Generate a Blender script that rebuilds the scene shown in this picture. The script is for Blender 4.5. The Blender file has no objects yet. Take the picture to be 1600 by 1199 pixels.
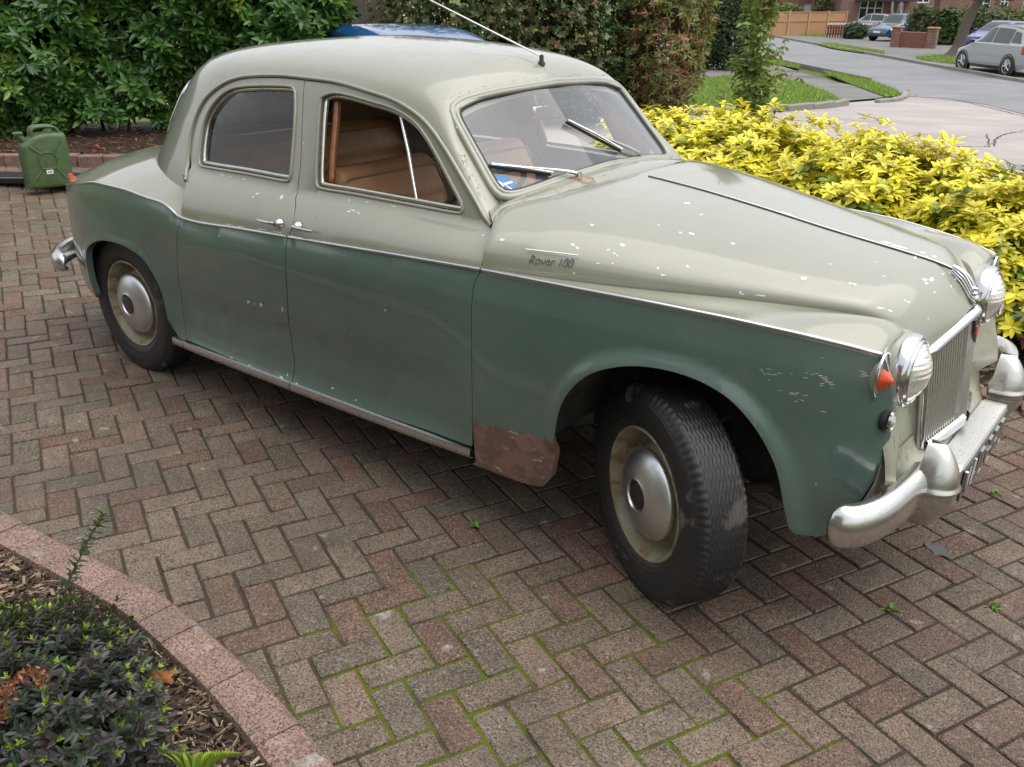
import bpy, math, random
import numpy as np
from mathutils import Vector, Matrix
from mathutils.geometry import delaunay_2d_cdt

random.seed(7); RNG = np.random.default_rng(7)
SC = bpy.context.scene
COL = SC.collection
PI = math.pi

# ------------------------------------------------------------------ camera
# solved from the paving lattice and the car's wheelbase; car frame: x forward, y left, z up, origin under the front axle
CAM_C = np.array([1.17681963, -2.84442893, 1.7241952])
CAM_R = np.array([[0.7828914, 0.6220539, 0.01140183],
                  [0.25477163, -0.30381813, -0.91803375],
                  [-0.56760239, 0.72162559, -0.39633829]])      # rows: right, down, forward
CAM_F = 1407.515                                                 # focal length in pixels of the 1600 px wide photograph
cam_data = bpy.data.cameras.new('camera'); cam = bpy.data.objects.new('camera', cam_data); COL.objects.link(cam)
cam_data.sensor_fit = 'HORIZONTAL'; cam_data.sensor_width = 36.0; cam_data.lens = 36.0 * CAM_F / 1600.0
cam_data.clip_start = 0.05; cam_data.clip_end = 2000
_M = Matrix(((CAM_R[0][0], -CAM_R[1][0], -CAM_R[2][0], CAM_C[0]),
             (CAM_R[0][1], -CAM_R[1][1], -CAM_R[2][1], CAM_C[1]),
             (CAM_R[0][2], -CAM_R[1][2], -CAM_R[2][2], CAM_C[2]), (0, 0, 0, 1)))
cam.matrix_world = _M
SC.camera = cam

# ------------------------------------------------------------------ sky, sun, exposure
SUN_EL, SUN_AZ = math.radians(70), math.radians(25)     # azimuth measured from +x towards +y
wd = bpy.data.worlds.new('World'); SC.world = wd; wd.use_nodes = True
_n = wd.node_tree.nodes; _l = wd.node_tree.links; _n.clear()
_sky = _n.new('ShaderNodeTexSky'); _sky.sky_type = 'NISHITA'; _sky.sun_disc = False
_sky.sun_elevation = SUN_EL; _sky.sun_rotation = PI / 2 - SUN_AZ
_sky.air_density = 1.0; _sky.dust_density = 6.0; _sky.ozone_density = 1.0
_hs = _n.new('ShaderNodeHueSaturation'); _hs.inputs['Saturation'].default_value = 0.35      # a closed cloud layer is nearly colourless
_bg = _n.new('ShaderNodeBackground'); _bg.inputs['Strength'].default_value = 0.15
_wo = _n.new('ShaderNodeOutputWorld')
_gm = _n.new('ShaderNodeGamma'); _gm.inputs['Gamma'].default_value = 0.5            # cloud evens the sky out
_l.new(_sky.outputs[0], _gm.inputs['Color']); _l.new(_gm.outputs[0], _hs.inputs['Color']); _l.new(_hs.outputs[0], _bg.inputs['Color']); _l.new(_bg.outputs[0], _wo.inputs['Surface'])
sun_d = bpy.data.lights.new('sun', 'SUN'); sun_d.energy = 0.5; sun_d.angle = math.radians(85); sun_d.color = (1.0, 0.965, 0.92)
sun = bpy.data.objects.new('sun', sun_d); COL.objects.link(sun)
_sd = Vector((math.cos(SUN_EL) * math.cos(SUN_AZ), math.cos(SUN_EL) * math.sin(SUN_AZ), math.sin(SUN_EL)))
sun.rotation_euler = _sd.to_track_quat('Z', 'Y').to_euler(); sun.location = (0, 0, 20)
SC.view_settings.view_transform = 'Standard'; SC.view_settings.look = 'None'
SC.view_settings.exposure = 2.02; SC.view_settings.gamma = 1.0; SC.view_settings.use_curve_mapping = False
SC.cycles.max_bounces = 8; SC.cycles.transparent_max_bounces = 16; SC.cycles.glossy_bounces = 4; SC.cycles.transmission_bounces = 6

# ------------------------------------------------------------------ pixels to places
def ray(u, v):
    return CAM_R.T @ np.array([(u - 800) / CAM_F, (v - 599.5) / CAM_F, 1.0])
def at_y(u, v, y): d = ray(u, v); return CAM_C + d * (y - CAM_C[1]) / d[1]
def at_x(u, v, x): d = ray(u, v); return CAM_C + d * (x - CAM_C[0]) / d[0]
def at_z(u, v, z=0.0): d = ray(u, v); return CAM_C + d * (z - CAM_C[2]) / d[2]
def at_d(u, v, dep): return CAM_C + ray(u, v) * dep

def sstep(a, b, x):
    t = np.clip((np.asarray(x, float) - a) / (b - a), 0, 1); return t * t * (3 - 2 * t)
def ground_z(x, y):
    """the drive climbs gently behind the car towards the hedge"""
    x = np.asarray(x, float); y = np.asarray(y, float)
    r = np.maximum(0.0, -(x + 3.15)); r = np.where(r < .5, r * r, r - .25)      # eased start
    return np.minimum(0.068 * r, 0.25) * (1 - sstep(3.5, 7.0, y))

# ------------------------------------------------------------------ mesh helpers
def link(name, me, parent=None):
    o = bpy.data.objects.new(name, me); COL.objects.link(o)
    if parent is not None: o.parent = parent
    return o
def tag(o, label=None, cat=None, group=None, kind=None):
    if label: o['label'] = label
    if cat: o['category'] = cat
    if group: o['group'] = group
    if kind: o['kind'] = kind
    return o
def thing(name, label, cat, loc=(0, 0, 0), rotz=0, group=None):
    o = bpy.data.objects.new(name, None); COL.objects.link(o); o.empty_display_size = .1
    o.location = loc; o.rotation_euler = (0, 0, rotz)
    return tag(o, label, cat, group)
def mesh(name, V, F, mat=None, parent=None, smooth=False, normals=None, mats=None, midx=None):
    me = bpy.data.meshes.new(name)
    me.from_pydata([tuple(map(float, v)) for v in V], [], [tuple(map(int, f)) for f in F])
    if mats:
        for m in mats: me.materials.append(m)
        if midx is not None: me.polygons.foreach_set('material_index', np.asarray(midx, dtype=np.int32))
    elif mat: me.materials.append(mat)
    if smooth is True: me.polygons.foreach_set('use_smooth', np.ones(len(me.polygons), dtype=bool))
    me.update()
    if normals is not None: me.normals_split_custom_set_from_vertices([tuple(map(float, n)) for n in normals])
    return link(name, me, parent)
def autosmooth(o, ang=35):
    me = o.data
    me.polygons.foreach_set('use_smooth', np.ones(len(me.polygons), dtype=bool))
    try: me.set_sharp_from_angle(angle=math.radians(ang))
    except Exception: pass
    return o
class MB:
    """collects pieces of geometry into one mesh"""
    def __init__(s): s.V = []; s.F = []; s.M = []; s.c = 0
    def add(s, V, F, m=0):
        b = s.c; V = [tuple(v) for v in V]; s.V += V; s.c += len(V)
        s.F += [tuple(i + b for i in f) for f in F]; s.M += [m] * len(F); return s
    def box(s, c, d, rz=0, m=0, rot=None):
        x, y, z = (k / 2 for k in d)
        P = np.array([(-x, -y, -z), (x, -y, -z), (x, y, -z), (-x, y, -z), (-x, -y, z), (x, -y, z), (x, y, z), (-x, y, z)])
        if rot is not None: P = P @ np.array(rot).T
        elif rz: cs, sn = math.cos(rz), math.sin(rz); P = P @ np.array([[cs, sn, 0], [-sn, cs, 0], [0, 0, 1]])
        return s.add(P + np.array(c), [(0, 3, 2, 1), (4, 5, 6, 7), (0, 1, 5, 4), (1, 2, 6, 5), (2, 3, 7, 6), (3, 0, 4, 7)], m)
    def bbox(s, c, d, bev, rz=0, m=0):
        """box with chamfered edges"""
        V, F = rbox(d, bev)
        if rz: cs, sn = math.cos(rz), math.sin(rz); V = V @ np.array([[cs, sn, 0], [-sn, cs, 0], [0, 0, 1]])
        return s.add(V + np.array(c), F, m)
    def tube(s, path, r, n=8, closed=False, cap=True, m=0, flat=None):
        V, F = tube(path, r, n, closed, cap, flat); return s.add(V, F, m)
    def lathe(s, prof, n=32, m=0, mat=None):
        V, F = lathe(prof, n)
        if mat is not None: V = V @ np.array(mat[0]).T + np.array(mat[1])
        return s.add(V, F, m)
    def build(s, name, mat, parent=None, smooth=None, mats=None):
        o = mesh(name, s.V, s.F, mat, parent, mats=mats, midx=s.M if mats else None)
        if smooth: autosmooth(o, smooth)
        return o
def rbox(d, bev):
    hx, hy, hz = (k / 2 for k in d); b = bev
    V = []; idx = {}
    for sx in (-1, 1):
        for sy in (-1, 1):
            for sz in (-1, 1):
                for ax in range(3):
                    p = [sx * (hx - b), sy * (hy - b), sz * (hz - b)]
                    p[ax] += (sx, sy, sz)[ax] * b
                    idx[(sx, sy, sz, ax)] = len(V); V.append(p)
    F = []
    def g(sx, sy, sz, ax): return idx[(sx, sy, sz, ax)]
    for s in (-1, 1):
        F.append([g(s, -1, -1, 0), g(s, 1, -1, 0), g(s, 1, 1, 0), g(s, -1, 1, 0)][::s])
        F.append([g(-1, s, -1, 1), g(-1, s, 1, 1), g(1, s, 1, 1), g(1, s, -1, 1)][::s])
        F.append([g(-1, -1, s, 2), g(1, -1, s, 2), g(1, 1, s, 2), g(-1, 1, s, 2)][::s])
    for a in (-1, 1):
        for b_ in (-1, 1):
            F.append([g(-1, a, b_, 1), g(1, a, b_, 1), g(1, a, b_, 2), g(-1, a, b_, 2)][::a * b_ * -1])
            F.append([g(a, -1, b_, 2), g(a, 1, b_, 2), g(a, 1, b_, 0), g(a, -1, b_, 0)][::a * b_ * -1])
            F.append([g(a, b_, -1, 0), g(a, b_, 1, 0), g(a, b_, 1, 1), g(a, b_, -1, 1)][::a * b_ * -1])
    for a in (-1, 1):
        for b_ in (-1, 1):
            for c in (-1, 1):
                F.append([g(a, b_, c, 0), g(a, b_, c, 1), g(a, b_, c, 2)][::a * b_ * c])
    return np.array(V, float), F
def tube(path, r, n=8, closed=False, cap=True, flat=None):
    P = np.asarray(path, float); N = len(P)
    if closed: T = np.roll(P, -1, 0) - np.roll(P, 1, 0)
    else: T = np.gradient(P, axis=0)
    T /= np.linalg.norm(T, axis=1)[:, None] + 1e-12
    R_ = np.broadcast_to(np.asarray(r, float), (N,))
    up = np.array([0, 0, 1.]) if abs(T[0][2]) < .9 else np.array([1., 0, 0])
    V = []; U = np.cross(T[0], up); U /= np.linalg.norm(U)
    for i in range(N):
        U = U - T[i] * (U @ T[i]); U /= np.linalg.norm(U) + 1e-12
        B = np.cross(T[i], U)
        for k in range(n):
            a = 2 * PI * k / n
            V.append(P[i] + R_[i] * (math.cos(a) * U + math.sin(a) * B * (flat or 1)))
    F = []
    for i in range(N if closed else N - 1):
        j = (i + 1) % N
        for k in range(n): F.append((i * n + k, i * n + (k + 1) % n, j * n + (k + 1) % n, j * n + k))
    if cap and not closed:
        F.append(tuple(range(n))[::-1]); F.append(tuple((N - 1) * n + k for k in range(n)))
    return np.array(V), F
def lathe(prof, n=32):
    """profile of (radius, height) about the z axis"""
    V = []; F = []; m = len(prof)
    for k in range(n):
        a = 2 * PI * k / n
        for r, z in prof: V.append((r * math.cos(a), r * math.sin(a), z))
    for k in range(n):
        j = (k + 1) % n
        for i in range(m - 1): F.append((k * m + i, j * m + i, j * m + i + 1, k * m + i + 1))
    return np.array(V), F
def crv(pts, n=40, closed=False):
    """Catmull-Rom through the points, about evenly spaced"""
    P = np.asarray(pts, float)
    if closed: Q = np.vstack([P[-1], P, P[0], P[1]])
    else: Q = np.vstack([2 * P[0] - P[1], P, 2 * P[-1] - P[-2]])
    out = []
    for i in range(1, len(Q) - 2):
        a, b, c, d = Q[i - 1], Q[i], Q[i + 1], Q[i + 2]
        for t in np.linspace(0, 1, 16, endpoint=False):
            out.append(.5 * (2 * b + (c - a) * t + (2 * a - 5 * b + 4 * c - d) * t * t + (3 * b - a - 3 * c + d) * t ** 3))
    out.append(Q[-2]); out = np.array(out)
    return resample(out, n, closed)
def resample(P, n, closed=False):
    P = np.asarray(P, float)
    s = np.r_[0, np.cumsum(np.linalg.norm(np.diff(P, axis=0), axis=1))]
    q = np.linspace(0, s[-1], n + 1)[:-1] if closed else np.linspace(0, s[-1], n)
    return np.stack([np.interp(q, s, P[:, k]) for k in range(P.shape[1])], 1)
def tab(xs, ys, x):
    """smooth (monotone cubic) table lookup"""
    xs = np.asarray(xs, float); ys = np.asarray(ys, float); x = np.asarray(x, float)
    h = np.diff(xs); d = np.diff(ys) / h; m = np.zeros_like(xs)
    m[0], m[-1] = d[0], d[-1]
    for i in range(1, len(xs) - 1):
        m[i] = 0 if d[i - 1] * d[i] <= 0 else 3 * (h[i - 1] + h[i]) / ((2 * h[i] + h[i - 1]) / d[i - 1] + (h[i] + 2 * h[i - 1]) / d[i])
    xc = np.clip(x, xs[0], xs[-1]); i = np.clip(np.searchsorted(xs, xc) - 1, 0, len(xs) - 2)
    t = (xc - xs[i]) / h[i]
    return (2 * t ** 3 - 3 * t ** 2 + 1) * ys[i] + (t ** 3 - 2 * t ** 2 + t) * h[i] * m[i] + (-2 * t ** 3 + 3 * t ** 2) * ys[i + 1] + (t ** 3 - t ** 2) * h[i] * m[i + 1]
def grid(P, flip=False):
    """faces of an (m, n) grid of points"""
    m, n = P.shape[:2]
    F = [(i * n + j, i * n + j + 1, (i + 1) * n + j + 1, (i + 1) * n + j) for i in range(m - 1) for j in range(n - 1)]
    if flip: F = [f[::-1] for f in F]
    return P.reshape(-1, 3), F
def inpoly(pts, poly):
    x, y = pts[:, 0], pts[:, 1]; r = np.zeros(len(pts), bool); n = len(poly); j = n - 1
    for i in range(n):
        xi, yi = poly[i]; xj, yj = poly[j]
        c = ((yi > y) != (yj > y)) & (x < (xj - xi) * (y - yi) / (yj - yi + 1e-15) + xi)
        r ^= c; j = i
    return r
def segdist(pts, poly, closed=True):
    P = np.asarray(poly); Q = np.roll(P, -1, 0) if closed else P[1:]
    if not closed: P = P[:-1]
    d = np.full(len(pts), 1e9)
    for a, b in zip(P, Q):
        ab = b - a; t = np.clip(((pts - a) @ ab) / (ab @ ab + 1e-15), 0, 1)
        d = np.minimum(d, np.linalg.norm(pts - a - t[:, None] * ab, axis=1))
    return d
def inset(poly, d):
    """moves a closed outline inwards"""
    P = np.asarray(poly, float)
    area = .5 * np.sum(P[:, 0] * np.roll(P[:, 1], -1) - np.roll(P[:, 0], -1) * P[:, 1]); s = 1 if area > 0 else -1
    T = np.roll(P, -1, 0) - np.roll(P, 1, 0); T /= np.linalg.norm(T, axis=1)[:, None] + 1e-12
    return P + s * d * np.stack([-T[:, 1], T[:, 0]], 1)
def dens(poly, step):
    """resamples a closed outline, keeping its corners"""
    P = np.asarray(poly, float); out = []
    for a, b in zip(P, np.roll(P, -1, 0)):
        k = max(1, int(round(np.linalg.norm(b - a) / step)))
        out += [a + (b - a) * i / k for i in range(k)]
    return np.array(out)
def tri_region(outer, holes, g):
    """triangulates a 2-D outline with holes, with an even net of points inside"""
    loops = [outer] + holes
    V = np.vstack(loops); E = []; b = 0
    for L in loops:
        n = len(L); E += [(b + i, b + (i + 1) % n) for i in range(n)]; b += n
    lo, hi = outer.min(0), outer.max(0)
    gx = np.arange(lo[0] + g / 2, hi[0], g); gy = np.arange(lo[1] + g / 2, hi[1], g * .87)
    X, Y = np.meshgrid(gx, gy); X[::2] += g / 2
    Q = np.stack([X.ravel(), Y.ravel()], 1)
    ok = inpoly(Q, outer)
    for h in holes: ok &= ~inpoly(Q, h)
    Q = Q[ok]; dd = np.full(len(Q), 1e9)
    for L in loops: dd = np.minimum(dd, segdist(Q, L))
    Q = Q[dd > g * .45]
    A = np.vstack([V, Q])
    vo, eo, fo = delaunay_2d_cdt([Vector(p) for p in A], E, [], 0, 1e-6)[:3]
    vo = np.array([(p[0], p[1]) for p in vo]); fo = np.array([f for f in fo if len(f) == 3])
    c = vo[fo].mean(1); ok = inpoly(c, outer)
    for h in holes: ok &= ~inpoly(c, h)
    return vo, fo[ok], loops
def fnormals(fn, uv, e=1e-3):
    a = fn(uv + [e, 0]) - fn(uv - [e, 0]); b = fn(uv + [0, e]) - fn(uv - [0, e])
    n = np.cross(a, b); return n / (np.linalg.norm(n, axis=1)[:, None] + 1e-12)
def panel(name, fn, outer, holes, mat, parent, g=.03, out=None, depth=.016, side=1, rim=True, hole_depth=None, mats=None, matfn=None):
    """a sheet-metal panel: a trimmed piece of the surface fn(u,v) with rolled edges. out: a point the normals face away from"""
    vo, fo, loops = tri_region(outer, holes, g)
    P = fn(vo); N = fnormals(fn, vo)
    if out is not None and np.median(np.sum(N * (P - np.asarray(out)), axis=1)) < 0: N = -N
    V = [P]; NN = [N]; F = []
    for f in fo:
        a, b, c = P[f]; n = np.cross(b - a, c - a)
        F.append(tuple(f) if n @ N[f[0]] > 0 else tuple(f[::-1]))
    base = len(P)
    if rim:
        for li, L in enumerate(loops):
            dp = depth if li == 0 or hole_depth is None else hole_depth
            p = fn(L); n = fnormals(fn, L)
            if out is not None and np.median(np.sum(n * (p - np.asarray(out)), axis=1)) < 0: n = -n
            t = np.roll(p, -1, 0) - np.roll(p, 1, 0); t /= np.linalg.norm(t, axis=1)[:, None] + 1e-12
            s = np.cross(t, n)
            cen = fn(L.mean(0)[None])[0]
            if np.median(np.sum(s * (p - cen), axis=1)) < 0: s = -s
            if li > 0: s = -s
            e = .0014; m = len(L)
            rings = [(p, n), (p + s * e * .7 - n * e * .3, .7 * n + .7 * s), (p + s * e - n * e, s), (p + s * e - n * dp, s)]
            for q, nn in rings: V.append(q); NN.append(nn / np.linalg.norm(nn, axis=1)[:, None])
            for r in range(3):
                for i in range(m):
                    j = (i + 1) % m
                    f = (base + r * m + i, base + r * m + j, base + (r + 1) * m + j, base + (r + 1) * m + i)
                    F.append(f)
            # orient the rim
            q0 = rings[2][0]; q1 = rings[3][0]
            k = len(F) - 3 * m; nn = np.cross(q0[1] - q0[0], q1[0] - q0[0])
            if nn @ s[0] > 0: pass
            else: F[k:] = [f[::-1] for f in F[k:]]
            base += 4 * m
    V = np.vstack(V); NN = np.vstack(NN)
    midx = None
    if mats and matfn is not None:
        cen = np.array([V[list(f)].mean(0) for f in F]); midx = matfn(cen)
    return mesh(name, V, F, mat, parent, smooth=True, normals=NN, mats=mats, midx=midx)
def surf(name, P, mat, parent, out=None, flip=False, ghost=None):
    """smooth grid surface; normals come from the grid itself"""
    V, F = grid(P)
    PG = P if ghost is None else np.concatenate([ghost[None], P], 0)
    du = np.gradient(PG, axis=0); dv = np.gradient(PG, axis=1); N = np.cross(du, dv)
    N = (N if ghost is None else N[1:]).reshape(-1, 3)
    N /= np.linalg.norm(N, axis=1)[:, None] + 1e-12
    if out is not None:
        if np.median(np.sum(N * (V - np.asarray(out)), axis=1)) < 0: N = -N
    elif flip: N = -N
    f = F[len(F) // 2]; n = np.cross(V[f[1]] - V[f[0]], V[f[2]] - V[f[0]])
    if n @ N[f[0]] < 0: F = [q[::-1] for q in F]
    return mesh(name, V, F, mat, parent, smooth=True, normals=N)
def copy_tree(o, parent=None):
    c = o.copy(); COL.objects.link(c); c.parent = parent
    for ch in [k for k in bpy.data.objects if k.parent == o]: copy_tree(ch, c)
    return c

# ------------------------------------------------------------------ materials
class NB:
    def __init__(s, name):
        s.m = bpy.data.materials.new(name); s.m.use_nodes = True
        s.t = s.m.node_tree; s.n = s.t.nodes; s.l = s.t.links; s.n.clear()
        s.out = s.n.new('ShaderNodeOutputMaterial'); s._geo = None
    def node(s, typ, **kw):
        n = s.n.new('ShaderNode' + typ)
        for k, v in kw.items(): setattr(n, k, v)
        return n
    def put(s, inp, v):
        if isinstance(v, bpy.types.NodeSocket): s.l.new(v, inp)
        elif isinstance(v, (tuple, list)): inp.default_value = (*v, 1.0) if len(v) == 3 and len(inp.default_value) == 4 else v
        else: inp.default_value = v
    def pos(s):
        if s._geo is None: s._geo = s.node('NewGeometry')
        return s._geo.outputs['Position']
    def obj(s): return s.node('TexCoord').outputs['Object']
    def noise(s, scale, detail=3, rough=.55, vec=None, dist=0.0):
        n = s.node('TexNoise'); n.inputs['Scale'].default_value = scale; n.inputs['Detail'].default_value = detail
        n.inputs['Roughness'].default_value = rough; n.inputs['Distortion'].default_value = dist
        s.put(n.inputs['Vector'], vec if vec is not None else s.pos()); return n.outputs['Fac']
    def noisec(s, scale, detail=3, vec=None):
        n = s.node('TexNoise'); n.inputs['Scale'].default_value = scale; n.inputs['Detail'].default_value = detail
        s.put(n.inputs['Vector'], vec if vec is not None else s.pos()); return n.outputs['Color']
    def voro(s, scale, vec=None, feature='F1', out='Distance', rand=1.0):
        n = s.node('TexVoronoi', feature=feature); n.inputs['Scale'].default_value = scale; n.inputs['Randomness'].default_value = rand
        s.put(n.inputs['Vector'], vec if vec is not None else s.pos()); return n.outputs[out]
    def ramp(s, fac, stops, interp='LINEAR'):
        n = s.node('ValToRGB'); r = n.color_ramp; r.interpolation = interp
        while len(r.elements) < len(stops): r.elements.new(.5)
        for e, (p, c) in zip(r.elements, stops):
            e.position = p; e.color = (*c, 1) if isinstance(c, (tuple, list)) else (c, c, c, 1)
        s.put(n.inputs[0], fac); return n.outputs[0]
    def mix(s, fac, a, b, blend='MIX'):
        n = s.node('MixRGB', blend_type=blend); s.put(n.inputs[0], fac); s.put(n.inputs[1], a); s.put(n.inputs[2], b); return n.outputs[0]
    def math(s, op, a, b=0.0, c=0.0, clamp=False):
        n = s.node('Math', operation=op, use_clamp=clamp)
        s.put(n.inputs[0], a); s.put(n.inputs[1], b); s.put(n.inputs[2], c); return n.outputs[0]
    def sep(s, vec):
        n = s.node('SeparateXYZ'); s.put(n.inputs[0], vec); return n.outputs
    def mapv(s, vec, scale=(1, 1, 1), rot=(0, 0, 0), loc=(0, 0, 0)):
        n = s.node('Mapping'); s.put(n.inputs['Vector'], vec); n.inputs['Scale'].default_value = scale
        n.inputs['Rotation'].default_value = rot; n.inputs['Location'].default_value = loc; return n.outputs[0]
    def attr(s, name, out='Color'): n = s.node('Attribute', attribute_name=name); return n.outputs[out]
    def rnd(s): return s.node('ObjectInfo').outputs['Random']
    def bump(s, h, strength=.3, dist=.01, normal=None):
        n = s.node('Bump'); n.inputs['Strength'].default_value = strength; n.inputs['Distance'].default_value = dist
        s.put(n.inputs['Height'], h)
        if normal is not None: s.put(n.inputs['Normal'], normal)
        return n.outputs[0]
    def pbsdf(s, color, rough=.5, metal=0.0, normal=None, spec=.5, coat=0.0, coat_rough=.1, sub=None, trans=0.0, emit=None, estr=0.0, sheen=0.0):
        n = s.node('BsdfPrincipled')
        s.put(n.inputs['Base Color'], color); s.put(n.inputs['Roughness'], rough); s.put(n.inputs['Metallic'], metal)
        s.put(n.inputs['Specular IOR Level'], spec); s.put(n.inputs['Coat Weight'], coat); s.put(n.inputs['Coat Roughness'], coat_rough)
        s.put(n.inputs['Transmission Weight'], trans); s.put(n.inputs['Sheen Weight'], sheen)
        if normal is not None: s.put(n.inputs['Normal'], normal)
        if emit is not None: s.put(n.inputs['Emission Color'], emit); s.put(n.inputs['Emission Strength'], estr)
        return n.outputs[0]
    def done(s, shader): s.l.new(shader, s.out.inputs['Surface']); return s.m

def simple(name, color, rough=.5, metal=0.0, spec=.5, coat=0.0, var=.15, scale=12, bump=0.0, bscale=60):
    b = NB(name)
    f = b.ramp(b.noise(scale, 4), [(.3, 1 - var), (.7, 1 + var)])
    n = b.bump(b.noise(bscale, 3), bump, .004) if bump else None
    return b.done(b.pbsdf(b.mix(1.0, color, f, 'MULTIPLY'), rough, metal, n, spec, coat))

def make_paint(name, col, chips=.0, dull=.3, chipcol=(.55, .55, .50)):
    b = NB(name)
    f = b.ramp(b.noise(2.3, 4), [(.3, .93), (.7, 1.06)])
    c = b.mix(1.0, col, f, 'MULTIPLY')
    # wind-borne grime in soft streaks and fine pin-prick chips
    g = b.math('MULTIPLY', b.ramp(b.noise(5.0, 5, .65), [(.45, 0.0), (.75, 1.0)]), .16)
    c = b.mix(g, c, (.16, .15, .12))
    v = b.voro(38, out='Color'); d = b.voro(38)
    pick = b.math('GREATER_THAN', b.sep(v)[0], 1.0 - chips)
    dot = b.math('MULTIPLY', pick, b.math('LESS_THAN', b.math('ADD', d, b.math('MULTIPLY', b.noise(220, 2), .25)), .25))
    c = b.mix(dot, c, b.mix(b.math('GREATER_THAN', b.sep(v)[1], .6), (.10, .06, .035), chipcol))
    r = b.ramp(b.noise(9.0, 4), [(.3, dull * .75), (.7, dull * 1.25)])
    n = b.bump(b.noise(3.6, 2), .07, .02, b.bump(b.noise(420, 2), .03, .0008))
    return b.done(b.pbsdf(c, r, 0.0, n, .5, 1.0, .07))

MAT = {}
MAT['green'] = make_paint('green_paint', (.078, .128, .104), .006, .36)
MAT['cream'] = make_paint('sage_cream_paint', (.238, .240, .185), .020, .36, (.6, .6, .56))
MAT['rusty'] = (lambda b: b.done(b.pbsdf(b.mix(b.ramp(b.noise(26, 5, .65), [(.42, 0.0), (.56, 1.0)]), (.27, .272, .205), b.mix(b.noise(60, 4), (.16, .06, .025), (.30, .15, .07))), .6, 0, b.bump(b.noise(120, 4), .3, .002))))(NB('rust_blistered_paint'))
def rusty_front():
    """cream panel whose paint has broken out in runs of rust"""
    b = NB('rust_streaked_cream_paint')
    p = b.mapv(b.pos(), (30, 30, 14)); q = b.noise(1.0, 5, .62, vec=p)
    reg = b.ramp(b.noise(7, 2), [(.42, 0.0), (.6, 1.0)])
    m = b.math('MULTIPLY', b.ramp(q, [(.55, 0.0), (.6, 1.0)]), reg)
    c = b.mix(m, (.28, .282, .215), b.mix(b.noise(90, 3), (.12, .045, .02), (.30, .14, .06)))
    return b.done(b.pbsdf(c, b.mix(m, (.35,) * 3, (.8,) * 3), 0, b.bump(m, .3, .002), .5, .3, .1))
MAT['rusty_front'] = rusty_front()
def primer():
    b = NB('flaking_primer')
    m1 = b.ramp(b.noise(14, 5, .6), [(.47, 0.0), (.53, 1.0)]); m2 = b.ramp(b.noise(23, 5, .6, vec=b.mapv(b.pos(), (1, 1, 2.4))), [(.63, 0.0), (.67, 1.0)])
    c = b.mix(m1, (.21, .115, .092), (.145, .085, .070)); c = b.mix(m2, c, (.32, .30, .26))
    m3 = b.ramp(b.noise(5.0, 4, .6, vec=b.mapv(b.pos(), (1.0, 1.0, 2.2))), [(.60, 0.0), (.62, 1.0)]); m3 = b.math('MULTIPLY', m3, b.ramp(b.sep(b.pos())[2], [(.30, 0.0), (.34, 1.0)]))
    c = b.mix(m3, c, (.078, .128, .104))
    return b.done(b.pbsdf(c, .7, 0, b.bump(b.math('ADD', m1, m2), .35, .002)))
MAT['primer'] = primer()
def chrome(name, col, rough, grime):
    b = NB(name)
    g = b.ramp(b.noise(34, 5, .65), [(.5, 0.0), (.75, 1.0)])
    r = b.mix(b.math('MULTIPLY', g, grime), (rough,) * 3, (.6,) * 3)
    c = b.mix(b.math('MULTIPLY', g, grime), col, tuple(k * .55 for k in col))
    return b.done(b.pbsdf(c, r, 1.0, b.bump(b.noise(6, 2), .04, .01)))
MAT['chrome'] = chrome('chrome', (.62, .63, .64), .12, .35)
MAT['alu'] = chrome('dull_bumper_chrome', (.66, .66, .65), .24, .3)
MAT['overrider'] = chrome('tarnished_overrider', (.58, .575, .53), .27, .6)
MAT['hubcap'] = chrome('hub_cap_aluminium', (.68, .70, .70), .36, .35)
def pitted():
    b = NB('pitted_alloy')
    m = b.ramp(b.voro(120), [(.18, 1.0), (.26, 0.0)]); m = b.math('MULTIPLY', m, b.ramp(b.noise(30, 3), [(.40, 0.0), (.52, 1.0)]))
    c = b.mix(m, (.62, .62, .60), (.20, .13, .09))
    return b.done(b.pbsdf(c, b.mix(m, (.34,) * 3, (.85,) * 3), b.math('SUBTRACT', .85, m, clamp=True), b.bump(m, -.3, .002)))
MAT['pitted'] = pitted()
MAT['grille'] = chrome('weathered_grille_slat', (.56, .54, .50), .38, .8)
MAT['rub'] = simple('black_rubber', (.018, .018, .019), .55, var=.3, scale=40)
MAT['dark'] = simple('underseal_black', (.012, .011, .010), .8, var=.4)
MAT['muddy'] = simple('muddy_arch_liner', (.035, .028, .022), .9, var=.6, scale=9, bump=.5, bscale=40)
def tyre():
    b = NB('worn_tyre_rubber')
    mud = b.ramp(b.noise(6.5, 5, .6, vec=b.obj()), [(.57, 0.0), (.63, 1.0)])
    c = b.mix(b.math('MULTIPLY', mud, .8), b.mix(b.noise(30, 3), (.012, .012, .013), (.022, .022, .023)), (.105, .092, .080))
    return b.done(b.pbsdf(c, b.mix(mud, (.46,) * 3, (.85,) * 3), 0, b.bump(b.noise(150, 3), .12, .002)))
MAT['tyre'] = tyre()
def rim():
    b = NB('rusty_cream_wheel')
    p = b.obj(); r = b.ramp(b.noise(11, 5, .65, vec=p), [(.49, 0.0), (.60, 1.0)])
    g = b.ramp(b.noise(4, 4, vec=p), [(.35, 0.0), (.7, 1.0)])
    c = b.mix(b.math('MULTIPLY', g, .75), (.27, .25, .165), (.10, .083, .048))
    c = b.mix(b.math('MULTIPLY', r, .85), c, b.mix(b.noise(60, 3, vec=p), (.11, .05, .02), (.20, .11, .045)))
    return b.done(b.pbsdf(c, b.mix(r, (.45,) * 3, (.85,) * 3), 0, b.bump(r, .2, .002), .5, .1))
MAT['rim'] = rim()
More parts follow.
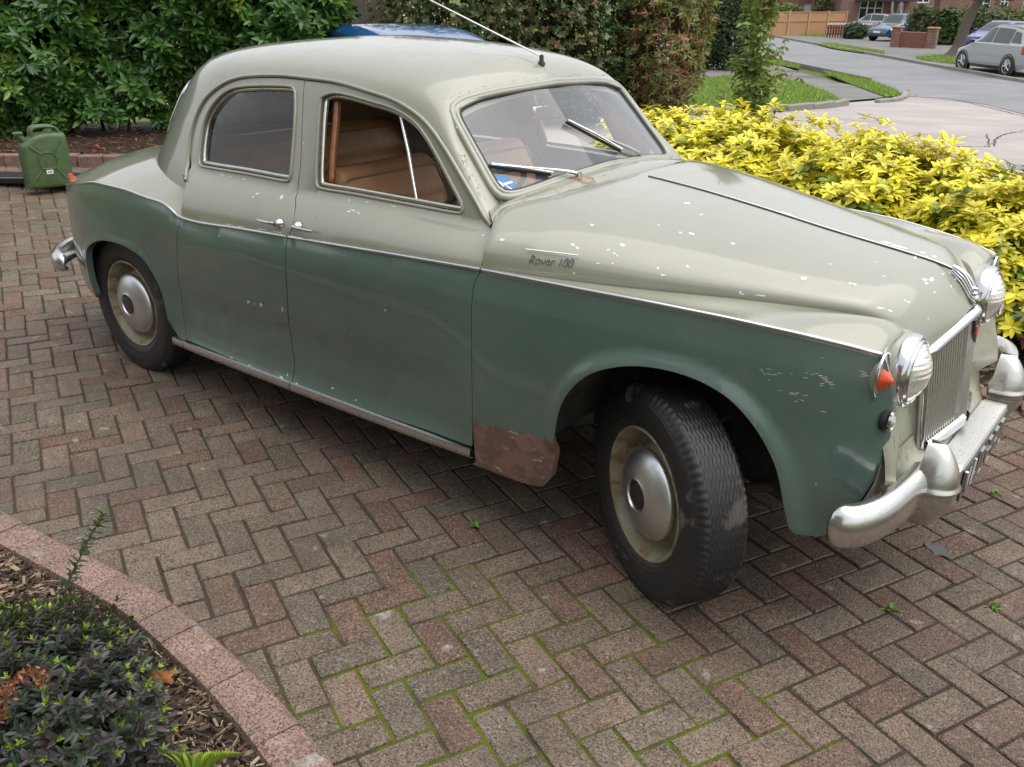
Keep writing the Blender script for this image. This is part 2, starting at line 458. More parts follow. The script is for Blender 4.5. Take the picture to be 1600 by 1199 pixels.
def leather(name, c1, c2):
    b = NB(name)
    c = b.mix(b.ramp(b.noise(7, 5), [(.3, 0.0), (.7, 1.0)]), c1, c2)
    n = b.bump(b.noise(18, 4, dist=1.2), .25, .01, b.bump(b.voro(260), .1, .001))
    return b.done(b.pbsdf(c, .5, 0, n))
MAT['leather'] = leather('tan_leather', (.50, .27, .135), (.37, .185, .085))
MAT['card'] = leather('brown_door_card', (.15, .085, .045), (.11, .06, .03))
MAT['lining'] = simple('headlining_cloth', (.42, .36, .25), .95, var=.1)
MAT['wood'] = (lambda b: b.done(b.pbsdf(b.ramp(b.noise(5, 5, .6, vec=b.mapv(b.pos(), (2, 14, 14))), [(.3, (.16, .05, .015)), (.7, (.30, .11, .03))]), .3, 0, None, .5, .5)))(NB('polished_wood'))
MAT['piping'] = simple('seat_piping', (.30, .19, .11), .6)
def glass(name, tint, haze=.0, film=(.5, .5, .5), gain=1.5):
    b = NB(name)
    fr = b.node('Fresnel'); fr.inputs['IOR'].default_value = 1.52
    tr = b.node('BsdfTransparent'); b.put(tr.inputs['Color'], tint)
    gl = b.node('BsdfGlossy'); gl.inputs['Roughness'].default_value = 0.015
    m = b.node('MixShader'); fac = b.math('MULTIPLY', fr.outputs[0], gain, clamp=True); b.put(m.inputs[0], fac)
    b.l.new(tr.outputs[0], m.inputs[1]); b.l.new(gl.outputs[0], m.inputs[2])
    if not haze: return b.done(m.outputs[0])
    df = b.node('BsdfDiffuse'); b.put(df.inputs['Color'], film)            # pale diffuse veil over the glass; on the windscreen it stands for reflected sky
    m2 = b.node('MixShader'); b.put(m2.inputs[0], b.math('MULTIPLY', b.ramp(b.noise(4, 4), [(.3, .7), (.7, 1.3)]), haze))
    b.l.new(m.outputs[0], m2.inputs[1]); b.l.new(df.outputs[0], m2.inputs[2])
    return b.done(m2.outputs[0])
MAT['glass'] = glass('side_glass', (.92, .94, .93), .012, (.5, .5, .5), 1.1)
MAT['screen'] = glass('windscreen_glass', (.92, .95, .96), .08, (.66, .72, .80), 1.7)  # bluish film colour paints the hazy sky veil on the screen
MAT['lampglass'] = (lambda b: b.done(b.pbsdf((.92, .92, .85), .08, 0, None, .6, .3, .05, trans=.72)))(NB('lamp_lens_glass'))
MAT['reflector'] = chrome('lamp_reflector', (.85, .85, .83), .08, .2)
MAT['orange'] = (lambda b: b.done(b.pbsdf((.50, .055, .006), .22, 0, b.bump(b.voro(160), .2, .002), .4, .2, .08)))(NB('orange_lamp_plastic'))
MAT['white'] = simple('white_paint', (.72, .72, .70), .5, var=.08)
MAT['flake'] = simple('bare_primer_where_paint_flaked', (.60, .60, .56), .65, var=.2, scale=90)
MAT['blackpaint'] = simple('black_enamel', (.01, .01, .01), .25, coat=.5)
MAT['blue_sticker'] = simple('blue_sticker', (.03, .17, .42), .4, var=.1)
MAT['red'] = simple('red_enamel', (.45, .02, .015), .25, coat=.5)

# ---- ground and masonry
def paver(name, attrname):
    b = NB(name)
    t = b.attr(attrname)
    p = b.pos()
    c = b.mix(1.0, t, b.ramp(b.noise(9, 4), [(.3, .80), (.7, 1.18)]), 'MULTIPLY')
    # exposed aggregate: pale and dark grit
    v = b.node('TexVoronoi'); v.inputs['Scale'].default_value = 170; b.put(v.inputs['Vector'], b.mix(.02, p, b.noisec(60)))
    r = b.sep(v.outputs['Color'])
    gm = b.math('LESS_THAN', v.outputs['Distance'], b.math('MULTIPLY', r[1], .70))
    c = b.mix(1.0, c, b.ramp(b.noise(150, 4, .7), [(.36, .38), (.64, 1.75)]), 'MULTIPLY')
    c = b.mix(b.math('MULTIPLY', gm, b.math('MULTIPLY', b.math('GREATER_THAN', r[0], .62), .55)), c, b.mix(r[2], (.34, .29, .22), (.22, .18, .14)))
    c = b.mix(b.math('MULTIPLY', gm, b.math('MULTIPLY', b.math('LESS_THAN', r[0], .26), .70)), c, (.018, .017, .016))
    # pale lichen blots
    li = b.math('MULTIPLY', b.ramp(b.noise(11, 2, .4), [(.70, 0.0), (.735, 1.0)]), b.ramp(b.noise(70, 3), [(.35, .25), (.65, .8)]))
    c = b.mix(li, c, (.34, .34, .31))
    wet = b.ramp(b.noise(1.3, 4, .6), [(.42, 0.0), (.62, 1.0)])
    c = b.mix(b.math('MULTIPLY', wet, .38), c, (.055, .040, .032))
    h = b.math('ADD', b.math('MULTIPLY', v.outputs['Distance'], -.7), b.math('MULTIPLY', b.noise(120, 4, .6), 1.0))
    n = b.bump(h, .8, .005)
    return b.done(b.pbsdf(c, b.mix(wet, (.78,) * 3, (.50,) * 3), 0, n, .4))
MAT['paver'] = paver('weathered_block_paver', 'tint')
def joint():
    b = NB('jointing_sand_with_moss')
    sx = b.noise(1.1, 3)
    q = b.sep(b.pos()); dx = b.math('MULTIPLY', b.math('SUBTRACT', q[0], .15), .62); dy = b.math('MULTIPLY', b.math('ADD', q[1], 1.35), 1.15)
    dist = b.math('SQRT', b.math('ADD', b.math('MULTIPLY', dx, dx), b.math('MULTIPLY', dy, dy)))
    near = b.ramp(b.math('ADD', dist, b.math('MULTIPLY', b.noise(1.7, 3), .9)), [(.95, 1.0), (1.5, 0.0)])                 # the damp, sunless stretch by the front wheel
    rear = b.ramp(b.math('ADD', b.math('MULTIPLY', b.math('ADD', q[0], 4.3), -.5), b.math('MULTIPLY', b.noise(1.1, 2), .6)), [(.25, 0.0), (.8, .8)])
    moss = b.math('MULTIPLY', b.math('MAXIMUM', near, rear), b.math('MULTIPLY', b.ramp(b.noise(9, 4), [(.34, 0.0), (.52, 1.0)]), b.ramp(b.noise(2.6, 3), [(.32, 0.0), (.44, 1.0)])))
    c = b.mix(moss, b.mix(b.noise(50, 3), (.030, .023, .017), (.085, .067, .050)), b.mix(b.noise(140, 3), (.042, .070, .004), (.125, .160, .010)))
    return b.done(b.pbsdf(c, .95, 0, b.bump(b.noise(260, 4), .7, .008), .2))
MAT['joint'] = joint()
def bark(name, a, c_):
    b = NB(name); c = b.mix(b.noise(40, 4), a, c_)
    return b.done(b.pbsdf(c, .85, 0, b.bump(b.noise(120, 4), .4, .004), .3))
MAT['soil'] = bark('dark_soil', (.018, .012, .009), (.045, .030, .020))
def chipmat():
    b = NB('bark_chip'); t = b.attr('tint')
    c = b.mix(1.0, t, b.ramp(b.noise(70, 4, vec=b.mapv(b.pos(), (1, 1, 3))), [(.3, .65), (.7, 1.25)]), 'MULTIPLY')
    return b.done(b.pbsdf(c, .8, 0, b.bump(b.noise(160, 4), .4, .003), .3))
MAT['chip'] = chipmat()
def leafmat(name, rough=.35, trans=.25, coat=.0, veins=0.0):
    b = NB(name); t = b.attr('tint')
    c = b.mix(1.0, t, b.ramp(b.noise(22, 3), [(.3, .82), (.7, 1.2)]), 'MULTIPLY')
    p = b.pbsdf(c, rough, 0, b.bump(b.noise(60, 3), .15, .004), .5, coat)
    tl = b.node('BsdfTranslucent'); b.put(tl.inputs['Color'], b.mix(.5, c, (.25, .30, .02)))
    m = b.node('MixShader'); m.inputs[0].default_value = trans
    b.l.new(p, m.inputs[1]); b.l.new(tl.outputs[0], m.inputs[2])
    return b.done(m.outputs[0])
MAT['leaf'] = leafmat('leaf', .42, .22)
MAT['laurel'] = leafmat('glossy_laurel_leaf', .27, .12)
MAT['yleaf'] = leafmat('yellow_leaf', .45, .25)
MAT['twig'] = bark('twig_bark', (.055, .040, .028), (.11, .085, .06))
MAT['trunk'] = bark('grey_trunk_bark', (.075, .062, .05), (.16, .135, .11))
def asphalt(name, a, c_, sc=90):
    b = NB(name)
    c = b.mix(b.noise(sc, 4), a, c_); c = b.mix(1.0, c, b.ramp(b.noise(.6, 5, .65), [(.3, .80), (.7, 1.12)]), 'MULTIPLY')
    c = b.mix(b.math('MULTIPLY', b.ramp(b.noise(1.4, 5, .6, vec=b.mapv(b.pos(), (.5, 2.0, 1), (0, 0, .9))), [(.56, 0.0), (.66, 1.0)]), .22), c, (.09, .085, .08))
    return b.done(b.pbsdf(c, .8, 0, b.bump(b.noise(220, 4), .3, .004), .35))
MAT['road'] = asphalt('grey_asphalt', (.165, .172, .183), (.23, .235, .245))
MAT['path'] = asphalt('footway_asphalt', (.125, .122, .118), (.20, .195, .185), 60)
MAT['apron'] = asphalt('worn_concrete', (.31, .28, .265), (.39, .355, .335), 30)
MAT['kerb'] = asphalt('kerb_concrete', (.20, .19, .175), (.29, .275, .25), 40)
MAT['lawn'] = (lambda b: b.done(b.pbsdf(b.mix(b.noise(3, 4), (.070, .095, .025), (.11, .13, .04)), .9, 0, b.bump(b.noise(90, 3), .5, .02), .2)))(NB('lawn_soil'))
def brickmat(name, a, c_):
    b = NB(name)
    t = b.node('TexBrick'); t.inputs['Scale'].default_value = 1.0
    for k, v in (('Color1', a), ('Color2', c_), ('Mortar', (.30, .27, .23))): t.inputs[k].default_value = (*v, 1)
    t.inputs['Mortar Size'].default_value = .008; t.inputs['Brick Width'].default_value = .225; t.inputs['Row Height'].default_value = .075
    s = b.sep(b.pos()); cmb = b.node('CombineXYZ'); b.put(cmb.inputs[0], b.math('ADD', s[0], b.math('MULTIPLY', s[1], .7))); b.put(cmb.inputs[1], s[2])
    b.put(t.inputs['Vector'], cmb.outputs[0])
    c = b.mix(1.0, t.outputs['Color'], b.ramp(b.noise(4, 4), [(.3, .8), (.7, 1.2)]), 'MULTIPLY')
    return b.done(b.pbsdf(c, .85, 0, b.bump(t.outputs['Fac'], -.3, .005)))
MAT['brickwall'] = brickmat('red_brickwork', (.21, .088, .058), (.16, .068, .05))
MAT['brick'] = simple('red_brick', (.24, .10, .065), .85, var=.35, scale=9, bump=.3)
MAT['tile'] = simple('brown_roof_tile', (.11, .062, .045), .8, var=.3, scale=3)
MAT['upvc'] = simple('white_window_frame', (.78, .78, .77), .35, var=.05)
MAT['pane'] = (lambda b: b.done(b.pbsdf((.025, .03, .035), .05, 0, None, .8)))(NB('dark_window_pane'))
def woodmat(name, a, c_):
    b = NB(name); c = b.ramp(b.noise(3, 5, .6, vec=b.mapv(b.pos(), (9, 9, .8))), [(.3, a), (.7, c_)])
    return b.done(b.pbsdf(c, .75, 0, b.bump(b.noise(40, 3), .2, .004)))
MAT['newwood'] = woodmat('new_timber', (.36, .185, .09), (.47, .27, .14))
MAT['oldwood'] = woodmat('weathered_timber', (.085, .065, .055), (.16, .125, .11))
MAT['maroon'] = simple('maroon_painted_timber', (.10, .022, .018), .55, var=.25)
def carpaint(name, col, flake=0.0): 
    b = NB(name); return b.done(b.pbsdf(col, .32, flake, None, .5, 1.0, .04))
MAT['c_blue'] = carpaint('bright_blue_car_paint', (.010, .10, .30), .3)
MAT['c_teal'] = carpaint('dark_teal_car_paint', (.015, .075, .13), .3)
MAT['c_navy'] = carpaint('royal_blue_car_paint', (.012, .035, .20), .3)
MAT['c_grey'] = carpaint('mid_grey_car_paint', (.36, .39, .40), .05)
MAT['c_silver'] = carpaint('silver_car_paint', (.42, .43, .44), .4)
MAT['c_black'] = carpaint('black_car_trim', (.012, .012, .013))
MAT['carglass'] = (lambda b: b.done(b.pbsdf((.03, .04, .045), .04, 0, None, .9)))(NB('tinted_car_glass'))
MAT['redlamp'] = simple('red_lamp_plastic', (.55, .02, .015), .2, coat=.6, var=.05)
MAT['cangreen'] = simple('olive_green_can_paint', (.062, .105, .040), .5, var=.18, scale=20)
MAT['blackplastic'] = simple('black_plastic', (.014, .015, .017), .45, var=.3)
MAT['cladding'] = simple('brown_weatherboard', (.20, .165, .145), .7, var=.15)
MAT['sign'] = simple('white_sign_face', (.75, .75, .74), .5, var=.05)
MAT['water'] = (lambda b: b.done(b.pbsdf((.05, .045, .04), .02, 0, None, .5)))(NB('puddle_water'))
def tinted(o, cols):
    """per-face colour attribute"""
    me = o.data; at = me.color_attributes.new('tint', 'FLOAT_COLOR', 'CORNER')
    tot = np.array([p.loop_total for p in me.polygons]); C = np.repeat(np.asarray(cols, float), tot, axis=0)
    at.data.foreach_set('color', np.c_[C, np.ones(len(C))].astype(np.float32).ravel()); return o

# =================================================================== THE SALOON CAR
car = thing('classic_saloon_car', 'weathered two-tone green and sage cream vintage saloon parked on the block paving', 'car')
IN = (-1.3, 0, .8)
# ---- plan of the body (half width along its length); p runs along the plan curve and equals x amidships
_pf = [(.668, .52), (.662, .56), (.645, .592), (.61, .623), (.55, .653), (.45, .690), (.30, .733), (.10, .773), (-.15, .799), (-.6, .819), (-1.2, .828), (-1.8, .829), (-2.3, .825)]
_a = np.linspace(0, PI / 2, 40)[1:]
_tail = np.stack([-2.3 - 1.33 * np.sin(_a) ** (2 / 4.0), .825 * np.cos(_a) ** (2 / 3.2)], 1)
_plan = np.vstack([crv(_pf, 80), resample(_tail, 80)])
_s = np.r_[0, np.cumsum(np.linalg.norm(np.diff(_plan, axis=0), axis=1))]
_s0 = np.interp(1.5, -_plan[:, 0], _s)
PLp = -(_s - _s0) - 1.5                              # decreasing from nose to tail
def p_of_x(x): return np.interp(-np.asarray(x), -_plan[:, 0], PLp)
def plan_xw(p):
    q = -np.asarray(p); return np.interp(q, -PLp, _plan[:, 0]), np.interp(q, -PLp, _plan[:, 1])
def W_of_x(x): return np.interp(-np.asarray(x), -_plan[:, 0], _plan[:, 1])
PEND = PLp[-1]
# ---- moulding line, traced
_mp = [(125, 286), (155, 286), (192, 295), (225, 307), (255, 317), (270, 329), (281, 339), (300, 345), (370, 356.5), (450, 370), (530, 383.5), (640, 402), (760, 423), (900, 450.5), (1000, 469.5), (1100, 489.5), (1250, 522), (1330, 541), (1381, 554)]
_ml = []
for u, v in _mp:
    y = -.8
    for _ in range(60):
        P = at_y(u, v, y); y = .5 * y + .5 * (-W_of_x(P[0]) * (1 - .018 / .82))
    _ml.append((P[0], P[2]))
_ml = np.array(sorted(_ml)); _mx = np.r_[-3.62, -3.4, _ml[:, 0], .70]; _mz = np.r_[.79, .83, _ml[:, 1], _ml[-1, 1] - .01]
_keep = np.r_[True, np.diff(_mx) > 1e-4]; _mx, _mz = _mx[_keep], _mz[_keep]
def ZM(x): return tab(_mx, _mz, x)
# ---- greenhouse profile: half width, tail end and height
_gz = [.95, 1.02, 1.10, 1.22, 1.33, 1.42, 1.475, 1.515, 1.542, 1.558, 1.563]
_gw = [.745, .727, .703, .664, .626, .590, .540, .450, .320, .160, 0]
_gx = [-3.03, -2.98, -2.92, -2.84, -2.755, -2.65, -2.52, -2.31, -2.05, -1.84, -1.70]
XC = -1.70
def g_w(z): return tab(_gz[:7], _gw[:7], z)
def g_x(z): return tab(_gz[:7], _gx[:7], z)
def Wg(x, z):
    x = np.asarray(x, float); w = g_w(z) * (1 - .075 * sstep(-1.6, -.6, x))
    q = np.clip((XC - x) / (XC - g_x(z)), 0, 1)
    return w * (1 - q ** 2.9) ** (1 / 2.6)
_ty = [0, .08, .2, .35, .55, .75, .86, .94, 1]
_tdoor = [.010, .030, .052, .048, .022, .005, 0, .005, .018]
_twing = [.050, .036, .022, .010, .003, 0, .002, .010, .018]
_trear = [.060, .040, .020, .006, 0, .001, .004, .009, .018]
ARCH = {}
def S_of(x, z, W=None):
    x = np.asarray(x, float); z = np.asarray(z, float)
    W = W_of_x(x) if W is None else W
    zm = ZM(x); t = np.clip((z - .22) / (zm - .22), 0, 1)
    wf = sstep(-.85, -.5, x); wr = 1 - sstep(-2.5, -2.2, x)
    d = tab(_ty, _tdoor, t) * (1 - wf - wr) + tab(_ty, _twing, t) * wf + tab(_ty, _trear, t) * wr
    low = W * (1 - d / .82)
    for k, (poly, h, w) in ARCH.items():
        dd = segdist(np.stack([x.ravel(), z.ravel()], 1), poly, False).reshape(x.shape)
        low = low + h * sstep(0, 1, 1 - dd / w)
    Sm = W * (1 - .018 / .82); zb = 1.05; Sb = Wg(x, np.full_like(x, zb))
    r = np.clip((z - zm) / (zb - zm), 0, 1); mid = Sm + (Sb - Sm) * r ** 2.1
    return np.where(z <= zm, low, np.where(z < zb, mid, Wg(x, z)))
def side_fn(sgn, off=0.0):
    def f(uv):
        uv = np.asarray(uv, float); x, W = plan_xw(uv[:, 0])
        return np.stack([x, sgn * (S_of(x, uv[:, 1], W) - off), uv[:, 1]], 1)
    return f
def pix(u, v):
    """where a photo pixel meets the car's right flank: (p, z)"""
    ys = np.linspace(-.98, -.12, 430); d = ray(u, v)
    P = CAM_C + d[None] * ((ys - CAM_C[1]) / d[1])[:, None]
    g = -ys - S_of(P[:, 0], P[:, 2]); i = np.where((g[:-1] > 0) & (g[1:] <= 0))[0]
    if len(i) == 0: i = [int(np.argmin(np.abs(g)))]; Q = P[i[0]]
    else: k = i[0]; t = g[k] / (g[k] - g[k + 1]); Q = P[k] + t * (P[k + 1] - P[k])
    return np.array([float(p_of_x(Q[0])), Q[2]])
def pixl(L): return np.array([pix(u, v) for u, v in L])
_fa = [(865, 690), (874, 641), (895, 606), (930, 582), (982, 573), (1035, 578), (1087, 594), (1133, 620), (1168, 655), (1196, 697), (1214, 740), (1224, 792), (1231, 824)]
_ra = [(264, 500), (255, 460), (240, 427), (222, 402), (200, 387), (180, 379), (160, 376), (145, 381), (137, 391)]
F_ARCH = pixl(_fa); R_ARCH = pixl(_ra)
ARCH['front'] = (crv(F_ARCH, 40), .020, .058)
R_ARCH = np.vstack([R_ARCH, [(R_ARCH[-1][0] - .035, .52), (R_ARCH[-1][0] - .055, .43), (R_ARCH[-1][0] - .06, .325)]])
ARCH['rear'] = (crv(R_ARCH, 40), .006, .04)
F_ARCH = pixl(_fa)
gapA = [(777, 359), (770, 380), (764, 407), (754, 422), (742, 442), (737, 480), (737, 555), (738, 630), (738, 690), (737, 699)]
gapB = [(477, 124.5), (470, 247), (465.5, 297), (461, 325), (458, 352), (451, 369), (447, 382), (446, 412), (449, 470), (454, 525), (460, 567), (459, 585), (455, 600)]
gapC = [(477, 124.5), (430, 120.5), (380, 122.5), (350, 132), (325, 152), (310, 177), (301, 205), (296.5, 235), (293, 272), (288, 297), (283, 337), (277, 367), (277, 415), (281, 452), (287, 495), (290, 525), (291, 532)]
topF = [(477, 124.5), (530, 132), (580, 147), (617, 160), (650, 180), (672, 202), (695, 235), (717, 272), (742, 315), (757, 342), (770, 356), (777, 359)]
winR = [(312, 250), (314, 222), (320, 190), (332, 165), (350, 146), (370, 137), (405, 134), (450, 135), (460, 139), (462, 150), (461, 195), (455, 270), (452, 280), (444, 283), (380, 271), (320, 261), (313, 258)]
winF = [(496, 235), (501, 162), (507, 150), (530, 146), (580, 159), (617, 171), (647, 190), (667, 215), (687, 250), (705, 285), (722, 318), (722, 330), (712, 333), (630, 318), (555, 304), (503, 295), (495, 287)]
A_, B_, C_, T_ = (crv(pixl(L), 60) for L in (gapA, gapB, gapC, topF))
WR, WF = (crv(pixl(L), 90, closed=True) for L in (winR, winF))
zs = .285                                                   # foot of the doors, above the sill strip
def bottom(p0, p1, z0, z1, n=24): return np.stack([np.linspace(p0, p1, n), np.linspace(z0, z1, n)], 1)
def flankcut(x0=None): pass
mould_p = lambda p0, p1, n: (lambda q: np.stack([q, ZM(plan_xw(q)[0])], 1))(np.linspace(p0, p1, n))
G2 = .0034
# door outlines in flank coordinates
front_door_o = np.vstack([T_[:-1], A_[:-1], bottom(A_[-1][0], B_[-1][0], A_[-1][1], B_[-1][1])[:-1], B_[::-1][:-1]])
rear_door_o = np.vstack([B_[:-1], bottom(B_[-1][0], C_[-1][0], B_[-1][1], C_[-1][1])[:-1], C_[::-1][:-1]])
# two-tone: every flank panel is cut along the moulding into a cream and a green part
def split(poly, above):
    q = []
    P = dens(poly, .012); h = P[:, 1] - ZM(plan_xw(P[:, 0])[0]); s = 1 if above else -1
    n = len(P); out = []
    for i in range(n):
        j = (i + 1) % n
        if s * h[i] >= 0: out.append(P[i])
        if h[i] * h[j] < 0:
            t = h[i] / (h[i] - h[j]); out.append(P[i] + t * (P[j] - P[i]))
    out = np.array(out)
    # replace the straight closing edge by the moulding line itself
    hh = np.abs(out[:, 1] - ZM(plan_xw(out[:, 0])[0])) < 1e-6
    k = [i for i in range(len(out)) if hh[i]]
    if len(k) >= 2:
        res = []
        for i in range(len(out)):
            j = (i + 1) % len(out); res.append(out[i])
            if hh[i] and hh[j] and abs(out[i][0] - out[j][0]) > .03:
                m = mould_p(out[i][0], out[j][0], int(abs(out[i][0] - out[j][0]) / .015) + 2)[1:-1]; res += list(m)
        out = np.array(res)
    return out
for sgn in (-1, 1):
    fn = side_fn(sgn); R_ = sgn < 0
    def door(name, outl, win, lab):
        o = inset(dens(outl, .012), G2)
        d = panel(name, fn, split(o, True), [win], MAT['cream'], car, .028, IN, .02, hole_depth=.026)
        lo = panel('lower_skin', fn, split(o, False), [], MAT['green'], d, .032, IN, .02)
        return d
    dF = door('front_door', front_door_o, WF, ''); dR = door('rear_door', rear_door_o, WR, '')
    # window trims, weather strips, glass
    for d, win in ((dF, WF), (dR, WR)):
        q = fn(win); n = fnormals(fn, win); n *= np.sign(np.median(n[:, 1]) * sgn)
        m = MB().tube(q + n * .0015, .0062, 8, closed=True); m.build('window_trim', MAT['cream'], d, 60)
        q2 = side_fn(sgn, .016)(inset(win, .012)); m = MB().tube(q2, .009, 8, closed=True); m.build('window_seal', MAT['overrider'], d, 60)
    gl = side_fn(sgn, .020)
    panel('window_pane', gl, inset(WR, .008), [], MAT['glass'], dR, .05, IN, rim=False)
    # the drop glass of the front door is wound down; the fixed pane by the screen pillar stays
    cut = np.array([pix(620, 150), pix(619, 178), pix(632, 240), pix(646, 322), pix(648, 340)])
    fx = inset(WF, .008); keep = fx[(fx[:, 0] - np.interp(fx[:, 1], cut[::-1, 1], cut[::-1, 0])) > 0]
    i0 = int(np.argmax(np.linalg.norm(np.diff(np.vstack([keep, keep[:1]]), axis=0), axis=1))); keep = np.roll(keep, -i0 - 1, 0)
    panel('quarter_light', gl, keep, [], MAT['glass'], dF, .05, IN, rim=False)
    q = gl(np.stack([np.interp(np.linspace(keep[0][1], keep[-1][1], 12), cut[::-1, 1], cut[::-1, 0]), np.linspace(keep[0][1], keep[-1][1], 12)], 1))
    MB().tube(q, .0065, 8).build('glass_channel', MAT['chrome'], dF, 60)
    # polished wood capping along the back edge of the front window
    wc = pixl([(513, 152), (511, 180), (508, 215), (505, 250), (503, 290)]); V, F = tube(side_fn(sgn, .046)(resample(wc, 14)), .014, 6, flat=1.0); mesh('wood_capping', V, F, MAT['wood'], dF, smooth=True)
    # front wing
    rustline = pixl([(738, 657), (748, 661), (760, 668), (772, 664), (786, 672), (800, 671), (812, 680), (826, 676), (838, 685), (850, 683), (864, 690)])
    fe = pixl([(1231, 824), (1245, 836), (1280, 839), (1308, 828), (1340, 800)])
    nose = np.array([(p_of_x(.612), fe[-1][1] + .02), (p_of_x(.632), .53), (p_of_x(.648), .60), (p_of_x(.652), .70), (p_of_x(.640), .80), (p_of_x(.622), .87), (p_of_x(.604), float(ZM(.604)))])
    nose = crv(np.vstack([fe[-1:], nose]), 40)
    kA = A_[(A_[:, 1] < float(ZM(-.55)) - .001) & (A_[:, 1] > rustline[0][1] + .006)]
    wing_o = np.vstack([mould_p(nose[-1][0], kA[0][0], 80), kA, crv(rustline, 60)[1:], crv(F_ARCH, 70)[1:], crv(fe, 16)[1:], nose[1:-1]])
    w = panel('front_wing', fn, inset(dens(wing_o, .012), .0018), [], MAT['green'], car, .017, IN, .010)
    po = np.vstack([crv(rustline, 60), pixl([(867, 712), (860, 748), (848, 761), (826, 758), (780, 742), (738, 726)]), bottom(rustline[0][0], rustline[0][0], .255, rustline[0][1] - .01, 6)])
    pt = panel('wing_foot', fn, inset(dens(po, .012), .001), [], MAT['primer'], car, .03, IN, .03)
    pt['label'] = 'pink primed wing foot with flaking paint behind the front wheel'
    # rear wing and tail
    rt = np.vstack([[(C_[-1][0], C_[-1][1])]])
    kC = C_[C_[:, 1] < float(ZM(-2.22)) - .002]
    tailz = lambda p: .33 + .20 * sstep(R_ARCH[-1][0] - .02, R_ARCH[-1][0] - .30, p)
    pb = np.linspace(R_ARCH[-1][0] - .012, PEND, 30)
    rear_o = np.vstack([kC, [(C_[-1][0] - .015, .285), (R_ARCH[0][0] + .045, .29), (R_ARCH[0][0] + .012, .33)], crv(R_ARCH, 60), np.stack([pb, .315 + .17 * (1 - sstep(R_ARCH[-1][0] - .45, R_ARCH[-1][0] - .03, pb))], 1), mould_p(PEND, kC[0][0], 90)[1:-1]])
    panel('rear_wing', fn, inset(dens(rear_o, .014), .0018), [], MAT['green'], car, .032, IN, .03)
    # waist moulding: a polished half-round on every panel's top edge
    for p0, p1 in ((nose[-1][0] - .004, A_[np.argmin(abs(A_[:, 1] - ZM(-.55)))][0] + .003), (A_[np.argmin(abs(A_[:, 1] - ZM(-.55)))][0] - .004, B_[np.argmin(abs(B_[:, 1] - ZM(-1.5)))][0] + .003), (B_[np.argmin(abs(B_[:, 1] - ZM(-1.5)))][0] - .004, C_[np.argmin(abs(C_[:, 1] - ZM(-2.2)))][0] + .002), (C_[np.argmin(abs(C_[:, 1] - ZM(-2.2)))][0] - .002, PEND)):
        q = fn(mould_p(p0, p1, max(12, int(abs(p1 - p0) / .02)))); q[:, 1] += sgn * .002
        MB().tube(q, .0062, 8, flat=1.0).build('waist_moulding', MAT['chrome'], car, 60)
    # sill strip in three lengths
    for p0, p1 in ((-2.40, C_[-1][0] - .012), (C_[-1][0] - .010, B_[-1][0] - .002), (B_[-1][0] + .002, A_[-1][0] - .004)):
        pp = np.linspace(p0, p1, 30); f_ = (pp - C_[-1][0]) / (A_[-1][0] - C_[-1][0]); zt = C_[-1][1] + f_ * (A_[-1][1] - C_[-1][1]) - .006
        x, W = plan_xw(pp); ys = S_of(x, np.full_like(x, .275), W)
        rows = [np.stack([x, sgn * (ys - .012), zt], 1), np.stack([x, sgn * (ys + .004), zt - .003], 1), np.stack([x, sgn * (ys + .008), zt - .016], 1), np.stack([x, sgn * (ys + .006), zt - .034], 1), np.stack([x, sgn * (ys - .004), zt - .041], 1), np.stack([x, sgn * (ys - .03), zt - .043], 1)]
        V, F = grid(np.array(rows)); o = mesh('sill_strip', V, F if sgn > 0 else [f[::-1] for f in F], MAT['alu'], car); autosmooth(o, 50)
    # door cards behind the skins
    for d, outl in ((dF, front_door_o), (dR, rear_door_o)):
        o = dens(outl, .02); o = o[(o[:, 1] < 1.035)]
        panel('door_card', side_fn(sgn, .055), inset(o, .01), [], MAT['card'], d, .07, IN, rim=False)
        bo = dens(outl, .02); hole = [inset(WF if d is dF else WR, -.012)]
        panel('inner_frame', side_fn(sgn, .028), inset(bo, -.016), hole, MAT['dark'], d, .06, IN, rim=False)
    # door handles: boss, lever and keyed button
    for d, c, dx in ((dR, (437, 348.5), -1), (dF, (466, 353), 1)):
        pz = pix(*c); base = fn(np.array([pz]))[0]; base[1] += sgn * .004
        m = MB()
        m.lathe([(0, .016), (.006, .016), (.010, .013), (.012, .006), (.0165, .001), (.017, -.004)], 20, mat=([[1.25, 0, 0], [0, 0, sgn], [0, 1, 0]], base))
        L = [base + np.array([0, sgn * .018, 0]), base + np.array([dx * .03, sgn * .024, .001]), base + np.array([dx * .075, sgn * .022, -.001]), base + np.array([dx * .105, sgn * .017, .000])]
        V, F = tube(crv(L, 14), np.interp(np.linspace(0, 1, 14), [0, .3, .8, 1], [.009, .0065, .0065, .004]), 10); m.add(V, F)
        m.add(*tube([base, base + np.array([0, sgn * .02, 0])], .010, 12))
        m.build('door_handle', MAT['chrome'], d, 50)
    # hinge finger at the back of the rear door
    MB().box(fn(np.array([pix(290.5, 279)]))[0] + np.array([0, sgn * .004, 0]), (.012, .008, .03)).build('check_link', MAT['chrome'], dR)

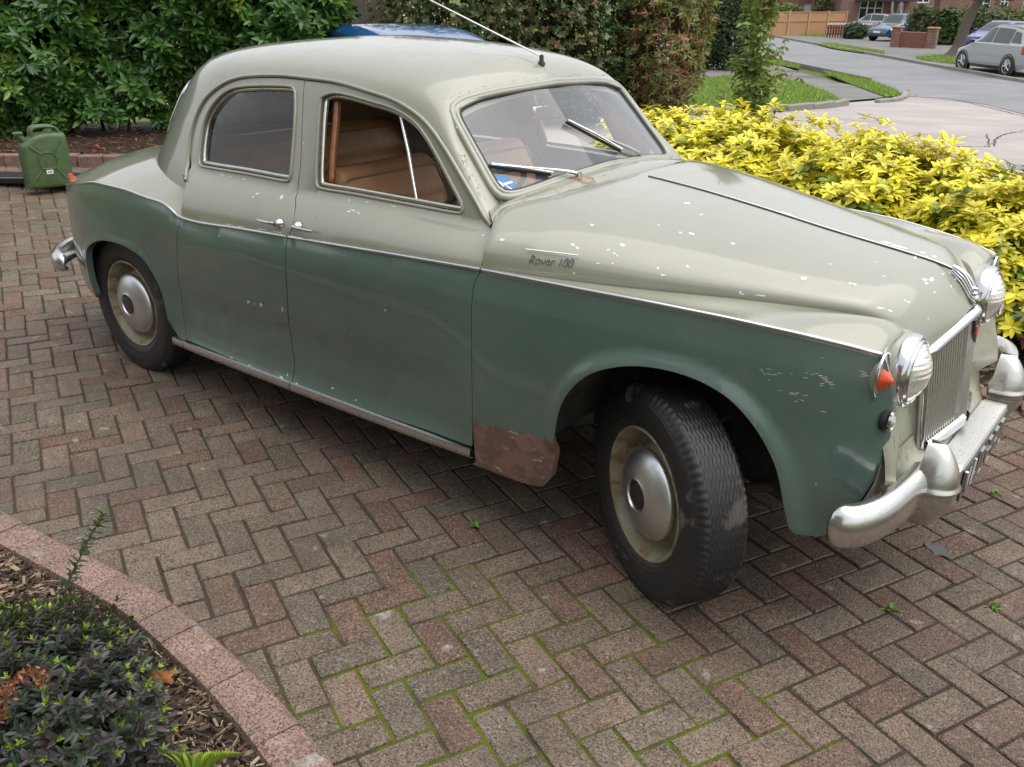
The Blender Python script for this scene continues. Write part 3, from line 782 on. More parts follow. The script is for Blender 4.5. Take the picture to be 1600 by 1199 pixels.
# ---- gutter curve (top of the doors) and roof
gut_px = [(284.5, 332), (288, 300), (293, 272), (294, 262), (296.5, 235), (301, 205), (310, 177), (325, 152), (350, 132), (380, 121.5), (430, 119), (477, 123), (530, 130.5), (580, 145.5), (617, 158.5), (650, 178.5), (673, 200.5), (696, 233.5), (718, 270.5), (743, 313.5), (758, 340.5), (769, 354)]
GUT = crv(pixl(gut_px), 90); GUT3 = side_fn(-1)(GUT); GUT3[:, 1] -= .003
iC = int(np.argmin(np.abs(GUT3[:, 0] + XC * -1 if False else GUT3[:, 0] - XC)))
ZR = float(GUT3[iC][2])
def prof(f):
    """roof profile above the gutter, f from 0 at the gutter to 1 on the centre line -> (width share, height share)"""
    zz = ZR + 0 * f
    L = crv(np.stack([np.r_[g_w(ZR), [w for w, z in zip(_gw, _gz) if z > ZR + .01]], np.r_[ZR, [z for z in _gz if z > ZR + .01]]], 1), 200)
    s = np.linspace(0, 1, 200); return np.interp(f, s, L[:, 0]) / L[0, 0], (np.interp(f, s, L[:, 1]) - ZR) / (1.563 - ZR)
# rear of the roof, quarters and rear-window surround in one sweep
def rear_fn(uv):
    uv = np.asarray(uv, float); a = uv[:, 0]; v = uv[:, 1]          # a: 0 at the side .. pi/2 at the back, beyond on the far side; v: profile 0..1
    zz = np.interp(v, VV, PZ); ww = np.interp(v, VV, PW); xx = np.interp(v, VV, PX)
    c, s = np.cos(a), np.sin(a)
    return np.stack([XC + (xx - XC) * np.abs(s) ** (2 / 2.9), -np.sign(c) * ww * np.abs(c) ** (2 / 2.6), zz], 1)
_L = crv(np.stack([_gw, _gx, _gz], 1), 240); PW, PX, PZ = _L.T; VV = np.linspace(0, 1, 240)
nf = 34; fr = np.linspace(0, 1, nf); pw, pz_ = prof(fr)
gsel = GUT3[iC:][GUT3[iC:, 0] < -.86]
cen = lambda x: tab([-1.70, -1.4, -1.2, -1.05, -.97, -.92, -.885, -.86], [1.563, 1.556, 1.542, 1.522, 1.498, 1.468, 1.432, 1.40], x)
rows = []
hx = np.array([-.945, .505, 1.392])
xg = gsel[:, 0]; xend = -.905
for s_ in np.linspace(0, 1, 46):
    xa = xg[0] + (xend - xg[0]) * s_; gi = np.array([np.interp(xa, xg, gsel[:, k]) for k in range(3)])
    xc_ = xg[0] + (-.883 - xg[0]) * s_; zc = float(cen(xc_))
    y = gi[1] * pw; sh = 1 - np.abs(y / gi[1]); rows.append(np.stack([xa + (xc_ - xa) * sh, y, gi[2] + (zc - gi[2]) * (pz_ ** (1 - .25 * s_ ** 3))], 1))
RF = np.array(rows)
_vr = np.linspace(np.interp(ZR, PZ, VV), 1, 400); _pr = rear_fn(np.stack([np.zeros(400), _vr], 1)); _sr = np.r_[0, np.cumsum(np.linalg.norm(np.diff(_pr, axis=0), axis=1))]; _vf = np.interp(fr * _sr[-1], _sr, _vr)
RF += (rear_fn(np.stack([np.zeros(nf), _vf], 1)) - RF[0])[None] * np.clip(1 - np.arange(46) / 14.0, 0, 1)[:, None, None] ** 2
_gh = rear_fn(np.stack([np.full(nf, .004), _vf], 1)); _gh[:, 0] = RF[0][:, 0] - (RF[1][:, 0] - RF[0][:, 0]); _gh[:, 1:] = RF[0][:, 1:]
full = np.concatenate([RF, RF[:, ::-1][:, 1:] * [1, -1, 1]], axis=1)
# the header rolls under towards the screen rubber
lip = full[-1] + np.array([-.012, 0, -.012]); full = np.concatenate([full, (full[-1] + np.array([.004, 0, -.008]))[None], lip[None]], 0)
roof = surf('roof', full, MAT['cream'], car, out=(-1.3, 0, 1.0), ghost=np.concatenate([_gh, _gh[::-1][1:] * [1, -1, 1]], 0))
# quarters and rear-window surround
def ang_of(x, z):
    xx = g_x(z); q = np.clip((XC - x) / (XC - xx), 1e-6, 1); return np.arcsin(np.clip(q ** (2.9 / 2), 0, 1))
gq = GUT3[:iC + 1]; va = np.interp(gq[:, 2], PZ, VV); aa = np.array([float(ang_of(x, z)) for x, z in zip(gq[:, 0], gq[:, 2])]); aa[-1] = 0
right = np.stack([aa, va], 1)                                       # from the foot of the quarter up to the gutter amidships
foot_v = 0.0
bl = [(PI / 2 + s * .50 * c_, 0) for s in (1,) for c_ in (1,)]
win = []
for t in np.linspace(0, 2 * PI, 60, endpoint=False):
    e = .55; cx, cy = np.sign(math.cos(t)) * abs(math.cos(t)) ** e, np.sign(math.sin(t)) * abs(math.sin(t)) ** e
    win.append((PI / 2 + .67 * cx, np.interp(1.225 + .145 * cy, PZ, VV)))
win = np.array(win)
outl = np.vstack([[(right[0][0], foot_v)], right, [(0, .98)], [(PI, .98)], (np.array([PI, 0]) - right * [1, -1])[::-1], [(PI - right[0][0], foot_v)]])
ro = dens(outl, .03)
rq = panel('roof_quarter', rear_fn, ro, [win], MAT['cream'], car, .06, (-1.9, 0, 1.0), rim=False)
panel('quarter_trim', lambda uv: rear_fn(uv) * [1, .96, 1] + [.022, 0, -.012], dens(np.vstack([outl[1:-1] * [1, .985]]), .05), [inset(win, -.015)], MAT['lining'], car, .09, (-1.9, 0, 1.0), rim=False)
q = rear_fn(win); MB().tube(q, .011, 8, closed=True).build('rear_window_surround', MAT['chrome'], car, 60)
panel('rear_window', lambda uv: rear_fn(uv) * [1, .985, 1] + [.012, 0, 0], inset(win, -.01), [], MAT['glass'], car, .06, (-1.9, 0, 1.0), rim=False)
for sgn in (1, -1):
    g = GUT3[GUT3[:, 2] > .99] * [1, sgn, 1]; g[:, 2] += .003
    MB().tube(g, .0075, 8).build('rain_gutter', MAT['cream'], car, 60)
# headlining
hl = full[2:-2, 2:-2] * [1, .97, 1] - [0, 0, .035]; surf('headlining', hl, MAT['lining'], car, out=(-1.3, 0, 3.0))

# ---- bonnet, wing tops and nose
def follow(L, yfun):
    out = []
    for u, v in L:
        y = -.5
        for _ in range(80):
            P = at_y(u, v, y); y = .6 * y + .4 * (-float(yfun(P[0])))
        out.append(P)
    return np.array(out)
yg = lambda x: tab([-.60, -.45, -.2, .05, .3, .5, .62], [.797, .770, .690, .595, .495, .405, .345], x)
GAP = follow([(760, 417), (800, 423.5), (850, 431), (1000, 449), (1140, 462.5), (1250, 475.5), (1330, 486.5), (1395, 499)], yg)
GAP = np.vstack([GAP, [(.585, -.355, .905), (.612, -.325, .870)]]); GAP[0] = side_fn(-1)(np.array([(p_of_x(-.549), float(ZM(-.549)) + .011)]))[0]
GAPC = crv(GAP, 60)
CEN = crv([(-.515, 0, 1.137), (-.44, 0, 1.134), (-.23, 0, 1.113), (0, 0, 1.082), (.225, 0, 1.048), (.42, 0, 1.022), (.54, 0, 1.004), (.61, 0, .984), (.655, 0, .945), (.678, 0, .900)], 60)
END = crv([(.628, -.275, .826), (.640, -.23, .834), (.662, -.11, .870), (.676, 0, .893)], 30)
nt = 36; tt = np.linspace(0, PI / 2, nt)
rows = []
for i in range(60):
    s = i / 59.0; G, Cn = GAPC[i], CEN[i]
    e1 = .62 + .18 * s; e2 = .80 + .12 * s
    y = G[1] * np.cos(tt) ** e1; y[-1] = 0; z = G[2] + (Cn[2] - G[2]) * np.sin(tt) ** e2
    k = 1 - np.abs(y / G[1]); x = G[0] + (Cn[0] - G[0]) * k ** 1.2
    r = np.stack([x, y, z], 1)
    if s > .86:                                   # the front edge gathers into the grille shell
        w = sstep(.86, 1.0, s); e = resample(END, nt); r = r * (1 - w) + e * w
    # the back edge dips round the foot of the screen pillar
    if s < .12: r[:, 0] -= (1 - s / .12) ** 2 * .075 * np.exp(-((np.abs(y) - .62) / .11) ** 2)
    rows.append(r)
BN = np.array(rows)
full_b = np.concatenate([BN, BN[:, ::-1][:, 1:] * [1, -1, 1]], 1)
edge = full_b[:, :1] + np.array([0, 0, -.012]); edge2 = full_b[:, -1:] + np.array([0, 0, -.012])
full_b = np.concatenate([edge, full_b, edge2], 1)
bk = full_b[:1] + np.array([.004, 0, -.014]); full_b = np.concatenate([bk, full_b], 0)
bonnet = surf('bonnet', full_b, MAT['cream'], car, out=(0, 0, .3))
def bonnet_z(x, y):
    P = BN.reshape(-1, 3); d = (P[:, 0] - x) ** 2 + (P[:, 1] + abs(y)) ** 2; return P[np.argmin(d)]
q = CEN[3:57] + [0, 0, .003]; MB().tube(q, .0036, 8).build('bonnet_strip', MAT['chrome'], bonnet, 60)
m = MB(); m.tube(q + [0, -.005, -.003], .0020, 6); m.build('hinge_seam', MAT['dark'], bonnet, 60)
for sgn in (-1, 1):
    rows = []; nT = 22; T = np.linspace(0, 1, nT)
    MC = side_fn(-1)(mould_p(p_of_x(-.547), nose[-1][0] - .01, 60)); MC[:, 2] += .002
    gp = GAPC.copy(); gp[:, 1] -= .004; gp[:, 2] -= .004
    for i in range(60):
        s = i / 59; a = MC[i]; gx = gp[min(59, i)]
        r = a[None] + (gx - a)[None] * T[:, None]; r[:, 2] += (-.030 * np.sin(PI * T) + .020 * np.sin(PI * T) * T) * s * (1 - sstep(.55, .9, s)) + .036 * np.sin(PI * T) ** 1.2 * sstep(.60, 1, s)
        rows.append(r)
    top = np.array(rows)
    # roll over the front and fall to the apron
    end = top[-1]; nosec = []
    xn = lambda z, t: tab([.50, .60, .70, .80, .88, .93], [.645, .628, .598, .580, .572, .555], z) + .050 * (1 - t) ** 2.5
    yb = np.linspace(-.576, -.262, nT)
    for k in np.linspace(0, 1, 26)[1:]:
        w = sstep(0, .22, k); z = end[:, 2] + (.545 - .03 * T - end[:, 2]) * (k ** 1.15); y = end[:, 1] + (yb - end[:, 1]) * sstep(0, .35, k)
        x = np.maximum(end[:, 0] * (1 - w) + w * xn(z, T), -9); nosec.append(np.stack([x, y, z], 1))
    P = np.concatenate([top, np.array(nosec)], 0)
    nr = P.shape[0]; isn = (np.arange(nr) >= 62)[:, None, None]
    fl0 = np.where(isn, np.array([-.022, -.018, 0.]), np.array([0., -.003, -.012])); fl1 = np.where(isn, np.array([.030, .012, 0.]), np.array([-.004, .006, -.02]))
    P = np.concatenate([P[:, :1] + fl0, P, P[:, -1:] + fl1], 1) * [1, -sgn, 1]
    o = surf('wing_top', P, MAT['cream'], car, out=(-.2, -.3 * -sgn * -1, .2))
    me = o.data; me.materials.append(MAT['rusty_front'])
    mi = [1 if (me.vertices[p.vertices[0]].co.z < .72 and me.vertices[p.vertices[0]].co.x > .60) else 0 for p in me.polygons]; me.polygons.foreach_set('material_index', mi)
# apron below the lamps and grille
_E = crv([(.646, .602, .60), (.640, .604, .55), (.630, .614, .51), (.616, .628, .475), (.60, .645, .45), (.585, .655, .435)], 12); _C = crv([(.640, 0, .56), (.652, 0, .528), (.672, 0, .510), (.705, 0, .496), (.722, 0, .478), (.728, 0, .45), (.72, 0, .42)], 12)
rows = []
for k in range(12):
    yy = np.linspace(-1, 1, 61); f = np.abs(yy); w = sstep(.35, 1.0, f) * .6 + .4 * f ** 4
    w = w / w.max(); P = _C[k][None] * (1 - w[:, None]) + _E[k][None] * w[:, None]; P[:, 1] = yy * _E[k][1]; rows.append(P)
APR = np.array(rows)
rows = []
for k, (dx, z) in enumerate([(-.01, .55), (0, .525), (.012, .508), (.03, .50), (.055, .492), (.072, .478), (.08, .455), (.078, .42), (.06, .37), (.02, .33)]):
    yy = np.linspace(-.615, .615, 41); f = np.abs(yy) / .615
    rows.append(np.stack([.640 + dx * (1 - .25 * f ** 4) - .02 * f ** 6 + .012 * (1 - f ** 2), yy * (.985 + .20 * sstep(1, 7, k)), z + .035 * f ** 3 * (k < 6) + .012 * np.exp(-((f - .55) / .2) ** 2)], 1))
surf('front_apron', APR, MAT['rusty_front'], car, out=(.2, 0, .3))
# ---- scuttle and windscreen
def scr(u, v):
    """screen surface: u -1..1 across, v 0..1 up"""
    u = np.asarray(u, float); v = np.asarray(v, float)
    s = .574 + (.534 - .574) * v; x = -.668 + (-.945 + .668) * v; z = 1.092 + (1.388 - 1.092) * v
    k = 1 - u * u; return np.stack([x + (.056 + .008 * v) * k, u * s, z + (.060 + (.04 - .060) * v) * k], -1)
def scr_loop(n=120, ins=0.0, push=0.0):
    out = []
    for t in np.linspace(0, 2 * PI, n, endpoint=False):
        c, s = math.cos(t), math.sin(t); e = .20
        out.append(((1 - ins) * np.sign(c) * abs(c) ** e, .5 + (.5 - ins * .9) * np.sign(s) * abs(s) ** e))
    out = np.array(out); P = scr(out[:, 0], out[:, 1])
    return resample(np.vstack([P, P[:1]]), n, True) + np.array([.7, 0, .7]) * push
uu, vv = np.meshgrid(np.linspace(-.985, .985, 40), np.linspace(.02, .98, 16), indexing='ij')
ws = surf('windscreen', scr(uu, vv), MAT['screen'], car, out=(-1.5, 0, 1.0))
MB().tube(scr_loop(push=.004), .0135, 10, closed=True).build('screen_frame', MAT['cream'], car, 60)
MB().tube(scr_loop(ins=.028, push=.006), .0095, 8, closed=True).build('screen_seal', MAT['cream'], car, 60)
MB().tube(scr_loop(ins=.052, push=.0015), .007, 8, closed=True).build('screen_rubber', MAT['rub'], car, 60)
# scuttle: from the bonnet's back edge up to the screen, round both corners
back = BN[0]; bfull = np.concatenate([back, back[::-1][1:] * [1, -1, 1]], 0)
sel = np.abs(bfull[:, 1]) < .70; sb = resample(bfull[sel], 60) + np.array([-.004, 0, -.005])
us = np.linspace(-1, 1, 60) * 1.075; bot = scr(us * .985, np.zeros(60) + .012) + [.004, 0, .001]
bot[:, 1] *= 1.03
rows = [sb + [.010, 0, -.02], sb, sb * .65 + bot * .35 + [0, 0, .004], sb * .3 + bot * .7 + [0, 0, .003], bot]
surf('scuttle', np.array(rows), MAT['cream'], car, out=(-.6, 0, .6))
# screen pillars
for sgn in (-1, 1):
    dl = resample(GUT3[GUT3[:, 0] > -.912], 30); dl[:, 1] += .002
    sl = scr(np.full(30, -1.0), np.linspace(1.03, -.09, 30)); sl[:, 1] -= .003
    rows = []
    for t in np.linspace(0, 1, 9):
        r = dl * (1 - t) + sl * t; r += np.array([.55, -.8, .2]) * .014 * math.sin(PI * t); rows.append(r)
    P = np.array(rows)
    sg = RF[-1][RF[-1][:, 1] < -.495]; sg = resample(sg, 9) + np.array([.0005, -.0005, .0005]); fade = np.clip(1 - np.arange(30) / 9.0, 0, 1) ** 1.5
    P += (sg - P[:, 0])[:, None] * fade[None, :, None]
    P = np.concatenate([(P[0] + np.array([-.006, .014, 0]))[None], P, (P[-1] + np.array([-.004, .022, -.014]))[None]], 0) * [1, -sgn, 1]
    surf('screen_pillar', P, MAT['cream'], car, out=(-1.2, 0, 1.1))
    # filler between pillar foot, door and bonnet
    # roof corner over the pillar head
# ---- rear deck and boot
pm = np.linspace(p_of_x(-2.13), PEND, 70); MR = side_fn(-1)(np.stack([pm, ZM(plan_xw(pm)[0])], 1)); MR[:, 2] += .002
rows = []
for i, (pp, M_) in enumerate(zip(pm, MR)):
    f = i / 69; xc_ = -2.13 - 1.43 * f; zc = tab([-3.58, -3.5, -3.4, -3.2, -2.95, -2.6, -2.1], [.80, .87, .915, .975, 1.02, 1.06, 1.10], xc_)
    t = np.linspace(0, 1, 26)
    hz = 1 - (1 - t) ** 2.6
    y = M_[1] * (1 - t); x = M_[0] + (xc_ - M_[0]) * t; z = M_[2] + (float(zc) - M_[2]) * hz
    inside = sstep(.02, .09, Wg(x, np.full_like(x, 1.04)) - np.abs(y)) * (x > -2.93); z = z - .14 * inside
    rows.append(np.stack([x, y, z], 1))
DK = np.array(rows); dk = np.concatenate([DK, DK[:, ::-1][:, 1:] * [1, -1, 1]], 1)
deck = surf('rear_deck', dk, MAT['cream'], car, out=(-2.6, 0, .3))
# fillet of sheet metal between deck and roof quarter is the quarter itself running down into the deck
for sgn in (-1, 1):
    c = np.array([-3.275, sgn * .680, .850])
    m = MB(); m.lathe([(0, .042), (.009, .039), (.016, .028), (.019, 0), (.019, -.03)], 18, mat=([[0, 0, -1], [.8, .6 * sgn, 0], [0, 0, 1]], c)); m.build('tail_lamp', MAT['orange'], car, 50)
# ---- rear and front bumpers
def bumper(path, name, hh, parent, zc, ramp=0.0):
    P = crv(path, 70); Tn = np.gradient(P, axis=0); Tn /= np.linalg.norm(Tn, axis=1)[:, None]
    Nn = np.stack([Tn[:, 1], -Tn[:, 0]], 1) * (1 if (path[0][1] < 0) == (path[0][0] > 0) else -1) * (1 if path[0][0] > 0 else 1)
    prof_ = [(-.030, -.052), (-.012, -.058), (.004, -.054), (.017, -.040), (.025, -.018), (.027, .004), (.024, .026), (.014, .046), (.000, .057), (-.014, .060), (-.032, .052)]
    rows = []
    for i in range(70):
        e = min(1, min(i, 69 - i) / 5.0) ; sc = .55 + .45 * math.sqrt(max(0, 1 - (1 - e) ** 2))
        rows.append([(P[i][0] + Nn[i][0] * d * sc, P[i][1] + Nn[i][1] * d * sc, zc + h * hh * sc) for d, h in prof_])
    Pg = np.array(rows); cap0 = np.repeat(Pg[:1].mean(1, keepdims=True), Pg.shape[1], 1); cap1 = np.repeat(Pg[-1:].mean(1, keepdims=True), Pg.shape[1], 1)
    o = surf(name, np.concatenate([cap0, Pg, cap1], 0), MAT['alu'], parent, out=(-1.4, 0, zc))
    return o
bump_path = [(.600, -.800), (.626, -.802), (.656, -.783), (.686, -.728), (.708, -.64), (.722, -.50), (.731, -.3), (.735, 0), (.731, .3), (.722, .50), (.708, .64), (.686, .728), (.656, .783), (.626, .802), (.600, .800)]
bumper(bump_path[:6] + [(.724, -.40)], 'front_bumper', 1.05, car, .499); bumper([(.724, .40)] + bump_path[9:], 'front_bumper', 1.05, car, .499)
rb = [(-3.32, -.785), (-3.40, -.785), (-3.52, -.715), (-3.64, -.56), (-3.71, -.3), (-3.725, 0), (-3.71, .3), (-3.64, .56), (-3.52, .715), (-3.40, .785), (-3.32, .785)]
o = bumper(rb[::-1], 'rear_bumper', .95, car, .45)
# overriders: bulbous blades with a rib across the middle
for sgn in (-1, 1):
    rows = []
    for k in np.linspace(0, 1, 40):
        z = .383 + (.628 - .383) * k
        top_ = math.sin(PI * min(1, max(0, k))) ** .42 if 0 < k < 1 else 0
        wd_ = .066 * math.sin(PI * (.07 + .90 * k) ** .92) ** .62; dp = .020 + .078 * math.sin(PI * (.08 + .86 * k)) ** .7
        rib = .007 * math.exp(-((k - .50) / .025) ** 2) - .003 * math.exp(-((k - .44) / .02) ** 2)
        a = np.linspace(-PI / 2, PI / 2, 25)
        yy = np.sin(a) * (wd_ + rib); xx = np.abs(np.cos(a)) ** .60 * (dp + rib)
        rows.append(np.stack([.715 + xx + .006 * (k - .5), sgn * .425 + yy, np.full(25, z)], 1))
    P = np.array(rows); P = np.concatenate([P[:1] * 0 + P[:1].mean(1, keepdims=True), P, P[-1:] * 0 + P[-1:].mean(1, keepdims=True)], 0)
    surf('overrider', P, MAT['overrider'], car, out=(.72, sgn * .425, .5))
    MB().tube(np.array([(.700, sgn * .425 - sgn * -1 * .066, .43), (.735, sgn * (.425 + .064), .45), (.745, sgn * (.425 + .064), .50), (.735, sgn * (.425 + .064), .54), (.70, sgn * (.425 + .062), .555)]), .004, 6).build('overrider_gasket', MAT['rub'], car)
# number plate plinth
m = MB()
xs = [.715, .795]
V = [(.712, -.315, .392), (.788, -.300, .388), (.788, .300, .388), (.712, .315, .392), (.712, -.315, .508), (.790, -.300, .500), (.790, .300, .500), (.712, .315, .508)]
V, F = rbox((1, 1, 1), .06)
V = np.stack([.752 + V[:, 0] * .080, V[:, 1] * .60, .447 + V[:, 2] * .118], 1); 
pl = mesh('plate_plinth', V, F, MAT['pitted'], car)
MB().box((.7945, 0, .445), (.004, .545, .098)).build('number_plate', MAT['blackpaint'], pl)
glyph = {'a': [(0, 0, 0, 1), (0, 1, .8, 1), (.8, 1, .8, 0), (0, .5, .8, .5)], 'b': [(0, 0, .4, 1), (.4, 1, .8, 0), (.2, .4, .6, .4)], 'c': [(0, 1, .8, 1), (.8, 1, .8, .5), (.8, .5, 0, .5), (0, .5, 0, 0), (0, 0, .8, 0)], 'd': [(0, 0, 0, 1), (0, 1, .8, 1), (.8, 1, .8, 0), (.8, 0, 0, 0)], 'e': [(0, 1, .4, 0), (.8, 1, .4, 0)]}
m = MB()
for i, k in enumerate('ebd' + 'cad'):
    y0 = -.245 + i * .080 + (.02 if i > 2 else 0)
    for (a, b_, c, d) in glyph[k]:
        m.tube([(.7975, y0 + a * .055, .408 + b_ * .074), (.7975, y0 + c * .055, .408 + d * .074)], .0045, 6)
    m.build('plate_character', MAT['alu'], pl); m = MB()
# ---- grille: peaked shell, slats, rib
def gpt(y, k):
    """grille face; k 0 at the top, 1 at the foot"""
    f = abs(y) / .262; top = np.array([.676 - .050 * f, y, .892 - .068 * f]); bot = np.array([.709 - .048 * f, y * .97, .545 - .024 * f]); return top + (bot - top) * k
gr = MB(); gtop = np.array([gpt(y, .0) for y in np.linspace(-.272, .272, 41)]) + [.004, 0, -.012]
V, F = tube(gtop, np.interp(np.abs(np.linspace(-1, 1, 41)), [0, .9, 1], [.021, .021, .012]), 12, flat=.8); gr.add(V, F)
shell = gr.build('grille_shell', MAT['chrome'], car, 60)
for sgn in (-1, 1):
    MB().tube([gpt(sgn * .262, .03) + [0, 0, -.01], gpt(sgn * .262, .5), gpt(sgn * .262, 1) + [0, 0, .0]], .012, 10).build('side_rail', MAT['chrome'], shell, 60)
    a, b_ = gpt(sgn * .25, 1), gpt(sgn * .02, 1)
    m = MB(); d_ = np.array([0, 0, .026])
    rows = np.array([[p + [-.03, 0, -.006], p + [.012, 0, .018], p + [.022, 0, .010], p + [.022, 0, -.016], p + [.004, 0, -.026]] for p in np.linspace(a, b_, 8)])
    V, F = grid(rows); mesh('foot_bar', V, F if sgn < 0 else [f[::-1] for f in F], MAT['chrome'], shell); 
    for i in range(14):
        y = sgn * (.062 + i * .0138)
        p0, p1 = gpt(y, .05), gpt(y, .985)
        MB().tube([p0, p0 * .5 + p1 * .5 + np.array([.004, 0, 0]), p1], .0040, 7).build('slat', MAT['grille'], shell, 60)
m = MB(); rib = np.array([[gpt(0, k) + [-.012, -.050, .0], gpt(0, k) + [.002, -.046, 0], gpt(0, k) + [.012, -.006, 0], gpt(0, k) + [.013, 0, 0], gpt(0, k) + [.012, .006, 0], gpt(0, k) + [.002, .046, 0], gpt(0, k) + [-.012, .050, 0]] for k in np.linspace(.03, .985, 12)])
V, F = grid(rib); o = mesh('centre_rib', V, F[::-1], MAT['grille'], shell); autosmooth(o, 30)
rr_ = np.array([[gpt(y, k) + [-.016, 0, 0] for y in np.linspace(-.258, .258, 21)] for k in (.04, .5, 1.0)]); V, F = grid(rr_); mesh('radiator', V, F, MAT['dark'], shell)
# enamel shield on the rib
pts = [(-.024, 0), (.024, 0), (.024, .04), (.012, .066), (0, .078), (-.012, .066), (-.024, .04)]
for mat, sc, off in ((MAT['blackpaint'], 1.0, .0145), (MAT['red'], .55, .0165)):
    q = [gpt(0, .10 + b_ * 2.7 * sc + (.06 if sc < 1 else 0)) + [off, a * sc, 0] for a, b_ in pts]; q2 = [p - [.006, 0, 0] for p in q]; n = len(q)
    mesh('shield_badge', q + q2, [tuple(range(n))] + [(i, i + n, (i + 1) % n + n, (i + 1) % n) for i in range(n)], mat, shell)
# helmeted figurehead with swept-back wings at the bonnet's tip
m = MB()
for (c, r) in (((.672, 0, .912), (.014, .012, .019)), ((.664, 0, .930), (.016, .012, .011)), ((.655, 0, .945), (.024, .009, .008))):
    V, F = lathe([(math.sin(t) + 1e-4, -math.cos(t)) for t in np.linspace(0, PI, 9)], 14); m.add(V * np.array(r) + np.array(c), F)
for sgn in (-1, 1):
    for k in range(4):
        m.tube(crv([(.676 - .004 * k, sgn * .010, .905 + .008 * k), (.662, sgn * (.018 - .001 * k), .921 + .009 * k), (.630, sgn * (.014 - .002 * k), .958 + .010 * k), (.596, sgn * .006, .985 + .006 * k)], 10), np.linspace(.0055, .002, 10), 6)
m.tube(crv([(.678, 0, .895), (.684, 0, .880), (.680, 0, .868)], 6), [.008, .010, .011, .010, .008, .005], 8)
m.build('figurehead', MAT['chrome'], bonnet, 60)
# ---- lamps
def axisx(c, yaw=0.0, pit=0.0):
    cs, sn = math.cos(yaw), math.sin(yaw); return ([[0, 0, cs], [-1 * cs, 0, sn] if False else [1, 0, sn], [0, 1, pit]], c)
for sgn in (-1, 1):
    c = np.array([.632, sgn * .4256, .809]); Rm = ([[0, 0, 1], [1, 0, 0], [0, 1, 0]], c)
    m = MB(); m.lathe([(.102, -.026), (.104, -.020), (.1045, -.012), (.104, .004), (.100, .012), (.094, .015), (.0925, .010), (.0915, .012), (.0885, .020), (.084, .0225), (.081, .018)], 56, mat=Rm)
    hl = m.build('headlamp', MAT['chrome'], car, 40)
    m = MB(); m.lathe([(.1045, -.11), (.1070, -.06), (.1080, -.024), (.103, -.020)], 56, mat=Rm); m.build('lamp_nacelle', MAT['cream'], car, 60)
    m = MB(); m.lathe([(.086, -.01), (.07, -.03), (.045, -.048), (.012, -.056), (0, -.056)], 40, mat=Rm); m.build('reflector', MAT['reflector'], hl, 60)
    # lens with moulded flutes
    V, F = lathe([(.082 * k, .018 + .034 * (1 - k * k)) for k in np.linspace(0, 1, 26)], 90)
    V = np.array(V); V[:, 2] += .0016 * (np.abs(((V[:, 1] * 70) % 1) - .5) * 2) * (V[:, 1] > -.012); V[:, 2] += .0012 * np.abs(((V[:, 0] * 70) % 1) - .5)
    m = MB(); m.add(V @ np.array(Rm[0]).T + c, F); m.build('lens', MAT['lampglass'], hl, 60)
    m = MB(); m.lathe([(.0, .022), (.010, .018), (.012, .0), (.010, -.05)], 14, mat=Rm); m.build('bulb_shield', MAT['chrome'], hl, 60)
    # indicator: painted pod, orange cone
    c = np.array([.602, sgn * .597, .838]); Rm = ([[0, 0, .96], [1, 0, sgn * .28], [0, 1, 0]], c)
    m = MB(); m.lathe([(.046, -.06), (.0475, -.02), (.0475, .002), (.045, .007), (.036, .009), (.0, .009)], 32, mat=([[0, 0, .96], [.82, 0, sgn * .28], [0, 1.22, 0]], c)); ind = m.build('indicator_pod', MAT['cream'], car, 40)
    m = MB(); m.lathe([(.0, .040), (.008, .038), (.012, .0325), (.014, .032), (.018, .0265), (.020, .026), (.025, .019), (.034, .010), (.034, .004)], 28, mat=Rm); m.build('indicator_lens', MAT['orange'], ind, 30)
    m = MB(); m.tube([np.array([c[0] + .006, c[1] + sgn * .002 + math.cos(t) * .047, c[2] + math.sin(t) * .064 + .004]) for t in np.linspace(0, 2 * PI, 40, endpoint=False)], .004, 6, closed=True); m.build('pod_bead', MAT['chrome'], ind, 60)
    # sidelamp
    c = np.array([.638, sgn * .592, .728]); Rm = ([[0, 0, .9], [1, 0, sgn * .42], [0, 1, 0]], c)
    m = MB(); m.lathe([(.033, -.012), (.0335, -.002), (.0325, .003), (.028, .005), (.024, .002)], 28, mat=Rm); sl_ = m.build('sidelamp', MAT['rub'], car, 40)
    m = MB(); m.lathe([(.027, .012), (.026, .018), (.021, .021), (.019, .017)], 28, mat=Rm); m.build('bezel', MAT['chrome'], sl_, 40)
    m = MB(); m.lathe([(.020, .017), (.013, .026), (0, .029)], 24, mat=Rm); m.build('lens', MAT['lampglass'], sl_, 60)
    m = MB(); m.lathe([(.020, .012), (0, .010)], 24, mat=Rm); m.build('reflector', MAT['reflector'], sl_, 60)
# ---- underside, arches, firewall
m = MB(); m.box((-1.45, 0, .30), (1.75, 1.36, .05)); m.box((-2.95, 0, .34), (1.1, 1.05, .10)); m.box((.1, 0, .36), (1.0, .72, .10)); m.build('underbody', MAT['dark'], car)
def well(cx, r, wdt, name):
    for sgn in (-1, 1):
        rows = [[(cx + r * math.cos(a), sgn * (.40 + f_ * (float(S_of(cx + r * math.cos(a), .5)) - .43)), .335 + .02 + r * math.sin(a)) for a in np.linspace(.30, PI - .16, 30)] for f_ in (0, .4, .8, 1.0)]
        V, F = grid(np.array(rows)); mesh(name, V, F, MAT['muddy'], car, smooth=True)
        rows = np.array([[(cx + k * r * math.cos(a), sgn * .40, .335 + .02 + k * r * math.sin(a)) for a in np.linspace(-.3, PI + .3, 30)] for k in (0, .5, 1)]); V, F = grid(rows); mesh('arch_panel', V, F, MAT['muddy'], car, smooth=True)
well(.08, .415, .772, 'wheel_arch'); well(-2.80, .395, .775, 'wheel_arch')
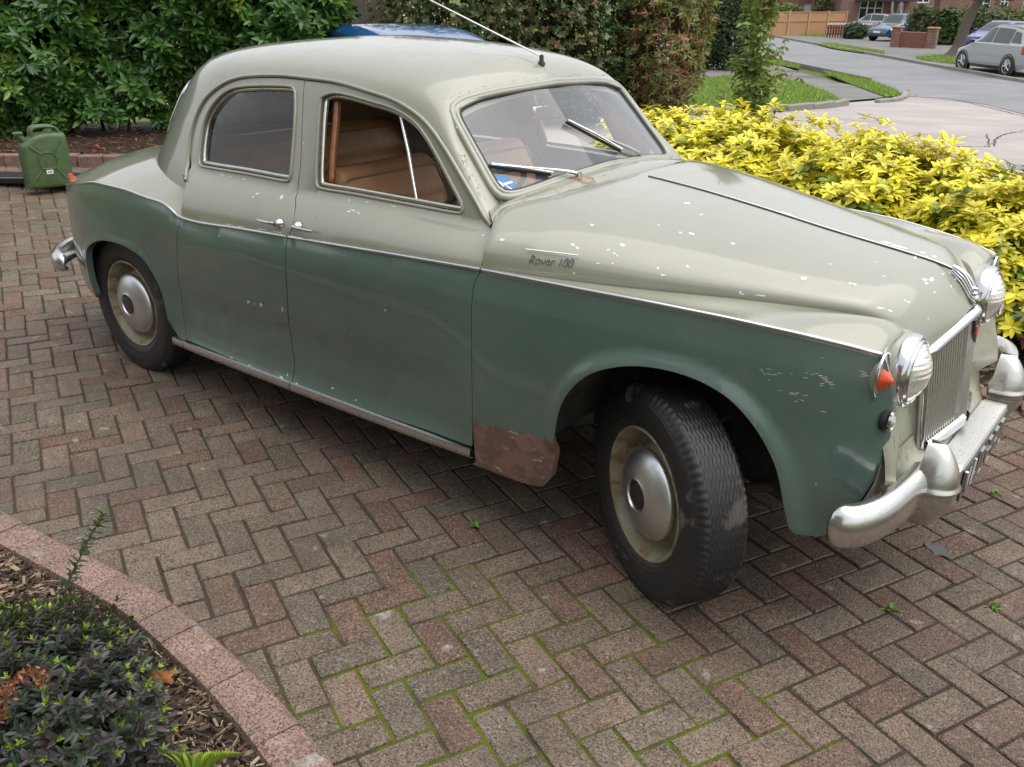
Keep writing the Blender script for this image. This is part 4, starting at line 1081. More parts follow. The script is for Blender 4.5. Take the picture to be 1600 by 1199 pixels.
m = MB(); m.box((-.60, 0, .66), (.03, 1.30, .64)); m.box((.0, 0, .62), (1.05, .60, .40)); m.build('bulkhead', MAT['dark'], car)
m = MB(); m.box((-2.42, 0, .68), (.04, 1.2, .7)); m.box((-2.55, 0, 1.045), (.34, .9, .01)); m.build('parcel_shelf', MAT['card'], car)
for sgn in (-1, 1):
    t = np.linspace(0, 5 * 2 * PI, 120); P = np.stack([.10 + .065 * np.cos(t), sgn * .50 + .065 * np.sin(t), .30 + .26 * t / t[-1]], 1)
    MB().tube(P, .010, 8).build('coil_spring', MAT['muddy'], car, 60)
    m = MB(); m.tube([(.09, sgn * .40, .29), (.05, sgn * .62, .26)], .03, 8); m.tube([(.30, sgn * .42, .33), (.12, sgn * .60, .33)], .018, 8); m.build('suspension_arm', MAT['muddy'], car)
# ---- wheels
def make_wheel():
    w = bpy.data.objects.new('wheel', None); COL.objects.link(w); w.parent = car
    na, nw = 360, 62
    # tyre: outer side at +y in the wheel's own frame (axis = y)
    prf = crv([(.205, -.060), (.225, -.079), (.265, -.086), (.300, -.084), (.328, -.074), (.340, -.062), (.3425, -.045), (.344, 0), (.3425, .045), (.340, .062), (.328, .074), (.300, .084), (.265, .086), (.225, .079), (.205, .060)], nw * 2)
    a = np.linspace(0, 2 * PI, na, endpoint=False); rr, ww = prf[:, 0], prf[:, 1]
    A, Rr = np.meshgrid(a, rr, indexing='ij'); Wd = np.broadcast_to(ww, A.shape)
    zig = (np.abs(((A * 62 / (2 * PI)) % 1) - .5) * 2 - .5) * .0075
    gro = np.zeros_like(A)
    for c in np.linspace(-.050, .050, 9): gro = np.maximum(gro, 1 - np.clip(np.abs(Wd + zig - c) / .0030, 0, 1))
    lug = (np.abs(np.abs(Wd) - .069) < .0105) * ((A * 90 / (2 * PI)) % 1 < .42)
    Rr = Rr - .0075 * gro * (np.abs(Wd) < .061) - .004 * lug
    for rc in (.245, .285): Rr = Rr + 0
    Wd = Wd + np.sign(Wd) * .0016 * np.exp(-((Rr - .238) / .004) ** 2) + np.sign(Wd) * .0016 * np.exp(-((Rr - .300) / .003) ** 2)
    zsq = Rr * np.sin(A); bul = np.clip((-.315 - zsq) / .03, 0, 1)
    V = np.stack([Rr * np.cos(A), Wd * (1 + .10 * bul), np.maximum(zsq, -.3355)], -1).reshape(-1, 3); n2 = len(prf)
    F = [(i * n2 + j, i * n2 + j + 1, ((i + 1) % na) * n2 + j + 1, ((i + 1) % na) * n2 + j) for i in range(na) for j in range(n2 - 1)]
    mesh('tyre', V, F, MAT['tyre'], w, smooth=True)
    ax = ([[1, 0, 0], [0, 0, -1], [0, 1, 0]], (0, 0, 0))            # lathe z -> -y (outer side of the right wheels)
    m = MB(); m.lathe([(.206, .062), (.212, .074), (.207, .0775), (.201, .074), (.197, .060), (.188, .048), (.184, .036), (.178, .020), (.172, .012), (.160, .014), (.148, .026), (.139, .040), (.134, .050), (.126, .054), (.1, .050), (.05, .05), (0, .05)], 72, mat=ax)
    rim_ = m.build('rim', MAT['rim'], w, 40)
    m = MB()
    for k in range(5):
        aa = k * 2 * PI / 5; m.lathe([(.0001, .0), (.010, .0), (.010, .004), (.0001, .004)], 8, mat=([[1, 0, 0], [0, 0, -1], [0, 1, 0]], (.176 * math.cos(aa) * .93, -.018, .176 * math.sin(aa) * .93)))
    m = MB(); m.lathe([(.143, .046), (.146, .055), (.141, .064), (.128, .074), (.106, .084), (.082, .0905), (.062, .093), (.054, .096), (.052, .097), (.0495, .092), (.046, .083), (.040, .081), (.037, .0835)], 64, mat=ax); hc = m.build('hub_cap', MAT['hubcap'], w, 50)
    m = MB(); m.lathe([(.044, .086), (.0435, .0945), (.036, .0965), (.035, .095), (.012, .0955), (0, .0965)], 32, mat=ax); m.build('hub_badge', MAT['blackpaint'], hc, 50)
    m = MB(); m.lathe([(.206, -.06), (.18, -.055), (.17, .01), (.03, .012), (0, .012)], 40, mat=ax); m.build('brake_drum', MAT['dark'], w, 50)
    return w
wheel0 = make_wheel()
wheels = [wheel0] + [copy_tree(wheel0, car) for _ in range(3)]
for w, (x, y, rz) in zip(wheels, ((0.056, -.662, -30), (-2.819, -.660, 0), (0.03, .672, 180 - 32), (-2.819, .660, 180))):
    w.location = (x, y, .335); w.rotation_euler = (0, 0, math.radians(rz))

# ---- interior
def hit(o, u, v, off=0.0):
    """where a photo pixel lands on one mesh"""
    d = ray(u, v); d = d / np.linalg.norm(d)
    ok, loc, n, i = o.ray_cast(Vector(CAM_C), Vector(d))
    if not ok: return None
    n = np.array(n); n = n if n @ d < 0 else -n
    return np.array(loc) + n * off, n
bpy.context.view_layer.update()
def seat(name, x0, zc, ztop, lean, y0, y1, depth, split_=False):
    """upholstered bench: cushion and backrest with pleated centre panels and rolled borders"""
    s_ = bpy.data.objects.new(name, None); COL.objects.link(s_); s_.parent = car
    ny, nz = 90, 40; ys = np.linspace(y0, y1, ny)
    # backrest, front face wrapped over the top and down the back
    rows = []
    for k in np.linspace(0, 1, nz):
        if k < .62: f = k / .62; zz = zc + (ztop - .07 - zc) * f; xx = x0 - lean * f
        elif k < .80: a = (k - .62) / .18 * PI; zz = ztop - .07 + .07 * math.sin(a); xx = x0 - lean - .07 + .07 * math.cos(a)
        else: f = (k - .80) / .20; zz = ztop - .07 + (zc - .1 - ztop + .07) * f; xx = x0 - lean - .14 + .03 * f
        e = np.abs((ys - (y0 + y1) / 2) / ((y1 - y0) / 2)); drop = .10 * np.clip((e - .80) / .20, 0, 1) ** 2.2
        puff = np.where(e > .985, -.05, 0) + .018 * (1 - e ** 6)
        border = (k < .50) & (k > .03)
        pleat = .017 * np.abs(np.sin(ys * PI / .060)) ** .5 * (1.0 if border else 0) * (e < .84)
        roll = .022 * math.exp(-((k - .57) / .05) ** 2)
        rows.append(np.stack([xx + (puff + pleat + roll) * (1 if k < .8 else -.3), ys, zz - drop * (k > .3)], 1))
    surf('backrest', np.array(rows), MAT['leather'], s_, out=(x0 - lean - .06, 0, zc))
    rows = []
    for k in np.linspace(0, 1, 30):
        if k < .75: f = k / .75; xx = x0 - .02 + depth * f; zz = zc + .05 * f + .02
        else: a = (k - .75) / .25 * PI / 2; xx = x0 - .02 + depth + .07 * math.sin(a); zz = zc - .0 + .07 * math.cos(a) - .14 * (k > .97)
        pleat = .014 * np.abs(np.sin(ys * PI / .060)) ** .5 * (.08 < k < .70)
        rows.append(np.stack([np.full(ny, xx), ys, zz + pleat], 1))
    surf('cushion', np.array(rows), MAT['leather'], s_, out=(x0 + .2, 0, zc - .4))
    zt = [(x0 - lean + .012, y, ztop - .035 - .10 * max(0, (abs((y - (y0 + y1) / 2) / ((y1 - y0) / 2)) - .80) / .20) ** 2.2) for y in np.linspace(y0 + .01, y1 - .01, 40)]
    MB().tube(zt, .006, 6).build('piping', MAT['piping'], s_, 60)
    return s_
seat('front_seat', -1.24, .50, 1.115, .20, -.60, -.02, .46); seat('front_seat', -1.24, .50, 1.115, .20, .02, .60, .46)
seat('rear_seat', -2.05, .48, 1.14, .22, -.63, .63, .46)
MB().box((-1.45, 0, .345), (1.8, 1.3, .02)).build('carpet', MAT['card'], car)
# dashboard with wooden fascia, instrument hood
m = MB(); rows = np.array([[(-.66, y, 1.075), (-.74, y, 1.085), (-.80, y, 1.07), (-.82, y, 1.03), (-.80, y, .90), (-.72, y, .80)] for y in np.linspace(-.60, .60, 12)])
V, F = grid(rows); m.add(V, F); m.build('dashboard', MAT['wood'], car, 40)
m = MB(); m.lathe([(.07, 0), (.075, .03), (.06, .045), (0, .046)], 24, mat=([[0, 0, -1], [1, 0, 0], [0, 1, 0]], (-.80, -.34, 1.02))); m.build('instrument', MAT['blackpaint'], car, 50)
# steering wheel
R3 = np.array([[math.cos(-.75), 0, math.sin(-.75)], [0, 1, 0], [-math.sin(-.75), 0, math.cos(-.75)]]); cst = np.array([-.955, -.36, 1.025])
ring = [cst + R3 @ np.array([.205 * math.cos(t), .205 * math.sin(t), 0]) for t in np.linspace(0, 2 * PI, 48, endpoint=False)]
m = MB(); m.tube(ring, .0115, 8, closed=True)
sw = m.build('steering_wheel', MAT['rub'], car, 60)
m = MB()
for a in (0.3, PI - .3): m.tube([cst + R3 @ np.array([.2 * math.sin(a) * 0 + .2 * math.cos(a + PI / 2) , .2 * math.sin(a + PI / 2), 0]), cst + R3 @ np.array([0, 0, -.02])], .008, 6)
m.tube([cst, cst + R3 @ np.array([0, 0, -.30])], .022, 10); m.build('steering_column', MAT['rub'], sw, 60)
# rear-view mirror on its stalk
m = MB(); a = np.array([-.905, 0, 1.405]); b_ = np.array([-.93, 0, 1.325]); m.tube([a, b_], .004, 6); m.build('mirror_stalk', MAT['chrome'], car, 60)
m = MB(); m.bbox((-.935, .03, 1.318), (.016, .17, .055), .008); m.build('rear_view_mirror', MAT['alu'], car, 40)
# ---- wipers
def on_screen(u, v, off): h = hit(ws, u, v, off); return h[0]
for nm, piv, arm, tip, tail_ in (('wiper', (904, 276), (872, 273), (763, 262.5), (858, 275)), ('wiper', (1004, 249), (975, 236), (882, 194), (966, 239))):
    pv = at_y(piv[0], piv[1], -.235 if piv[0] < 950 else .262); pv = pv + np.array([0, 0, .006])
    t0, t1 = on_screen(*tip, .016), on_screen(*tail_, .016); mid = t0 * .45 + t1 * .55 + np.array([.7, 0, .7]) * .012
    m = MB(); m.tube(crv([pv, pv * .4 + on_screen(*arm, .03) * .6, mid], 12), np.linspace(.0075, .004, 12), 6); m.lathe([(0, .018), (.012, .016), (.014, 0)], 14, mat=(np.eye(3), pv - [0, 0, .008]))
    w_ = m.build('wiper_arm', MAT['chrome'], car, 60)
    m = MB(); m.tube([t0 + np.array([.7, 0, .7]) * .006, t0 * .5 + t1 * .5 + np.array([.7, 0, .7]) * .010, t1 + np.array([.7, 0, .7]) * .006], .0052, 6); m.build('blade_holder', MAT['alu'], w_, 60)
    m = MB(); m.tube([t0 - np.array([.7, 0, .7]) * .006, t1 - np.array([.7, 0, .7]) * .006], .0062, 6); m.build('blade_rubber', MAT['rub'], w_, 60)
    bx = MB(); bx.bbox(pv + np.array([.012, 0, -.022]), (.085, .075, .03), .012); bx.build('wiper_plinth', MAT['rusty'], w_, 40)
# windscreen sticker: blue roundel with white wings
sc_ = on_screen(785, 290, .006); ex_ = on_screen(797, 291, .006) - sc_; ex_ /= np.linalg.norm(ex_); n_ = hit(ws, 785, 290)[1]; ey_ = np.cross(n_, ex_)
if ey_[2] < 0: ey_ = -ey_
def flat(name, pts, mat, off, parent):
    q = [sc_ + ex_ * a + ey_ * b_ + n_ * off for a, b_ in pts]; q2 = [p - n_ * .0006 for p in q]; n = len(q)
    return mesh(name, q + q2, [tuple(range(n)), tuple(range(2 * n - 1, n - 1, -1))] + [(i, (i + 1) % n, (i + 1) % n + n, i + n) for i in range(n)], mat, parent)
st = flat('screen_sticker', [(.045 * math.cos(t), .034 * math.sin(t)) for t in np.linspace(0, 2 * PI, 30, endpoint=False)], MAT['blue_sticker'], 0, ws)
for pts in ([(-.036, .012), (-.03, .018), (.004, .002), (.0, -.006)], [(.038, .010), (.034, .016), (.0, .004), (.0, -.006)], [(-.004, .004), (.006, .004), (-.008, -.028), (-.016, -.024)], [(.002, .0), (.008, -.002), (.03, -.014), (.026, -.02)]):
    flat('sticker_print', pts, MAT['white'], .0012, st)
# ---- aerial
h = hit(roof, 846, 101, 0.0); ab = h[0] if h else np.array([-.94, 0, 1.5])
m = MB(); m.lathe([(.015, -.002), (.014, .006), (.009, .012), (.008, .03), (.006, .034), (0, .035)], 16, mat=(np.eye(3), ab)); aer = m.build('aerial_base', MAT['rub'], car, 50)
tipd = at_y(648, -12, ab[1] + .0); MB().tube([ab + [0, 0, .028], tipd, tipd + (tipd - ab) * .6], [.0036, .0026, .0022], 6).build('aerial_rod', MAT['alu'], aer, 60)
# ---- name script on the bonnet flank
def text_mesh(body, size, extr, shear=0.0):
    cu = bpy.data.curves.new('t', 'FONT'); cu.body = body; cu.size = size; cu.extrude = extr; cu.shear = shear; cu.bevel_depth = extr * .4; cu.resolution_u = 4
    o = bpy.data.objects.new('t', cu); COL.objects.link(o); bpy.context.view_layer.update()
    me = bpy.data.meshes.new_from_object(o.evaluated_get(bpy.context.evaluated_depsgraph_get())); bpy.data.objects.remove(o); return me
h0 = hit(bonnet, 826, 411, .003); h1 = hit(bonnet, 897, 418, .003)
if h0 and h1:
    ex = h1[0] - h0[0]; L = np.linalg.norm(ex); ex /= L; n = h0[1] + h1[1]; n -= ex * (n @ ex); n /= np.linalg.norm(n); ey = np.cross(n, ex)
    me = text_mesh('Rover 100', .036, .0010, .35); wd_ = max(v.co.x for v in me.vertices); k = L / wd_
    Mx = Matrix(((ex[0] * k, ey[0], n[0], h0[0][0]), (ex[1] * k, ey[1], n[1], h0[0][1]), (ex[2] * k, ey[2], n[2], h0[0][2]), (0, 0, 0, 1)))
    me.transform(Mx); me.materials.clear(); me.materials.append(MAT['chrome']); o = link('name_script', me, bonnet)
    m = MB(); m.tube([h0[0] + ey * .040 - ex * .012, h1[0] + ey * .036 + ex * .01], .0022, 6); m.build('script_bar', MAT['chrome'], bonnet, 60)
# ---- where the paint has flaked to primer
def flakes(name, target, L, mat, parent, off=.0006, seed=3):
    rg = random.Random(seed); mb = MB(); bpy.context.view_layer.update()
    for (u, v, w, h_, ang) in L:
        n = 11; pts = []
        for i in range(n):
            t = 2 * PI * i / n; r = rg.uniform(.42, 1.0); a, b_ = w * r * math.cos(t) / 2, h_ * r * math.sin(t) / 2
            pts.append((u + a * math.cos(ang) - b_ * math.sin(ang), v + a * math.sin(ang) + b_ * math.cos(ang)))
        q = [hit(target, *p, off) for p in pts]; c = hit(target, u, v, off)
        if c is None or any(k is None for k in q): continue
        V = [c[0]] + [k[0] for k in q]; mb.add(V, [(0, i + 1, (i + 1) % n + 1) for i in range(n)])
    o = mb.build(name, mat, parent); o['kind'] = 'stuff'; return o
BF = [(925, 352, 10, 5, .1), (895, 383, 11, 6, .4), (902, 388, 8, 5, .4), (972, 383, 14, 6, 0), (951, 391, 7, 4, -.3), (960, 396, 7, 4, .3), (964, 400, 5, 4, .5), (1064, 364, 7, 4, .3), (1081, 366, 16, 5, .1), (785, 375, 12, 6, 0), (934, 412, 8, 4, 0), (957, 412, 7, 4, .2), (1074, 417, 8, 7, .4), (1036, 430, 13, 5, .1), (897, 427, 5, 5, 0),
      (1074, 318, 14, 5, 0), (1095, 336, 9, 4, 0), (1145, 381, 9, 4, 0), (1256, 436, 15, 7, .1), (1335, 445, 13, 5, .2), (1328, 443, 7, 5, 0), (1381, 432, 8, 2.5, .1), (1445, 438, 12, 8, 0), (1455, 437, 14, 9, -.1), (1448, 443, 10, 6, .1), (1419, 472, 8, 6, .4), (1413, 470, 5, 4, 0), (1402, 385, 44, 6, .22), (1385, 380, 20, 5, .2), (1194, 325, 22, 4, .3), (1230, 335, 40, 6, .3), (1245, 342, 22, 5, .3), (1274, 350, 20, 4, .3), (1430, 403, 5, 9, .4), (1442, 396, 16, 5, .3), (1447, 402, 8, 5, 0), (1461, 402, 12, 5, .3), (1484, 427, 8, 4, .3), (1493, 436, 6, 5, .6), (1473, 429, 6, 4, 0), (1486, 448, 3, 5, 0), (1460, 457, 5, 5, 0), (1157, 457, 6, 5, 0), (1190, 462, 30, 3, .12), (1160, 460, 12, 3, .1), (1375, 482, 24, 4, .2), (1390, 486, 14, 5, .3), (1297, 413, 5, 3, .2), (1450, 498, 4, 4, 0)]
flakes('flaked_paint', bonnet, BF, MAT['flake'], bonnet)
_doors = {o.name: o for o in bpy.data.objects if o.parent == car and o.name.startswith(('front_door', 'rear_door'))}
rdR = [o for n, o in _doors.items() if n == 'rear_door'][0]; fdR = [o for n, o in _doors.items() if n == 'front_door'][0]
lo_r = [c for c in bpy.data.objects if c.parent == rdR and c.name.startswith('lower_skin')][0]; lo_f = [c for c in bpy.data.objects if c.parent == fdR and c.name.startswith('lower_skin')][0]
flakes('flaked_paint', lo_r, [(388, 472, 6, 7, .3), (398, 475, 2.5, 3, 0), (408, 477, 4, 9, -.3), (441, 483, 3, 10, -.1), (426, 589, 8, 3, .4), (440, 590, 10, 5, .3), (449, 586, 3, 6, .5), (302, 534, 5, 4, .4), (343, 369, 2, 3, 0), (362, 559, 6, 2.5, .4), (390, 571, 7, 2.5, .4)], MAT['flake'], lo_r)
flakes('flaked_paint', lo_f, [(602, 485, 3, 6, -.3), (458, 596, 6, 5, .3), (464, 600, 4, 4, 0), (471, 602, 4, 6, -.2), (520, 607, 4, 3, 0), (556, 625, 4, 3, 0), (549, 525, 2, 2, 0)], MAT['flake'], lo_f)
flakes('flaked_paint', rdR, [(348, 274, 12, 2.5, .1), (360, 276, 12, 3, .1), (382, 281, 10, 3, .1), (402, 303, 12, 3, -.3), (440, 309, 6, 9, .4), (396, 308, 5, 3, 0), (358, 351, 14, 2.5, .1), (378, 354, 18, 2.5, .1), (410, 359, 24, 2.5, .12), (435, 363, 20, 2.5, .15)], MAT['flake'], rdR)
flakes('flaked_paint', fdR, [(546, 313, 6, 3, 0), (552, 329, 12, 3, .3), (545, 331, 8, 3, 0), (560, 333, 7, 3, .2), (616, 323, 7, 2, .1), (574, 316, 9, 2, .1), (755, 368, 6, 2, 0)], MAT['flake'], fdR)
fwR = [o for o in bpy.data.objects if o.parent == car and o.name == 'front_wing'][0]
rg = random.Random(9); scr_l = []
for (cx, cy, sx, sy, n, a) in ((1205, 583, 22, 12, 9, .2), (1290, 595, 16, 30, 16, .15), (1240, 617, 22, 8, 10, .2), (1350, 587, 16, 8, 6, .1), (1265, 586, 24, 6, 6, .1)):
    for _ in range(n): scr_l.append((cx + rg.gauss(0, sx * .5), cy + rg.gauss(0, sy * .5), rg.uniform(5, 14), 1.1, a + rg.uniform(-.15, .15)))
scr_l += [(1275, 757, 2, 7, 0), (1140, 482 + 0, .1, .1, 0)]
flakes('scratches', fwR, scr_l, MAT['flake'], fwR, seed=5)

# rust breaking out beside the screen and along the seams
spR = [o for o in bpy.data.objects if o.parent == car and o.name == 'screen_pillar'][0]; rg = random.Random(13); RL = []
for i in range(46):
    t = rg.random(); RL.append((716 + 36 * t + rg.gauss(0, 3.5), 236 + 76 * t + rg.gauss(0, 3), rg.uniform(1.5, 4.5), rg.uniform(1.2, 3.2), rg.uniform(0, 3)))
flakes('rust_spots', spR, RL, MAT['rusty'], spR, seed=6)
RL = [(rg.uniform(690, 960), 0, rg.uniform(1.5, 4), rg.uniform(1.2, 2.4), 0) for _ in range(46)]; RL = [(u, 160 - 36 * min(1, (u - 690) / 160.0) ** .8 - 4 + rg.gauss(0, 2.2), a, b_, c) for (u, _, a, b_, c) in RL] + [(rg.uniform(560, 920), rg.uniform(85, 125), rg.uniform(1, 2.4), rg.uniform(1, 2), 0) for _ in range(26)]
flakes('rust_spots', roof, RL, MAT['rusty'], roof, seed=7)
scu = [o for o in bpy.data.objects if o.parent == car and o.name == 'scuttle'][0]
flakes('rust_spots', scu, [(rg.uniform(800, 960), rg.uniform(262, 320), rg.uniform(1.5, 5), rg.uniform(1.2, 2.6), rg.uniform(0, 3)) for _ in range(120)], MAT['rusty'], scu, seed=8)
flakes('edge_chips', fwR, [(u + rg.gauss(0, 3), v + rg.gauss(0, 2) - 3, rg.uniform(2, 6), rg.uniform(1.2, 3), rg.uniform(0, 3)) for (u, v) in [(978, 570), (1098, 598), (1118, 610), (1128, 617), (1150, 640), (1178, 668), (1186, 684), (1196, 698), (1204, 716), (1212, 738)] for _ in range(3)], MAT['rusty'], fwR, seed=9)

# =================================================================== GROUND
def sheet(name, pts, z, mat, kind='structure', step=None, parent=None):
    """a flat ground sheet with a traced outline"""
    P = np.asarray(pts, float); n = len(P)
    V = [(p[0], p[1], z if not callable(z) else z(p[0], p[1])) for p in P]
    o = mesh(name, V, [tuple(range(n))], mat, parent)
    me = o.data
    if me.polygons[0].normal.z < 0: me.flip_normals()
    if kind: o['kind'] = kind
    return o
tag(sheet("ground", [(-9, -9), (9, -9), (9, 9), (-9, 9)], -.05, MAT["lawn"]), "wide open ground", None)
# ---- paving in 90-degree herringbone, traced lattice
LO = np.array([-1.02884465, -1.48954874]); _la = math.radians(66.4835); LX = np.array([math.cos(_la), math.sin(_la)]); LY = np.array([-LX[1], LX[0]]); PIT = .102
KO = crv([(-4.2, -2.35), (-3.4, -2.02), (-2.6, -1.86), (-1.905, -1.815), (-1.426, -1.765), (-1.047, -1.732), (-.687, -1.752), (-.395, -1.79), (-.135, -1.845), (.10, -1.93), (.35, -2.10), (.5, -2.4), (.52, -3.2)], 120)      # outer edge of the bed kerb
KI = np.array([p + np.array([-t[1], t[0]]) * -.122 for p, t in zip(KO, (lambda T: T / np.linalg.norm(T, axis=1)[:, None])(np.gradient(KO, axis=0)))])
bed_poly = np.vstack([(KO + KI * 2) / 3, [(.52, -4.5)], [(-5.5, -4.5)], [(-5.5, -2.9)]])
YB = np.array([(-2.95, 4.9), (-3.0, 3.0), (-2.8, 2.15), (-2.0, 1.90), (-.6, 1.82), (.2, 1.74), (.70, 1.55), (1.0, 1.62), (1.35, 1.95), (1.6, 2.6), (1.65, 4.9)])       # edge of the yellow bed
HB = np.array([(-9.2, -.85), (-8.0, .40), (-7.0, 1.30), (-6.3, 2.2), (-5.9, 3.0)])                                        # kerb of the hedge bed
drive_poly = np.vstack([HB[:4] + [-.10, .10], [(-6.0, 2.1)], YB[2:8] + [0, .06], [(1.1, 1.72), (2.9, 1.7), (3.2, -4.2), (-9.5, -4.5)]])
gx, gy = np.meshgrid(np.arange(-9.6, 3.4, .15), np.arange(-4.6, 2.3, .15), indexing='ij')
P = np.stack([gx, gy, ground_z(gx, gy) - .0048 - .004 * sstep(-2.9, -3.3, gx)], -1); V, F = grid(P)
drive = mesh('driveway', V, F, MAT['joint'], smooth=True); drive['kind'] = 'structure'
if drive.data.polygons[0].normal.z < 0: drive.data.flip_normals()
tag(drive, 'red and grey block-paved driveway in herringbone with moss in its joints')
bricks = []
for a in range(-95, 62):
    for b in range(-62, 62):
        if (b - a) % 4 == 0: bricks.append((a + .5, b + 1.0, 0))             # lies along B
        if (b - a) % 4 == 3: bricks.append((a + 1.0, b + .5, 1))             # lies along A
B0 = []
for a, b, o_ in bricks:
    c = LO + (LX * b - LY * a) * PIT; B0.append((c[0], c[1], o_))
B0 = np.array(B0)
ok = inpoly(B0[:, :2], drive_poly) & ~inpoly(B0[:, :2], bed_poly); B0 = B0[ok]
Q = np.stack([B0[:, 0], B0[:, 1], ground_z(B0[:, 0], B0[:, 1])], 1) - CAM_C
cq = Q @ CAM_R.T; uu_, vv_ = 800 + CAM_F * cq[:, 0] / cq[:, 2], 599.5 + CAM_F * cq[:, 1] / cq[:, 2]
front = (cq[:, 2] > .3) & (uu_ > -500) & (uu_ < 2100) & (vv_ < 1750); B0, cq, uu_, vv_ = B0[front], cq[front], uu_[front], vv_[front]
vis = (uu_ > 0) & (uu_ < 1600) & (vv_ < 1199) & (vv_ > 0)
# paving under the car body is hidden from the photograph
under = (B0[:, 0] > -3.0) & (B0[:, 0] < .45) & (B0[:, 1] > -.45)
score = np.where(vis & ~under, 1 / cq[:, 2], 0); rank = np.argsort(-score); single = np.zeros(len(B0), bool); single[rank[:290]] = True
def bcol(x, y, rg):
    n = math.sin(x * 3.1 + 1.3) * math.cos(y * 2.7 - .4) + rg.gauss(0, .8)
    red = (.134, .080, .058); brown = (.130, .098, .071); grey = (.124, .101, .075); pink = (.136, .094, .068)
    k = rg.random()
    c = red if k < .24 + .06 * n else (grey if k > .76 else (pink if k > .62 else brown))
    f = rg.uniform(.84, 1.18); return tuple(q * f for q in c)
rgb = random.Random(21)
BV, BF_ = rbox((.1950, .0930, .040), .0036)
def brick_verts(rg):
    V = BV.copy(); V[:, :2] += np.array([[rg.gauss(0, .0011), rg.gauss(0, .0011)] for _ in V]); V[:, 2] += np.array([rg.gauss(0, .0004) for _ in V]) - .020; return V
variants = []
for i in range(24):
    me_o = mesh('paver', brick_verts(rgb), BF_, MAT['paver']); col = bcol(rgb.uniform(-3, 3), rgb.uniform(-3, 3), rgb)
    tinted(me_o, [col] * len(BF_)); variants.append(me_o.data); bpy.data.objects.remove(me_o)
SV, SF, SC_ = [], [], []
for i, (x, y, o_) in enumerate(B0):
    rz = _la + (0 if o_ == 0 else PI / 2) + rgb.gauss(0, .006) + (PI if rgb.random() < .5 else 0); z = float(ground_z(x, y)) + min(.004, max(-.0014, rgb.gauss(0, .0018)))
    sl = -.068 if x < -3.7 else (-.068 * (-(x + 3.15)) * 2 if x < -3.15 else 0.0)
    if single[i]:
        o = bpy.data.objects.new('paver', variants[rgb.randrange(24)]); COL.objects.link(o); o.parent = drive
        o.location = (x, y, z); o.rotation_euler = (rgb.gauss(0, .006), rgb.gauss(0, .004), rz)
    else:
        V = brick_verts(rgb); c, s = math.cos(rz), math.sin(rz); V = V @ np.array([[c, s, 0], [-s, c, 0], [0, 0, 1]])
        V[:, 2] += V[:, 0] * sl; b = len(SV) * 24; SV.append(V + [x, y, z]); SF += [tuple(k + b for k in f) for f in BF_]; SC_ += [bcol(x, y, rgb)] * len(BF_)
o = mesh('paver_field', np.vstack(SV), SF, MAT['paver'], drive); tinted(o, SC_); o['kind'] = 'stuff'
# ---- raised kerb of the planting bed
kb = thing('bed_kerb', 'curved raised kerb of pink concrete blocks edging the bark-mulched shrub bed', 'kerb'); 
s_len = np.r_[0, np.cumsum(np.linalg.norm(np.diff(KO, axis=0), axis=1))]; nst = int(s_len[-1] / .132); rgk = random.Random(4)
for i in range(nst):
    a, b = (i + .012) / nst * s_len[-1], (i + .988) / nst * s_len[-1]
    q = np.linspace(a, b, 4); o1 = np.stack([np.interp(q, s_len, KO[:, k]) for k in (0, 1)], 1); i1 = np.stack([np.interp(q, s_len, KI[:, k]) for k in (0, 1)], 1)
    h = .052 + rgk.gauss(0, .002); rows = []
    for w, z in ((-.02, -.06), (-.02, h - .014), (.06, h - .003), (.12, h), (.85, h + .001), (.97, h - .004), (1.0, h - .018), (1.0, -.06)):
        r = o1 + (i1 - o1) * w; rows.append(np.c_[r, np.full(4, z) + ground_z(r[:, 0], r[:, 1])])
    V, F = grid(np.array(rows)); n = 4; m_ = len(rows)
    F = list(F) + [tuple(k * n for k in range(m_)), tuple(k * n + 3 for k in range(m_))[::-1]]
    f_ = rgk.uniform(.85, 1.15); o = mesh('kerb_block', V, F, MAT['paver'], kb); tinted(o, [(.215 * f_, .140 * f_, .116 * f_)] * len(F)); autosmooth(o, 40)
# hedge-bed kerb and right-hand bed edging
def kerb_row(parent, path, w, h, step, col, z0=None, rgk=random.Random(8)):
    P = resample(np.asarray(path, float), 200); L = np.r_[0, np.cumsum(np.linalg.norm(np.diff(P, axis=0), axis=1))]; n = int(L[-1] / step)
    T = np.gradient(P, axis=0); T /= np.linalg.norm(T, axis=1)[:, None]
    for i in range(n):
        m_ = (i + .5) / n * L[-1]; c = np.array([np.interp(m_, L, P[:, k]) for k in (0, 1)]); t = np.array([np.interp(m_, L, T[:, k]) for k in (0, 1)])
        z = float(ground_z(*c)); V, F = rbox((L[-1] / n - .005, w, h + .08), .006); ang = math.atan2(t[1], t[0]); cs, sn = math.cos(ang), math.sin(ang)
        V = V @ np.array([[cs, sn, 0], [-sn, cs, 0], [0, 0, 1]]) + np.array([c[0], c[1], z + h / 2 - .04 + rgk.gauss(0, .002)])
        f_ = rgk.uniform(.85, 1.15); o = mesh('kerb_block', V, F, MAT['paver'], parent); tinted(o, [tuple(k * f_ for k in col)] * len(F))
hk = thing('hedge_kerb', 'low pink block kerb between the driveway and the bed under the laurel hedge', 'kerb'); kerb_row(hk, HB, .12, .10, .21, (.19, .115, .092))
yk = thing('flower_bed_kerb', 'pink block edging round the bark bed of the yellow shrubs', 'kerb'); kerb_row(yk, YB, .11, .03, .21, (.22, .125, .10))
